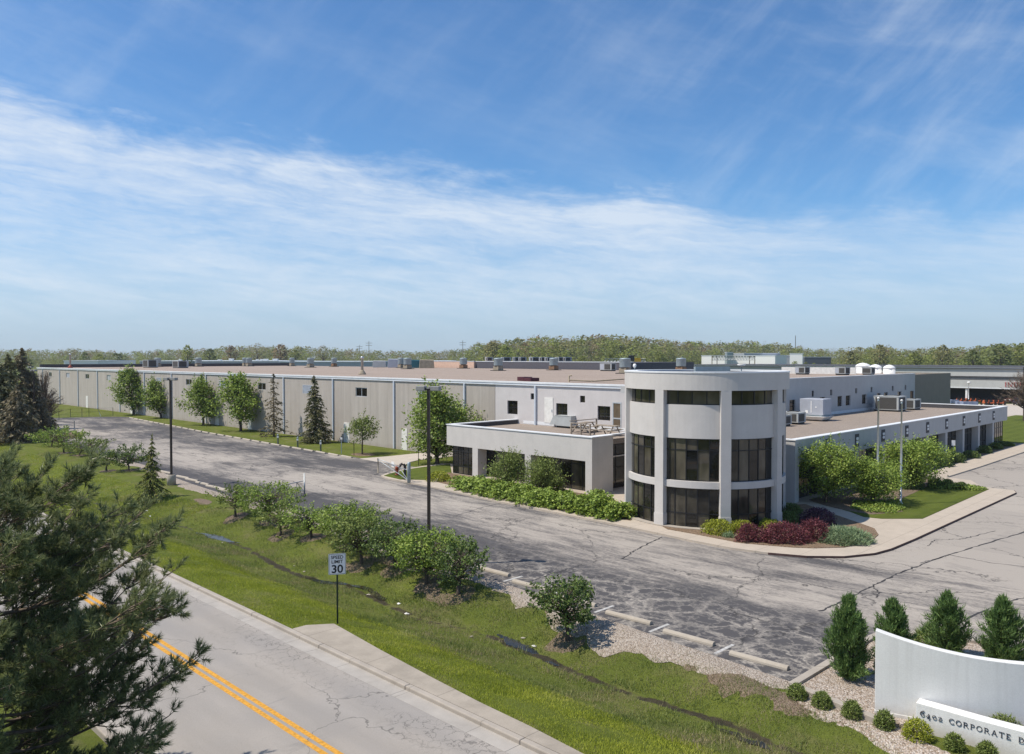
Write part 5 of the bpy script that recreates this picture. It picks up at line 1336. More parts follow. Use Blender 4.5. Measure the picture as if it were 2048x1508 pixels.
# ------------------------------------------------------------------ plants
PROF = {
 'ovate': lambda t: np.interp(t, [0, .12, .3, .55, .8, .95, 1], [.35, .8, 1, .86, .5, .2, .05]),
 'round': lambda t: np.sqrt(np.clip(1-(2*t-1)**2, 0, 1))*.95+.05,
 'umbrella': lambda t: np.interp(t, [0, .15, .45, .75, 1], [.55, .95, 1, .72, .2]),
 'flat': lambda t: np.interp(t, [0, .15, .45, .75, .92, 1], [.35, .68, .95, 1., .72, .35]),
 'mound': lambda t: np.interp(t, [0, .3, .6, .85, 1], [1, .98, .82, .5, .1]),
 'loose': lambda t: np.interp(t, [0, .2, .5, .8, 1], [.3, .8, 1, .75, .25]),
}
def tree(name, P, h, z0, rx, ry, mat, label, cat='tree', group=None, prof='ovate', clumps=70, per=40, leaf=.16, sig=.3, trunk=.12, seed=0, shoots=30, lean=(0, 0), bark='bark', up=.3, aspect=.62, trunks=1, rough=1.):
    rng = np.random.RandomState(seed)
    t = empty(name, P, 0, label, cat, group)
    tb = NM(); lf = NM(); C = []
    # trunk(s)
    tops = []
    for k in range(trunks):
        ox, oy = (0, 0) if trunks == 1 else rng.normal(size=2)*.12
        dx, dy = lean if trunks == 1 else rng.normal(size=2)*rx*.35
        zt_ = z0+(h-z0)*.72
        pts = [(ox, oy, -.15), (ox*1.1+dx*.08+rng.normal()*.03, oy+dy*.08, z0*.5), (ox+dx*.3+rng.normal()*.05*trunk*8, oy+dy*.3+rng.normal()*.05*trunk*8, z0), (ox+dx*.6, oy+dy*.6, z0+(zt_-z0)*.5), (ox+dx, oy+dy, zt_)]
        tb.tube(pts, [trunk*1.35, trunk, trunk*.85, trunk*.5, trunk*.12], 8); tops.append(np.array(pts))
    T = rng.uniform(0, 1, clumps)**.9; ph = rng.uniform(0, 2*np.pi, clumps); ro = rng.uniform(.12, 1, clumps)**.55
    lob = 1+.18*np.sin(3*ph+seed)+.14*np.sin(5*ph+T*7+seed*2.)
    ro = ro*lob*rough*PROF[prof](T)
    cx = ro*rx*np.cos(ph)+lean[0]*T; cy = ro*ry*np.sin(ph)+lean[1]*T; cz = z0+(h-z0)*T*.97+rng.normal(size=clumps)*.05*(h-z0)
    C = np.stack([cx, cy, np.clip(cz, z0*.75, h)], 1)
    for i in range(clumps):
        tp = tops[i % len(tops)]; f = np.clip((C[i, 2]-z0)/(h-z0)*.75-.12, -.25, .62)
        zs = z0+f*(h-z0); zs = max(zs, z0*.55)
        a = np.array([np.interp(zs, tp[:, 2], tp[:, 0]), np.interp(zs, tp[:, 2], tp[:, 1]), zs])
        m_ = a*.45+C[i]*.55+np.array([0, 0, .06*(h-z0)])+rng.normal(size=3)*.05*rx
        r0 = trunk*.32*(1-.5*f)
        tb.tube([a, m_, C[i]], [r0, r0*.55, r0*.15], 4)
    n = clumps*per
    base = np.repeat(C, per, 0)
    off = rng.normal(size=(n, 3))*sig*np.array([1, 1, .7])
    lf.leaves(base+off, leaf, rng, aspect, up)
    if shoots:
        o_ = np.argsort(-(ro/np.maximum(PROF[prof](T), .05)+T*.6))[:max(1, shoots)]
        for i in o_:
            d = C[i]-np.array([lean[0]*T[i], lean[1]*T[i], z0+(h-z0)*.25]); d /= np.linalg.norm(d)+1e-6; d = d+rng.normal(size=3)*.3; d[2] += .25; d /= np.linalg.norm(d)
            L = sig*rng.uniform(1.3, 3.4); k = 10
            s = np.linspace(.2, 1, k)[:, None]
            pt = C[i]+d*L*s
            tb.tube([C[i], C[i]+d*L], [trunk*.05, trunk*.02], 3)
            lf.leaves(np.repeat(pt, 2, 0)+rng.normal(size=(2*k, 3))*leaf*.4, leaf*.9, rng, aspect, up)
    tb.build('trunk' if cat == 'tree' else 'stem', M[bark], t, True); lf.build('crown' if cat == 'tree' else 'foliage', M[mat], t)
    return t

def pxtree(name, u, v, utl, utr, vtop, vcrown, mat, label, zfun=None, **k):
    """size a plant from where it stands and how far it reaches"""
    P = zfun(u, v) if zfun else gpt(u, v)
    s = P.y/F; h = at(u, vtop, P.y).z-P.z; z0 = max(.12, at(u, vcrown, P.y).z-P.z)
    w = (utr-utl)/2*s; ln = ((utl+utr)/2-u)*s
    k.setdefault('ry', w*.9)
    g_ = k.pop('grow', 1.)
    return tree(name, P, h, z0, w*g_, k.pop('ry')*g_, mat, label, lean=(ln, 0), **k)

G = 'trees along the warehouse wall'
pxtree('maple_tree', 267.5, 829.5, 222, 290, 743, 812, 'leaf_maple', 'tall leafy green tree farthest left in front of the warehouse wall', group=G, seed=1, clumps=95, per=40, leaf=.36, sig=.55, trunk=.19)
pxtree('maple_tree', 323, 836, 279, 331, 765, 822, 'leaf_maple', 'smaller leaning green tree, second from left before the warehouse wall', group=G, seed=2, clumps=70, per=40, leaf=.32, sig=.5, trunk=.15)
pxtree('maple_tree', 406.5, 850, 364, 437, 763, 830, 'leaf_maple', 'rounded green tree just right of the left lamp post before the warehouse', group=G, seed=3, clumps=90, per=40, leaf=.32, sig=.5, trunk=.15)
pxtree('maple_tree', 482, 862, 427, 516, 755, 838, 'leaf_bright', 'broad bright green tree left of the sparse spruce before the warehouse', group=G, seed=4, clumps=110, per=42, leaf=.30, sig=.5, trunk=.16)
pxtree('maple_tree', 724.5, 908.5, 694, 757, 838, 884, 'leaf_olive', 'small young tree with round crown on a mulch ring beside the drive', group=G, seed=6, clumps=45, per=36, leaf=.19, sig=.3, trunk=.07, prof='round')
pxtree('maple_tree', 874, 929, 812, 922, 776, 905, 'leaf_maple', 'large dense green tree behind the middle lamp post', group=G, seed=7, clumps=150, per=52, leaf=.26, sig=.48, trunk=.17, prof='ovate')
P_ = gp(872, 929)
pxtree('maple_tree', 915, 921, 880, 952, 812, 876, 'leaf_maple', 'low side crown reaching right behind the large dense tree', group=G, seed=8, clumps=50, per=40, leaf=.24, sig=.4, trunk=.09, prof='round')

# spruces
def spruce(P, h, r, mat, label, seed, dens=1., group='conifers', droop=.35, leaf=.30, zb=.06, ncl=7, name='spruce_tree', power=.85, levels=None, leanx=0.):
    rng = np.random.RandomState(seed); t = empty(name, P, 0, label, 'tree', group)
    tb = NM(); lf = NM()
    tb.tube([(0, 0, -.2), (leanx*.3, 0, h*.4), (leanx, 0, h*.98)], [h*.018, h*.012, .012], 7)
    lv = levels or int(h/.26)
    for i in range(lv):
        tt = (i+rng.uniform(0, .8))/lv; z = h*(zb+(1-zb)*tt)
        L0 = r*(1-tt)**power+.10
        for k in range(max(3, int(ncl*dens*(1-.4*tt)))):
            a = rng.uniform(0, 2*np.pi); L = L0*rng.uniform(.5, 1.1)
            d = np.array([np.cos(a), np.sin(a), 0]); o = np.array([leanx*tt, 0, 0])
            s = np.linspace(.12, 1, 5)
            pts = o+d*L*s[:, None]+np.array([0, 0, 1.])*(z-droop*L*s**1.3+.16*droop*L*s**4)[:, None]
            tb.tube(pts[[0, 2, 4]], [.016*h*.12+.012, .012, .005], 3)
            m_ = max(4, int(L/leaf*5.5*dens))
            q = rng.uniform(.08, 1.02, m_)
            C = o+d*(L*q)[:, None]+np.array([0, 0, 1.])*(z-droop*L*q**1.3+.16*droop*L*q**4)[:, None]
            side = np.array([-np.sin(a), np.cos(a), 0]); C = C+side*(rng.normal(size=m_)*.16*L*(1-.5*q))[:, None]
            C[:, 2] -= np.abs(rng.normal(size=m_))*leaf*.35
            D = d*.8+side*rng.normal(size=(m_, 1))*.7+np.array([0, 0, -.55]); D = D+rng.normal(size=D.shape)*.3; D /= np.linalg.norm(D, axis=1)[:, None]
            lf.needles(C-D*leaf*.4, D, leaf*rng.uniform(.7, 1.3, m_), leaf*.42, rng)
    for k in range(8):
        D = rng.normal(size=(1, 3))*.3+np.array([[0, 0, 1.]]); lf.needles(np.array([[leanx, 0, h*(.93+.008*k)]]), D/np.linalg.norm(D), .25, .07, rng)
    tb.build('trunk', M['bark'], t, True); lf.build('crown', M[mat], t); return t
P = gp(548, 873); spruce(P, at(549, 746, P.y).z, 2.25, 'needle_spruce_tan', 'thin sparse spruce with see-through top before the warehouse wall', 21, .62, leaf=.36, ncl=6)
P = gp(632, 885); spruce(P, at(627, 750, P.y).z, 2.1, 'needle_spruce', 'dark dense spruce right of the sparse one before the warehouse wall', 22, 1.15, leaf=.32, ncl=9, leanx=-.2)
P = gpt(300, 1004); spruce(P, at(306, 870, P.y).z-P.z, 1.75, 'needle_gold', 'drooping golden-green conifer with narrow top beside the left lamp post', 23, 1.1, leaf=.19, ncl=10, droop=.75, leanx=.2, power=1.25)
for i, (u, v, vt, r, m_, lab) in enumerate(((18, 872, 708, 3.0, 'needle_spruce', 'dark evergreen at the far left edge, left of two spires'), (46, 866, 696, 3.1, 'needle_spruce_tan', 'tallest dark evergreen spire at the far left'), (4, 880, 728, 3.4, 'needle_spruce', 'evergreen cut by the left edge of the view'), (68, 866, 745, 2.6, 'needle_spruce_tan', 'brownish bare-topped evergreen beside the far left lamp posts'), (36, 884, 770, 2.9, 'needle_spruce_tan', 'lower dark evergreen at the front of the far left group'), (80, 862, 800, 2.3, 'needle_spruce', 'lowest dark evergreen at the right of the far left group'))):
    P = gp(u, v); spruce(P, at(u, vt, P.y).z, r*1.15, m_, lab, 30+i, 1.0, 'evergreens at the far left', leaf=.52, ncl=9, droop=.25, power=.7)
# leafless brush by the evergreens
def bare_tree(P, h, w, label, seed, mat='twig_brown', n=90, leafm=None, k=1.):
    rng = np.random.RandomState(seed); t = empty('bare_tree', P, 0, label, 'tree'); tb = NM(); tw = NM()
    tb.tube([(0, 0, -.2), (0, 0, h*.3), (.1, 0, h*.55)], [h*.022, h*.016, h*.006], 7)
    for i in range(n):
        a = rng.uniform(0, 2*np.pi); tt = rng.uniform(0, 1); e = np.array([np.cos(a)*w*(.35+.65*rng.uniform()), np.sin(a)*w*(.35+.65*rng.uniform()), h*(.42+.58*tt)])
        e[:2] *= (1.05-.75*tt)
        s = np.array([.03*rng.normal(), .03*rng.normal(), h*(.2+.33*rng.uniform()*tt+.05)]); m_ = s*.4+e*.6+np.array([0, 0, .05*h])
        tb.tube([s, m_, e], [h*.006*k, h*.0035*k, h*.0014*k], 3)
        q = 16; f = rng.uniform(.35, 1., q)[:, None]; B_ = s*(1-f)**2+2*m_*f*(1-f)+e*f*f
        D = (e-s)/np.linalg.norm(e-s)*.6+rng.normal(size=(q, 3))*.55; D /= np.linalg.norm(D, axis=1)[:, None]
        tw.needles(B_, D, h*.11*rng.uniform(.5, 1.2, q), h*.0048*k, rng)
    tb.build('trunk', M['bark'], t, True); tw.build('crown', M[mat], t); return t
P = gp(2019, 840); P.y = min(P.y, 118); bare_tree(Vector((P.x, P.y, 0)), at(2000, 742, P.y).z, 4.6, 'leafless brown tree before the store at the right edge', 51, n=150)
for u, v, vt, w, lab, sd in ((88, 858, 742, 2.6, 'leafless brown sapling reaching over the warehouse end beside the evergreens', 52), (100, 850, 785, 2.0, 'low leafless brush at the warehouse corner', 53)):
    P = gp(u, v); bare_tree(P, at(u, vt, P.y).z, w, lab, sd, n=70, k=1.3)

# crabapples along the ditch
GC = 'crabapple trees along the ditch bank'
CR = [
 (128.4, 906, 72, 166, 861, 899, 'leaf_bright', 'bright green spreading crabapple above the pine top at far left', 60, 9, 1.),
 (104, 893, 78, 135, 864, 888, 'leaf_olive', 'dull olive crabapple behind the bright one at far left', 30, 8, 1.),
 (157.7, 911, 152, 217, 883, 906, 'leaf_olive', 'olive-green crabapple right of the bright far left one', 44, 9, 1.),
 (213.6, 942, 190, 240, 906, 934, 'leaf_olive', 'thin small crabapple with bare stem left of the round one', 22, 7, .9),
 (257, 941, 226, 292, 899, 934, 'leaf_deep', 'round dark green crabapple left of the drooping conifer', 52, 9, 1.),
 (471.5, 1034, 436, 506, 975, 1023, 'leaf_olive', 'olive crabapple with see-through crown before the open gate', 52, 8, 1.),
 (538, 1044, 490, 597, 976, 1036, 'leaf_bright', 'bright green crabapple beneath the open gate', 85, 9, 1.),
 (561, 1071, 520, 595, 1017, 1058, 'leaf_olive', 'thin pale olive crabapple in front of the bright one by the gate', 30, 6, .85),
 (624, 1075, 573, 657, 1026, 1062, 'leaf_bright', 'low crabapple with flat crown and visible trunk above a mulch ring', 48, 8, 1.),
 (697, 1092, 641, 752, 1018, 1082, 'leaf_bright', 'large bright crabapple behind the speed limit sign', 110, 10, 1.),
 (722, 1128, 664, 770, 1044, 1106, 'leaf_olive', 'yellow-olive crabapple right above the speed limit sign', 85, 9, 1.),
 (790, 1138, 742, 842, 1054, 1122, 'leaf_deep', 'loose crabapple left of the middle lamp post', 75, 9, 1.),
 (852, 1168, 796, 926, 1075, 1148, 'leaf_bright', 'wide bright crabapple in front of the middle lamp post', 120, 10, 1.),
 (915.7, 1189, 880, 968, 1094, 1148, 'leaf_deep', 'last crabapple of the row, its branch reaching right over the lot', 60, 9, 1.),
 (1134.4, 1281, 1066, 1197, 1168, 1250, 'leaf_deep', 'lone small tree standing on the gravel strip', 80, 9, 1.)]
for i, (u, v, a, b_, vt, vc, m_, lab, ncl, per, rg) in enumerate(CR):
    pxtree('crabapple_tree', u, v, a-4, b_+4, vt-2, vt+(v-vt)*.66, m_, lab, group=GC, prof='flat', clumps=int(ncl*1.7), per=int(per*1.55), leaf=.115 if v > 1000 else .15, sig=.16 if v < 1200 else .12, trunk=.07, seed=60+i, shoots=int(ncl*1.2), rough=rg, up=.2, grow=1.14 if v < 1200 else .95)
    P = gpt(u, v)
    if v > 900:
        q, p = pq(P)[1], pq(P)[0]
        st = [(p+.75*tt, q-.75*math.sqrt(max(0, 1-tt*tt)), q+.75*math.sqrt(max(0, 1-tt*tt))) for tt in np.linspace(-1, 1, 9)]
        drape('mulch_ring', st, M['soil'], .014, 5, 100+i, .08)
pt = pq(gp(724.5, 908.5)); drape('mulch_ring', [(pt[0]+1.5*tt, pt[1]-1.1*math.sqrt(max(0, 1-tt*tt)), pt[1]+1.1*math.sqrt(max(0, 1-tt*tt))) for tt in np.linspace(-1, 1, 9)], M['mulch'], .02, 5, 130, .1)

# shrubs by the offices
def shrub(P, rx, ry, h, mat, label, seed, n=1400, leaf=.10, group=None, name='shrub', cat='shrub', lump=.13, up=.1, aspect=.65, spike=0.):
    """clipped or mounded shrub: leaves through a lumpy half-ellipsoid"""
    rng = np.random.RandomState(seed); t = empty(name, P, 0, label, cat, group)
    ph = rng.uniform(0, 2*np.pi, n); ct = rng.uniform(-.15, 1, n); st = np.sqrt(np.clip(1-ct*ct, 0, 1))
    rr = 1-np.abs(rng.normal(size=n))*.10-rng.uniform(0, 1, n)**5*.5
    lob = 1+lump*np.sin(3*ph+seed)*st+lump*.8*np.sin(7*ph+4*ct+seed)*st+lump*.5*np.sin(13*ph-9*ct)*st+rng.normal(size=n)*.03
    rr = rr*lob
    C = np.stack([rx*rr*st*np.cos(ph), ry*rr*st*np.sin(ph), np.maximum(.02, h*(.12+.88*rr*np.maximum(ct, -.12)))], 1)
    lf = NM().leaves(C, leaf, rng, aspect, up)
    if spike:
        k = n//3; i = rng.choice(n, k); D = C[i]/np.array([rx, ry, h]); D[:, 2] += .3; D += rng.normal(size=D.shape)*.35; D /= np.linalg.norm(D, axis=1)[:, None]+1e-6
        lf.needles(C[i], D, spike*rng.uniform(.5, 1.2, k), leaf*.5, rng)
    lf.build('foliage', M[mat], t)
    tb = NM()
    for k in range(5):
        a = 2*np.pi*k/5+seed; tb.tube([(0, 0, -.1), (rx*.3*np.cos(a), ry*.3*np.sin(a), h*.35), (rx*.6*np.cos(a), ry*.6*np.sin(a), h*.68)], [.03, .02, .006], 4)
    tb.build('stem', M['bark'], t, True); return t
def pxshrub(u0, u1, vt, vb, mat, label, seed, dz=.12, dep=.85, n=1400, leaf=.1, hk=1., **k):
    """ground spot from the bottom edge of what shows"""
    u = (u0+u1)/2; P = gp(u, vb, dz); w = (u1-u0)/2*P.y/F; c = P+Vector((0, w*dep*.9, 0))
    h = at(u, vt, c.y+.1*w).z-dz
    return shrub(c, w, w*dep, max(.2, h*hk), mat, label, seed, n, leaf, **k)
GS = 'clipped shrubs in the bed at the foot of the tower'
pxshrub(1412, 1477, 1037, 1072, 'leaf_yellow', 'largest rounded yellow-green shrub at the foot of the tower', 201, n=3200, leaf=.075, group=GS)
pxshrub(1466, 1513, 1039, 1068, 'leaf_yellow', 'yellow-green shrub tucked between a lime shrub and a red one', 202, n=2200, leaf=.075, group=GS)
pxshrub(1520, 1570, 1037, 1060, 'leaf_yellow', 'yellow-green shrub behind the wide red barberry', 203, n=2200, leaf=.075, group=GS)
GR = 'red barberry shrubs by the tower'
pxshrub(1477, 1527, 1047, 1086, 'leaf_red', 'small wine-red barberry at the left of the red clump', 204, n=2600, leaf=.07, group=GR, spike=.16, lump=.2)
pxshrub(1526, 1624, 1045, 1090, 'leaf_red', 'widest wine-red barberry in the middle of the red clump', 205, n=5200, leaf=.075, group=GR, spike=.18, lump=.16, dep=.7)
pxshrub(1606, 1670, 1038, 1085, 'leaf_red', 'wine-red barberry beside the grey-green juniper', 206, n=3400, leaf=.075, group=GR, spike=.18, lump=.16, dep=.8)
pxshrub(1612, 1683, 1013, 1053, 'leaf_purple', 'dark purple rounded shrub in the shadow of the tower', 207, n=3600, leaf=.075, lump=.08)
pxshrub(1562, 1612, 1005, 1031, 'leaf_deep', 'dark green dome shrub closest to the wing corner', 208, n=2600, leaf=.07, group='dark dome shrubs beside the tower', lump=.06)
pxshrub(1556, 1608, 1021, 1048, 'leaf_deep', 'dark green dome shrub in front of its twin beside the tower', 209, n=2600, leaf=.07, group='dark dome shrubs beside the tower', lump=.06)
pxshrub(1652, 1757, 1045, 1092, 'leaf_sage', 'low spreading grey-green juniper at the rounded end of the bed', 210, n=7500, leaf=.085, spike=.2, lump=.10, dep=.85, hk=.75, aspect=.3)
pxshrub(1448, 1470, 1066, 1076, 'leaf_sage', 'tuft of grey-green grass at the front of the lime shrub', 211, n=500, leaf=.06, spike=.2)
# leafy ground shrubs in front of the low wing
rng = random.Random(5)
GL = 'low leafy shrubs in front of the low wing'
row = [(912,960,942,982),(950,998,944,990),(985,1035,950,997),(1020,1075,956,1004),(1058,1115,966,1014),(1098,1152,968,1021),(1138,1190,974,1028),(1178,1226,970,1034),(1212,1262,990,1040)]
for i, (a, b_, vt, vb) in enumerate(row):
    lab = 'leafy bright green ground shrub nearest the yellow-green round shrub' if i == 0 else ('leafy bright green ground shrub touching the left column of the tower' if i == len(row)-1 else 'leafy bright green ground shrub in the row between sidewalk and low wing')
    pxshrub(a-12, b_+12, vt+5, vb, 'leaf_bright', lab, 220+i, n=2600, leaf=.17, group=GL if 0 < i < len(row)-1 else None, hk=.76, lump=.28, dep=1.15, up=.6, aspect=.75, spike=0)
for a, b_, vt, vb, lab, sd in ((1075,1130,948,985,'taller green ground shrub before the wing window',232),(1178,1215,978,1012,'green ground shrub at the foot of the wing end wall',233)):
    pxshrub(a, b_, vt, vb, 'leaf_maple', lab, sd, n=1600, leaf=.16, lump=.16, dep=.8, up=.5)
pxtree('large_shrub', 1018, 986, 982, 1058, 913, 972, 'leaf_olive', 'tall feathery shrub left of its pair before the low wing windows', zfun=lambda u, v: gp(u, v, .12)+Vector((0, .9, 0)), cat='shrub', group='tall shrubs before the low wing', prof='loose', clumps=110, per=50, leaf=.11, sig=.3, trunk=.05, seed=240, shoots=70, trunks=4)
pxtree('large_shrub', 1082, 992, 1044, 1122, 924, 978, 'leaf_olive', 'tall feathery shrub right of its pair, with long shoots', zfun=lambda u, v: gp(u, v, .12)+Vector((0, .9, 0)), cat='shrub', group='tall shrubs before the low wing', prof='loose', clumps=95, per=50, leaf=.11, sig=.28, trunk=.05, seed=241, shoots=70, trunks=4)
pxshrub(850, 901, 941, 964, 'leaf_yellow', 'rounded yellow-green shrub left of the low wing by the sidewalk', 242, n=2000, leaf=.10, lump=.08)
# right-hand front garden
GT = 'small leafy trees on the front lawn'
gz = lambda u, v: gp(u, v, .13)
pxtree('ornamental_tree', 1652, 1003, 1604, 1722, 893, 985, 'leaf_bright', 'light green ornamental tree nearest the tower on the front lawn', zfun=gz, group=GT, prof='flat', clumps=150, per=60, leaf=.13, sig=.30, trunk=.08, seed=250, shoots=60)
pxtree('ornamental_tree', 1745, 1005, 1690, 1806, 928, 990, 'leaf_bright', 'lower light green ornamental tree between the two flagpoles', zfun=gz, group=GT, prof='flat', clumps=130, per=60, leaf=.13, sig=.28, trunk=.08, seed=251, shoots=55)
pxtree('ornamental_tree', 1828, 975, 1752, 1896, 887, 955, 'leaf_bright', 'wide light green ornamental tree behind the nearer flagpole', zfun=gz, group=GT, prof='flat', clumps=170, per=60, leaf=.14, sig=.33, trunk=.09, seed=252, shoots=70)
pxshrub(1800, 1856, 938, 980, 'leaf_deep', 'large dark dense hedge shrub under the wide ornamental tree', 253, n=3600, leaf=.09, lump=.06)
pxshrub(1861, 1892, 954, 975, 'leaf_deep', 'small round dark shrub left of three at the lawn edge', 254, n=1400, leaf=.08, group='round shrubs at the lawn edge', lump=.05)
pxshrub(1889, 1912, 957, 974, 'leaf_deep', 'small round dark shrub in the middle of three at the lawn edge', 255, n=1200, leaf=.08, group='round shrubs at the lawn edge', lump=.05)
pxshrub(1916, 1940, 963, 979, 'leaf_deep', 'small round dark shrub right of three at the lawn edge', 256, n=1200, leaf=.08, group='round shrubs at the lawn edge', lump=.05)
for i, (a, b_, vt, vb) in enumerate(((1876,1912,908,934),(1902,1936,904,926),(1928,1966,900,917),(1958,1990,890,907),(1980,2012,884,899),(2000,2034,882,893))):
    pxshrub(a, b_, vt, vb, 'leaf_deep', 'low dark hedge shrub along the foot of the right wing', 260+i, n=1300, leaf=.11, group='low hedge along the right wing', lump=.1, dep=.6)
# leafy ground cover on the lawn edges
def groundcover(name, poly_px, n, leaf, mat, label, seed, z=.135, h=.16):
    rng = np.random.RandomState(seed); A = [gp(*k, z) for k in poly_px]
    X = [a.x for a in A]; Y = [a.y for a in A]; C = []
    def inside(x, y):
        c = False; j = len(A)-1
        for i in range(len(A)):
            if (A[i].y > y) != (A[j].y > y) and x < (A[j].x-A[i].x)*(y-A[i].y)/(A[j].y-A[i].y)+A[i].x: c = not c
            j = i
        return c
    while len(C) < n:
        x, y = rng.uniform(min(X), max(X)), rng.uniform(min(Y), max(Y))
        if inside(x, y): C.append((x, y, z+rng.uniform(.0, h)*(1+.6*math.sin(x*2.1)*math.cos(y*1.7))))
    o = NM().leaves(np.array(C), leaf, rng, .7, .5).build(name, M[mat]); o['kind'] = 'stuff'; o['label'] = label
groundcover('ground_cover', ((1700,1016),(1740,1026),(1790,1026),(1812,1018),(1800,1004),(1760,1003),(1715,1004)), 2600, .13, 'leaf_bright', 'leafy ground cover round the flagpoles', 270)
groundcover('ground_cover', ((1860,976),(1960,982),(1975,976),(1945,972),(1880,966),(1856,966)), 1800, .13, 'leaf_maple', 'leafy ground cover at the lawn edge', 271, h=.22)

# ------------------------------------------------------------------ monument planting
GB = 'small clipped box shrubs in the gravel bed'
bx = [(1599.5,1376,1409,'small round box shrub left end of the row, at the planter kerb corner'),(1650,1391,1427,'second small round box shrub along the planter kerb'),(1711,1408,1448,'third small round box shrub along the planter kerb'),(1775.5,1428,1469,'small round box shrub under the left edge of the monument wall'),(1846,1448,1494,'largest box shrub below the number 6402'),(1917,1475,1512,'box shrub below the letters on the monument'),(1983,1492,1530,'box shrub cut by the bottom edge of the view')]
for i, (u, vt, vb, lab) in enumerate(bx):
    w = {4: 29}.get(i, 20); m_ = 'leaf_yellow' if i in (4,) else 'leaf_olive'
    P = gpt(u, vb-5); s = P.y/F; rr = w*s
    shrub(P+Vector((0, rr*.8, .03)), rr, rr, (vb-vt)*s*.86, 'box_leaf' if False else m_, lab, 300+i, 1500, .045, GB, 'box_shrub', lump=.05, spike=.08)
shrub(Vector((12.25, 19.75, .05)), .42, .3, .55, 'leaf_olive', 'small box shrub growing between the two monument walls', 310, 1500, .045, None, 'box_shrub', spike=.08)
def juniper(P, h, r, label, seed, n=2600):
    rng = np.random.RandomState(seed); t = empty('juniper_tree', P, 0, label, 'tree', 'upright junipers round the monument'); lf = NM(); tb = NM()
    tb.tube([(0, 0, -.1), (.02, 0, h*.5), (0, 0, h*.92)], [.05, .03, .008], 6)
    k = 130; tt = rng.uniform(0, 1, k)**.85; a = rng.uniform(0, 2*np.pi, k)
    rad = r*np.interp(tt, [0, .08, .3, .55, .75, .9, 1], [.55, .88, 1, .86, .58, .26, .03])*(1+.22*np.sin(3*a+seed)+.16*np.sin(5*a+tt*9))*rng.uniform(.75, 1.12, k)
    tips = np.stack([rad*np.cos(a), rad*np.sin(a), h*(.06+.92*tt)], 1)
    for i in range(k):
        s = np.array([0, 0, max(.02, tips[i, 2]-.32*h*(.4+rad[i]/r*.4))]); d = tips[i]-s; L = np.linalg.norm(d); d /= L
        tb.tube([s, tips[i]], [.012, .004], 3)
        m_ = n//26; f = rng.uniform(.25, 1.12, m_)[:, None]; B_ = s+d*L*f+rng.normal(size=(m_, 3))*.055*(1.25-f*.5)
        D = d*.75+np.array([0, 0, .45])+rng.normal(size=(m_, 3))*.42; D /= np.linalg.norm(D, axis=1)[:, None]
        lf.needles(B_, D, .13*rng.uniform(.6, 1.6, m_), .032, rng)
    tb.build('trunk', M['bark'], t, True); lf.build('crown', M['needle_juniper'], t)
for i, (u, v, vt, w, lab) in enumerate(((1697,1357,1190,38,'upright juniper standing clear left of the monument wall'),(1786,1318,1201,30,'upright juniper with twin tips behind the left end of the monument wall'),(1893,1312,1187,33,'upright juniper behind the middle of the monument wall'),(2004,1330,1196,38,'upright juniper behind the monument wall at the right edge'))):
    P = gp(u, v, .07); juniper(P, at(u, vt, P.y).z-.07, w*P.y/F*1.05, lab, 320+i)
shrub(gp(1862, 1296, .07)+Vector((0, .1, 0)), .5, .45, .62, 'leaf_olive', 'low feathery green shrub between two junipers behind the monument', 330, 1400, .06, spike=.25)
shrub(gp(1752, 1352, .07)+Vector((0.35, .2, 0)), .28, .3, .9, 'needle_juniper', 'narrow green shrub squeezed against the left end of the monument', 331, 1300, .06, spike=.15)
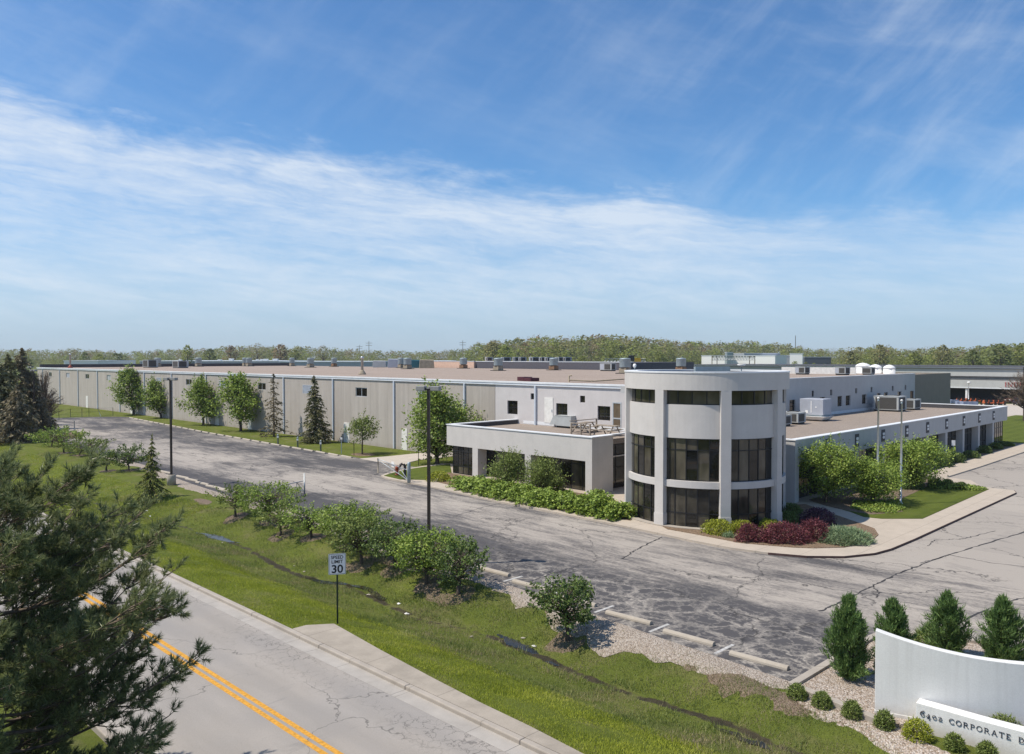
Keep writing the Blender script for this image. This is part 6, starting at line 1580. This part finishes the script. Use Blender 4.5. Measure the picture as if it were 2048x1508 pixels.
# ------------------------------------------------------------------ the big pine beside the road
def pine(P, h, label, seed):
    rng = np.random.RandomState(seed); t = empty('pine_tree', P, 0, label, 'tree')
    tb = NM(); nd = NM()
    def tuft(b, d, L, n, nl=.15):
        d = d/np.linalg.norm(d)
        f = rng.uniform(0, 1, n)[:, None]; B_ = b+d*(f*L)
        sp = rng.normal(size=(n, 3)); sp -= (sp@d)[:, None]*d; sp /= np.linalg.norm(sp, axis=1)[:, None]+1e-6
        ang = 1.2-.85*f+rng.normal(size=(n, 1))*.12; D = d*np.cos(ang)+sp*np.sin(ang)
        nd.needles(B_, D, nl*rng.uniform(.7, 1.15, n), .0155, rng)
    tb.tube([(0, 0, -.3), (.05, .02, h*.35), (.0, .05, h*.7), (.05, 0, h)], [.24, .17, .085, .02], 10)
    z = .45
    while z < h*.985:
        tt = z/h; nb = rng.randint(5, 8); a0 = rng.uniform(0, 6.28)
        for k in range(nb):
            a = a0+2*np.pi*k/nb+rng.normal()*.2
            L = np.interp(tt, [0, .15, .3, .42, .55, .7, .82, .92, 1.], [3.9, 3.9, 3.9, 4.15, 4.5, 4.0, 2.9, 1.7, .3])*rng.uniform(.74, 1.05)
            el = np.interp(tt, [0, .4, .8, 1], [-.12, .03, .12, .5])+rng.normal()*.06
            d0 = np.array([np.cos(a)*np.cos(el), np.sin(a)*np.cos(el), np.sin(el)])
            m_ = 9; s = np.linspace(0, 1, m_)
            side = np.array([-np.sin(a), np.cos(a), 0])
            pts = np.array([0, 0, z])+d0*(L*s)[:, None]+side*(L*.05*np.sin(s*5+rng.uniform(0, 6)))[:, None]
            pts[:, 2] += -.10*L*np.sin(s*np.pi)+.13*L*s**3
            r0 = .016+.009*L
            tb.tube(pts, r0*(1-.85*s), 5)
            ns = int(8+L*4.2)
            for j in range(ns):
                f = rng.uniform(.22, 1.)**.8 if j else 1.
                b = np.array([np.interp(f, s, pts[:, c]) for c in range(3)])
                sd = 1 if j % 2 else -1
                d = d0*.7+side*sd*rng.uniform(.3, 1.)+np.array([0, 0, rng.uniform(-.1, .45)])
                if j == 0: d = d0+np.array([0, 0, .35])
                d /= np.linalg.norm(d); l = (.25+.26*L*(1-f)+.1)*rng.uniform(.6, 1.15)
                e = b+d*l+np.array([0, 0, .14*l])
                tb.tube([b, (b+e)/2-np.array([0, 0, .04*l]), e], [r0*.3, r0*.22, .006], 4)
                tuft(e-d*.05, d+np.array([0, 0, .5]), .20, 66)
                nt = int(l/.14)
                for q in range(nt):
                    g = rng.uniform(.25, .95); c = b+(e-b)*g; dd = d*.55+rng.normal(size=3)*.55+np.array([0, 0, .4])
                    dd /= np.linalg.norm(dd); l2 = rng.uniform(.12, .30)
                    tb.tube([c, c+dd*l2], [.007, .004], 3)
                    tuft(c+dd*l2*.55, dd+np.array([0, 0, .3]), .17, 44)
        z += rng.uniform(.30, .46)*(1.05-.35*tt)
    tb.build('trunk', M['bark_pine'], t, True); nd.build('crown', M['needle_pine'], t); return t
pine(Vector((-10.25, 14.2, .1)), 7.0, 'large dark long-needled pine overhanging the road at the lower left', 404)

# ------------------------------------------------------------------ grass on the verge
def blades():
    rng = np.random.RandomState(9); nm = NM()
    def strip(n, p0, p1, q0, q1, L, w, keep=None):
        p = p0+(p1-p0)*rng.uniform(0, 1, n)**1.35; q = rng.uniform(q0, q1, n)
        pa = np.sin(p*.9+q*1.3)*np.sin(p*.35-q*.8)
        eq_ = np.interp(p, [k[0] for k in eq], [k[1] for k in eq])
        gap = np.where(p < 9.5, .0, np.interp(p, [k[0] for k in sorted(gs)], [k[2]-k[1] for k in sorted(gs)])); eq_ = np.where(p < 10.4, 20.75-.12*(10.4-p), eq_)
        ok = (q < eq_-gap+.08+np.abs(rng.normal(size=n))**2*.22)
        apx = np.interp(p, [k[1] for k in ap][::-1], [k[0] for k in ap][::-1]); ok &= (q > np.where(p < ap[0][1], apx, 14.08))
        dq = np.abs(q-ditch_q(p)); 
        if keep is not None: ok &= keep(p, q, dq)
        p, q, pa = p[ok], q[ok], pa[ok]; z = zt_pq(p, q)
        B_ = np.stack([(-p+q)*S2, (p+q)*S2, z-.01], 1); n = len(p)
        D = rng.normal(size=(n, 3))*.42; D[:, 2] = 1; D /= np.linalg.norm(D, axis=1)[:, None]
        LL = L*(1+.35*pa)*rng.uniform(.6, 1.25, n)
        nm.needles(B_, D, LL, w, rng)
    strip(170000, 3., 50, 14.07, 17.6, .075, .017)
    strip(60000, 50, 110, 14.07, 22.5, .10, .035)
    o = nm.build('verge_grass', M['blade']); o['kind'] = 'stuff'; o['label'] = 'mown grass on the verge'
    nm = NM()
    def wild(p, q, d): return True
    strip(130000, 3.0, 62, 17.2, 22.6, .115, .019, lambda p, q, d: (np.sin(p*1.1+1)*np.sin(q*1.9+p*.4)+rng.normal(size=len(p))*.5 > -.55) & (d > .10+.2*np.abs(rng.normal(size=len(p)))*(np.sin(p*.55+1.)*np.sin(p*.23) > -.2)))
    strip(15000, 9., 50, 17.6, 20.2, .22, .02, lambda p, q, d: (d > .16) & (d < .75) & (np.sin(p*.8)*np.sin(p*2.3+q) > .1))
    strip(26000, 4., 34, 20.3, 22.4, .07, .02, lambda p, q, d: (d > .8))
    o = nm.build('ditch_grass', M['blade_dry']); o['kind'] = 'stuff'; o['label'] = 'rough grass and weeds in the ditch'
blades()
# ------------------------------------------------------------------ far surroundings
TL = [(-250,697),(0,697),(100,700),(150,697),(250,703),(330,699),(420,697),(470,691),(520,690),(560,693),(640,694),(700,698),(790,702),(840,701),(900,699),(935,697),(960,684),(1000,681),(1060,673),(1130,673),(1200,670),(1260,672),(1330,678),(1400,684),(1480,682),(1560,685),(1600,692),(1650,697),(1720,694),(1760,690),(1800,697),(1880,692),(1930,696),(1985,688),(2048,686),(2300,688)]
DP = [(-250,760),(880,760),(980,520),(1310,520),(1385,740),(1650,740),(1710,470),(2300,430)]
def tmat(name, c, k=.22):
    m = Mt(name, .9, .1); r = m.rnd_island()
    m.col(m.mix(r, g3(c, 1.65*(1-k*.4)), g3(c, 1.65*(1+k*.4))))
    tr = m.n.new('ShaderNodeBsdfTranslucent'); tr.inputs[0].default_value = (*g3(c, 1.6), 1)
    mx = m.n.new('ShaderNodeMixShader'); mx.inputs[0].default_value = .35
    m.l.new(m.b.outputs[0], mx.inputs[1]); m.l.new(tr.outputs[0], mx.inputs[2]); m.l.new(mx.outputs[0], m.n['Material Output'].inputs['Surface']); return m.m
FT = [tmat('wood_fresh', (.135, .15, .045)), tmat('wood_olive', (.15, .145, .062)), tmat('wood_brown', (.16, .138, .09)), tmat('wood_dark', (.10, .118, .046)), tmat('wood_lime', (.16, .185, .05)), tmat('wood_rust', (.165, .125, .075))]
def far_crown(rng, h, w, n, bare=False):
    """leaf clumps (V, Q) of one far tree standing at the origin"""
    T = rng.uniform(0, 1, n)**.8; ph = rng.uniform(0, 2*np.pi, n)
    lob = 1+.2*np.sin(2*ph+rng.uniform(0, 6))+.15*np.sin(5*ph+T*6)
    ro = rng.uniform(.1, 1, n)**.5*np.interp(T, [0, .2, .5, .8, 1], [.45, .9, 1, .75, .25])*lob
    C = np.stack([ro*w*np.cos(ph), ro*w*np.sin(ph), h*(.16+.82*T)+rng.normal(size=n)*.02*h], 1)
    nm = NM(); nm.leaves(C, h*(.055 if bare else .075), rng, .3 if bare else .8, .9, .5)
    return nm
def wood():
    rng = np.random.RandomState(77); V = []; Q = []; MI = []; n0 = 0
    us = []; u = -240.
    while u < 2290: us.append(u); u += rng.uniform(3., 7.)
    for row, (kd, kh, sk) in enumerate(((1.24, 1.0, .0), (1.16, .99, .0), (1.08, .95, .1), (1.0, .88, .1), (.94, .72, .35), (.90, .5, .5))):
        for u in us:
            if rng.uniform() < sk: continue
            uu = u+rng.uniform(-5, 5); D = np.interp(uu, *zip(*DP))*kd*rng.uniform(.97, 1.03)
            v = np.interp(uu, *zip(*TL)); x = (uu-CX)/F*D
            h = (H+(HV-v)*D/F)*kh*rng.uniform(.80, 1.06)
            w = h*rng.uniform(.30, .44)
            kind = rng.choice(6, p=([.2, .28, .22, .14, .11, .05] if uu < 1640 else [.26, .22, .15, .2, .15, .02]))
            if row < 2: kind = rng.choice([1, 2, 2, 0, 5], p=[.35, .25, .2, .15, .05])
            if row >= 4: kind = rng.choice([0, 4, 3, 2], p=[.4, .3, .15, .15])
            nm = far_crown(rng, h, w, 150 if row > 0 else 110, kind == 2)
            v_ = np.concatenate(nm.V)+np.array([x, D, 0]); q_ = np.concatenate(nm.Q)+n0
            V.append(v_); Q.append(q_); MI.append(np.full(len(q_), kind)); n0 += len(v_)
    me = np_mesh('distant_wood', np.concatenate(V), [np.concatenate(Q)])
    for m in FT: me.materials.append(m)
    me.polygons.foreach_set('material_index', np.concatenate(MI).astype(np.int32))
    o = bpy.data.objects.new('distant_wood', me); COL.objects.link(o); o['kind'] = 'stuff'; o['label'] = 'far wood in fresh spring leaf along the horizon'
wood()
# trees that stand out in front of the wood
proto = {}
def far_tree(u, v, D, w_px, kind, label, group, seed):
    P = Vector(((u-CX)/F*D, D, 0)); h = H+(HV-v)*D/F; key = (kind, seed % 3); w = w_px*D/F/2
    t = empty('distant_tree', P, R(seed*47 % 360), label, 'tree', group)
    if key not in proto:
        rng = np.random.RandomState(500+seed % 3+kind*7); proto[key] = (far_crown(rng, 10., 3.3, 480, kind == 2).mesh('crown', FT[kind]),)
        tb = NM().tube([(0, 0, -.3), (.1, 0, 4), (0, .1, 8)], [.3, .2, .05], 6)
        for k in range(14):
            a = rng.uniform(0, 6.3); z = rng.uniform(2, 6); tb.tube([(0, 0, z), (1.2*math.cos(a), 1.2*math.sin(a), z+1.2), (2.4*math.cos(a), 2.4*math.sin(a), z+2.6)], [.09, .06, .02], 4)
        proto[key] += (tb.mesh('trunk', M['bark']),)
    for nme, me in zip(('crown', 'trunk'), proto[key]):
        o = bpy.data.objects.new(nme, me); COL.objects.link(o); o.parent = t
    t.scale = (w/3.3, w/3.3, h/10.)
FTs = [(375,690,420,30,0,'round fresh-green tree standing above the left treeline'),(420,697,520,34,3,'dark rounded tree right of the lone green one on the left treeline'),(462,691,560,30,5,'russet-budded tree above the left end of the warehouse roof'),(515,686,560,40,2,'tall bare-twigged tree above the warehouse roof at left'),(562,688,560,40,5,'rust-tinted bare tree above the warehouse roof, left of the wide one'),(646,690,560,34,2,'wide bare-crowned tree left of the silver chimney pipe'),(590,699,500,30,0,'low light green tree between two bare ones on the left treeline'),
 (45,706,420,40,0,'light green tree behind the dark evergreen spires'),(170,704,420,26,3,'dark green tree at the left behind the warehouse end'),(200,708,420,30,0,'light green tree behind the warehouse end at left'),(150,697,430,22,2,'thin bare tree behind the warehouse end'),(235,706,430,40,3,'broad green tree left of the first roof units'),
 (985,684,430,46,1,'olive tree at the left shoulder of the wooded hill'),(1010,690,420,40,4,'lime green tree low on the wooded hill at left'),(1080,712,400,30,4,'bright lime tree behind the slate block'),(1130,708,400,36,4,'lime green tree in front of the wood above the slate block'),(1165,712,400,30,0,'green tree low before the wood left of the white truss'),(1220,706,400,34,0,'green tree behind the white truss'),(1320,704,400,30,0,'pale green tree right of the yellow sign'),
 (1760,689,360,34,1,'tall olive tree above the white domed tanks'),(1885,690,380,40,1,'broad olive tree above the store roof'),(1700,702,360,40,1,'olive tree between radio mast and white tanks'),(1945,700,330,44,3,'deep green tree above the store roof near the right edge'),(2000,688,330,56,3,'large dark green tree at the right end of the treeline'),(2042,690,330,40,0,'green tree cut by the right edge of the view'),(1830,704,350,40,0,'light green tree above the middle of the store roof')]
for i, (u, v, D, w, k, lab) in enumerate(FTs): far_tree(u, v, D, w, k, lab, 'trees standing before the far wood', i)
for i, (u, v) in enumerate(((1562,729),(1573,731),(1590,722),(1612,724),(1628,726),(1648,728),(1450,733),(1415,734),(1478,735),(1530,734))):
    far_tree(u, v, 480 if u > 1555 else 400, 15, 0 if i % 2 else 4, 'small green tree at the foot of the far white buildings' if u > 1555 else 'tiny green bush before the far white building', 'small trees by the far white buildings' if u > 1555 else 'bushes before the far white building', i)

# far white buildings
def fbox(name, u0, u1, vt, D, depth, m, label, cat='building', vb=None, windows=0, rz=0., extra=None):
    x0, x1 = (u0-CX)/F*D, (u1-CX)/F*D; h = H+(HV-vt)*D/F
    t = empty(name, ((x0+x1)/2, D, 0), rz, label, cat); w = (x1-x0)/2
    MB().box(-w, w, 0, depth, -.3, h).build('wall', m, t)
    MB().box(-w-.2, w+.2, -.2, depth+.2, h+.003, h+.35).build('roof_edge', M['fascia'], t)
    for i in range(windows):
        x = -w+2*w*(i+.5)/windows; MB().box(x-w/windows*.55, x+w/windows*.55, -.08, -.01, .2, 3.2).build('opening', M['glass'], t)
    return t
wm, gm = simple('far_white_wall', (.85, .84, .82), .8, var=.04), simple('far_grey_wall_and_shade', (.33, .36, .40), .8)
t = fbox('white_hall', 1399, 1550, 711.5, 575, 26, wm, 'large white hall far away before the wooded hill', windows=5, rz=R(-36))
x = (1545-CX)/F*560
fbox('white_hall', 1548, 1580, 711, 610, 30, gm, 'end block of the far white hall with its shade painted grey')  # side turned from the sun: its shade is put into the grey colour
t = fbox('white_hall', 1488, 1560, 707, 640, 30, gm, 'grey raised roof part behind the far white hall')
t = fbox('white_hall', 1580, 1604, 707.5, 600, 8, wm, 'small stepped white block right of the far hall', rz=R(-24)); 
t = fbox('dark_hall', 1609, 1662, 714.5, 620, 30, simple('far_dark_wall', (.10, .11, .13), .8), 'long dark low building right of the far white blocks')
fbox('roof_house', 1454, 1466, 705, 570, 6, M['galv'], 'small metal box on the roof of the far white hall', 'roof unit')
# low white-roofed halls behind the warehouse at left
t = fbox('rear_hall', 280, 560, 722.8, 420, 60, simple('rear_grey', (.40, .40, .42), .8), 'long low pale hall behind the warehouse at left')
for i, (u, w, h) in enumerate(((362, 1.4, .8), (440, 1.6, .6), (463, 2, 1.1), (515, 1.2, .7), (524, 1.2, .8), (532, 2.2, .9), (551, 2.6, 1.), (398, 1, .7))):
    x = (u-CX)/F*425
    o = MB().box(-w/2, w/2, -1, 1, 0, h).box(-w/2-.1, w/2+.1, -1.1, 1.1, h, h+.12).build('distant_roof_unit', M['white'], None); o.location = (x, 425, H+(HV-722.8)*420/F+.3); tag(o, 'tiny white unit on the roof of the long pale hall at left', 'roof unit', 'tiny units on the rear hall')
fbox('rear_hall', 128, 196, 722.2, 400, 40, M['white'], 'low white-roofed building behind the far left end of the warehouse')
fbox('rear_hall', 560, 760, 724., 380, 40, gm, 'long grey-blue hall behind the middle of the warehouse roof')
fbox('rear_hall', 800, 905, 722.5, 420, 30, gm, 'grey low building behind the tarped crates')
# thin masts on the horizon
def mast(u, vt, D, label, arms=True, r=.35):
    h = H+(HV-vt)*D/F; t = empty('power_pole', ((u-CX)/F*D, D, 0), 0, label, 'mast', 'thin masts on the horizon')
    MB().tube([(0, 0, -.3), (0, 0, h)], [r, r*.5], 6).build('pole', M['tan_curb'], t)
    if arms:
        for z in (.92, .84): MB().box(-2.6, 2.6, -.12, .12, h*z, h*z+.3).build('crossarm', M['tan_curb'], t)
mast(738, 682, 640, 'power pole on the horizon right of the silver chimney'); mast(719, 690, 700, 'fainter power pole just left of a taller one on the horizon'); mast(925.5, 681, 640, 'power pole on the horizon at the left of the wooded hill'); mast(1590.5, 671, 900, 'thin radio mast above the far white buildings', False, .6); mast(1679.5, 704, 330, 'pale lamp mast before the wood left of the tanks', False, .15)
# truss gantries with sign panels
def truss(u0, u1, vt, vb, D, posts, m_, label, n=9):
    x0, x1 = (u0-CX)/F*D, (u1-CX)/F*D; zt_, zb = H+(HV-vt)*D/F, H+(HV-vb)*D/F
    t = empty('sign_gantry', (x0, D, 0), 0, label, 'gantry'); L = x1-x0; r = .11
    for u in posts:
        x = (u-CX)/F*D-x0; MB().tube([(x, 0, -.3), (x, 0, zt_)], [r*1.5, r*1.5], 6).build('post', m_[1], t)
    mb = MB()
    for y in (-.6, .6):
        for z in (zt_, zb): mb.tube([(0, y, z), (L, y, z)], [r, r], 5)
        for i in range(n): mb.tube([(L*i/n, y, zb), (L*(i+.5)/n, y, zt_)], [r*.8]*2, 4).tube([(L*(i+.5)/n, y, zt_), (L*(i+1)/n, y, zb)], [r*.8]*2, 4)
    mb.build('truss', m_[0], t); return t
truss(1424, 1510, 711.5, 720, 330, (1424, 1434, 1499, 1509.5), (M['unit'], M['rust']), 'white lattice gantry with rusty posts before the far white hall', 15)
t = truss(1209, 1291, 717.5, 724, 330, (1284, 1290.5), (M['unit'], M['tan_curb']), 'white lattice gantry with two sign panels left of the tower', 12)
o = MB().box((1256-1209)/F*330, (1268-1209)/F*330, -.9, -.75, H+(HV-722)*330/F, H+(HV-711)*330/F).build('sign_panel', M['black'], t)
o = MB().box((1268.3-1209)/F*330, (1281-1209)/F*330, -.9, -.75, H+(HV-726)*330/F, H+(HV-716)*330/F).build('sign_panel', simple('panel_yellow', (.50, .30, .02), .6), t)

# the store at the far right
SQ = 190.9
def SPz(u, v): return onq(u, v, SQ)
st = frame('store_building', SQ, 42, 0, 'wide pale grey store with dark recessed front and red lettering at the far right', 'building')
def S(): return MB((SQ, 42, 0))
sm = stucco('store_wall', (.44, .44, .42))
S().box(SQ, SQ+40, 42, 128, 5.5, 7.45).build('upper_wall', sm, st)
S().box(SQ-.5, SQ+40.2, 41.8, 128, 7.452, 7.5).box(SQ-.35, SQ+.0, 42, 128, 7.12, 7.22).build('roof_edge', M['parapet_dark'], st)
S().box(SQ-.3, SQ-.002, 42, 128, 7.222, 7.45).build('white_band', M['coping'], st)
S().box(SQ-.4, SQ+.0, 20, 128, 5.28, 5.42).box(SQ-.9, SQ+.3, 20, 128, 4.72, 4.86).build('dark_rail', M['parapet_dark'], st)
S().box(SQ+.3, SQ+.6, 20, 128, 4.86, 5.28).build('clerestory', sm, st)
S().box(SQ-1., SQ+.2, 12, 128, 3.12, 4.71).build('sign_band', sm, st)
S().box(SQ-1.15, SQ+.2, 12, 128, 2.95, 3.11).build('canopy_edge', M['coping'], st)
S().box(SQ+5, SQ+40, 12, 128, -.1, 5.27).build('recessed_front', M['parapet_dark'], st)
S().box(SQ-.2, SQ+30, 24, 41.8, 5.5, 7.6).build('entrance_tower', M['unit_blue'], st)
pr, _ = SPz(1935.4, 780)
for p in (pr, pr+22, pr-14): S().box(SQ-.9, SQ-.5, p-.2, p+.2, -.1, 2.948).build('canopy_column', M['white'], st)
red = simple('sign_red', (.42, .018, .02), .5)
pt_, _ = SPz(2012.5, 770)
letters('INDIS', .92, red, st, (-1.06, pt_-42, 3.45), R(-90), .06, .16, .4)
# garden machines and pallets outside the store
om, om2 = simple('machine_orange', (.48, .12, .045), .5), simple('pallet_blue', (.20, .24, .33), .7)
rng = random.Random(3)
def machine(P, label, group):
    t = empty('garden_machine', P, R(rng.uniform(-20, 20)), label, 'garden machine', group)
    MB().box(-.42, .42, -.6, .6, .3, .5).box(-.34, .34, .1, .5, .5, .78).build('body', om, t, bevel=.05)
    MB().box(-.28, .28, -.35, .05, .62, .8).build('seat', M['black'], t)
    for sx in (-1, 1):
        for y, r in ((-.5, .3), (.55, .2)):
            MB().tube([(sx*.5, y, r), (sx*.68, y, r)], [r, r], 12).build('wheel', M['black'], t)
    MB().tube([(0, .1, .9), (0, -.1, 1.15)], [.03, .03], 5).build('steering_column', M['black'], t)
    return t
mach = None
for u0, u1, v, lab, g in ((1917, 1960, 806, 'orange garden machine in the long display row before the dark store front', 'orange garden machines left of the gap'), (1972, 2008, 810, 'orange garden machine in the display row behind the leafless tree', 'orange garden machines right of the gap')):
    for row in range(2):
        u = u0
        while u < u1:
            P = gp(u, v-row*2.2, .03); 
            if mach is None: mach = machine(P, lab, g)
            else:
                c = copy_tree(mach); c.location = P; c.rotation_euler = (0, 0, R(rng.uniform(-25, 25))); c['label'] = lab; c['group'] = g
            u += 9.5
for u, v in ((1897, 806), (1903, 807), (1910, 807), (1918, 810), (1928, 811), (1938, 811), (1948, 811)):
    P = gp(u, v, .03); mb = MB().box(-.55, .55, -.55, .55, .12, .75)
    for x in (-.5, 0, .5): mb.box(x-.05, x+.05, -.55, .55, 0, .119)
    o = mb.build('pallet_load', om2, bevel=.03); o.location = P; o.rotation_euler = (0, 0, R(rng.uniform(-12, 12))); tag(o, 'blue-grey wrapped pallet load standing before the store', 'pallet', 'pallet loads before the store')
def car(P, rz, m_, label, van=False):
    t = empty('parked_car', P, rz, label, 'car'); L, w, hb, hr = (2.2, .9, .95, 1.45) if not van else (2.5, .95, 1.05, 2.)
    prof = [(-L, .35), (-L, hb-.1), (-L*.62, hb), (-L*.36, hr), (L*.5, hr), (L*.8, hb), (L, hb-.15), (L, .35)]
    n = len(prof); mb = MB()
    mb.add([(x, -w, z) for x, z in prof]+[(x, w, z) for x, z in prof], [tuple(range(n)), tuple(range(n, 2*n))[::-1]]+[(k, n+k, n+(k+1) % n, (k+1) % n) for k in range(n)]).build('body', m_, t, bevel=.06)
    for s in (-1, 1):
        MB().add([(-L*.50, s*(w+.005), hb+.04), (L*.66, s*(w+.005), hb+.04), (L*.46, s*(w+.005), hr-.09), (-L*.33, s*(w+.005), hr-.09)], [(0, 1, 2, 3) if s < 0 else (3, 2, 1, 0)]).build('side_window', M['glass'], t)
        for x in (-L*.62, L*.6): MB().tube([(x, s*(w-.16), .33), (x, s*(w+.02), .33)], [.33, .33], 14).build('wheel', M['black'], t)
        MB().box(-L-.02, -L+.05, s*.45-.2, s*.45+.2, .62, .8).build('headlight', M['white'], t)
    MB().add([(-L*.60, -w*.86, hb+.05), (-L*.60, w*.86, hb+.05), (-L*.375, w*.8, hr-.05), (-L*.375, -w*.8, hr-.05)], [(0, 3, 2, 1)]).build('windscreen', M['glass'], t).location = (-.03, 0, .03)
car(gp(2042, 811, .03), R(75), simple('car_navy', (.025, .035, .075), .25, .2, spec=.6), 'dark blue car facing the lot at the right edge of the view')
car(gp(2030, 806, .03), R(20), simple('car_maroon', (.10, .02, .02), .25, .2, spec=.6), 'dark red car parked behind the dark blue one')
t = empty('street_lamp', gp(1937, 806), 0, 'white globe-headed lamp standing before the store front', 'lamp post')
zt2 = at(1937, 767, t.location.y).z
MB().tube([(0, 0, -.1), (0, 0, zt2)], [.09, .06], 8).build('pole', M['white'], t); MB().lathe(0, 0, [(.1, zt2-.05), (.32, zt2+.1), (.36, zt2+.25), (.2, zt2+.4)], 12).build('lamp_head', M['white'], t)

# ------------------------------------------------------------------ the thin spring haze over the far woods
if HAZE:
    hz = Mt('air', .5); m = hz.m; t_ = m.node_tree
    t_.nodes.remove(hz.b); v = t_.nodes.new('ShaderNodeVolumePrincipled')
    v.inputs['Color'].default_value = (.86, .91, 1., 1); v.inputs['Density'].default_value = HAZE; v.inputs['Anisotropy'].default_value = .25
    t_.links.new(v.outputs[0], t_.nodes['Material Output'].inputs['Volume'])
    o = MB().box(-760, 760, -60, 1050, -3.2, 46).build('haze', m); o['kind'] = 'stuff'; o['label'] = 'thin pale air over the far wood'
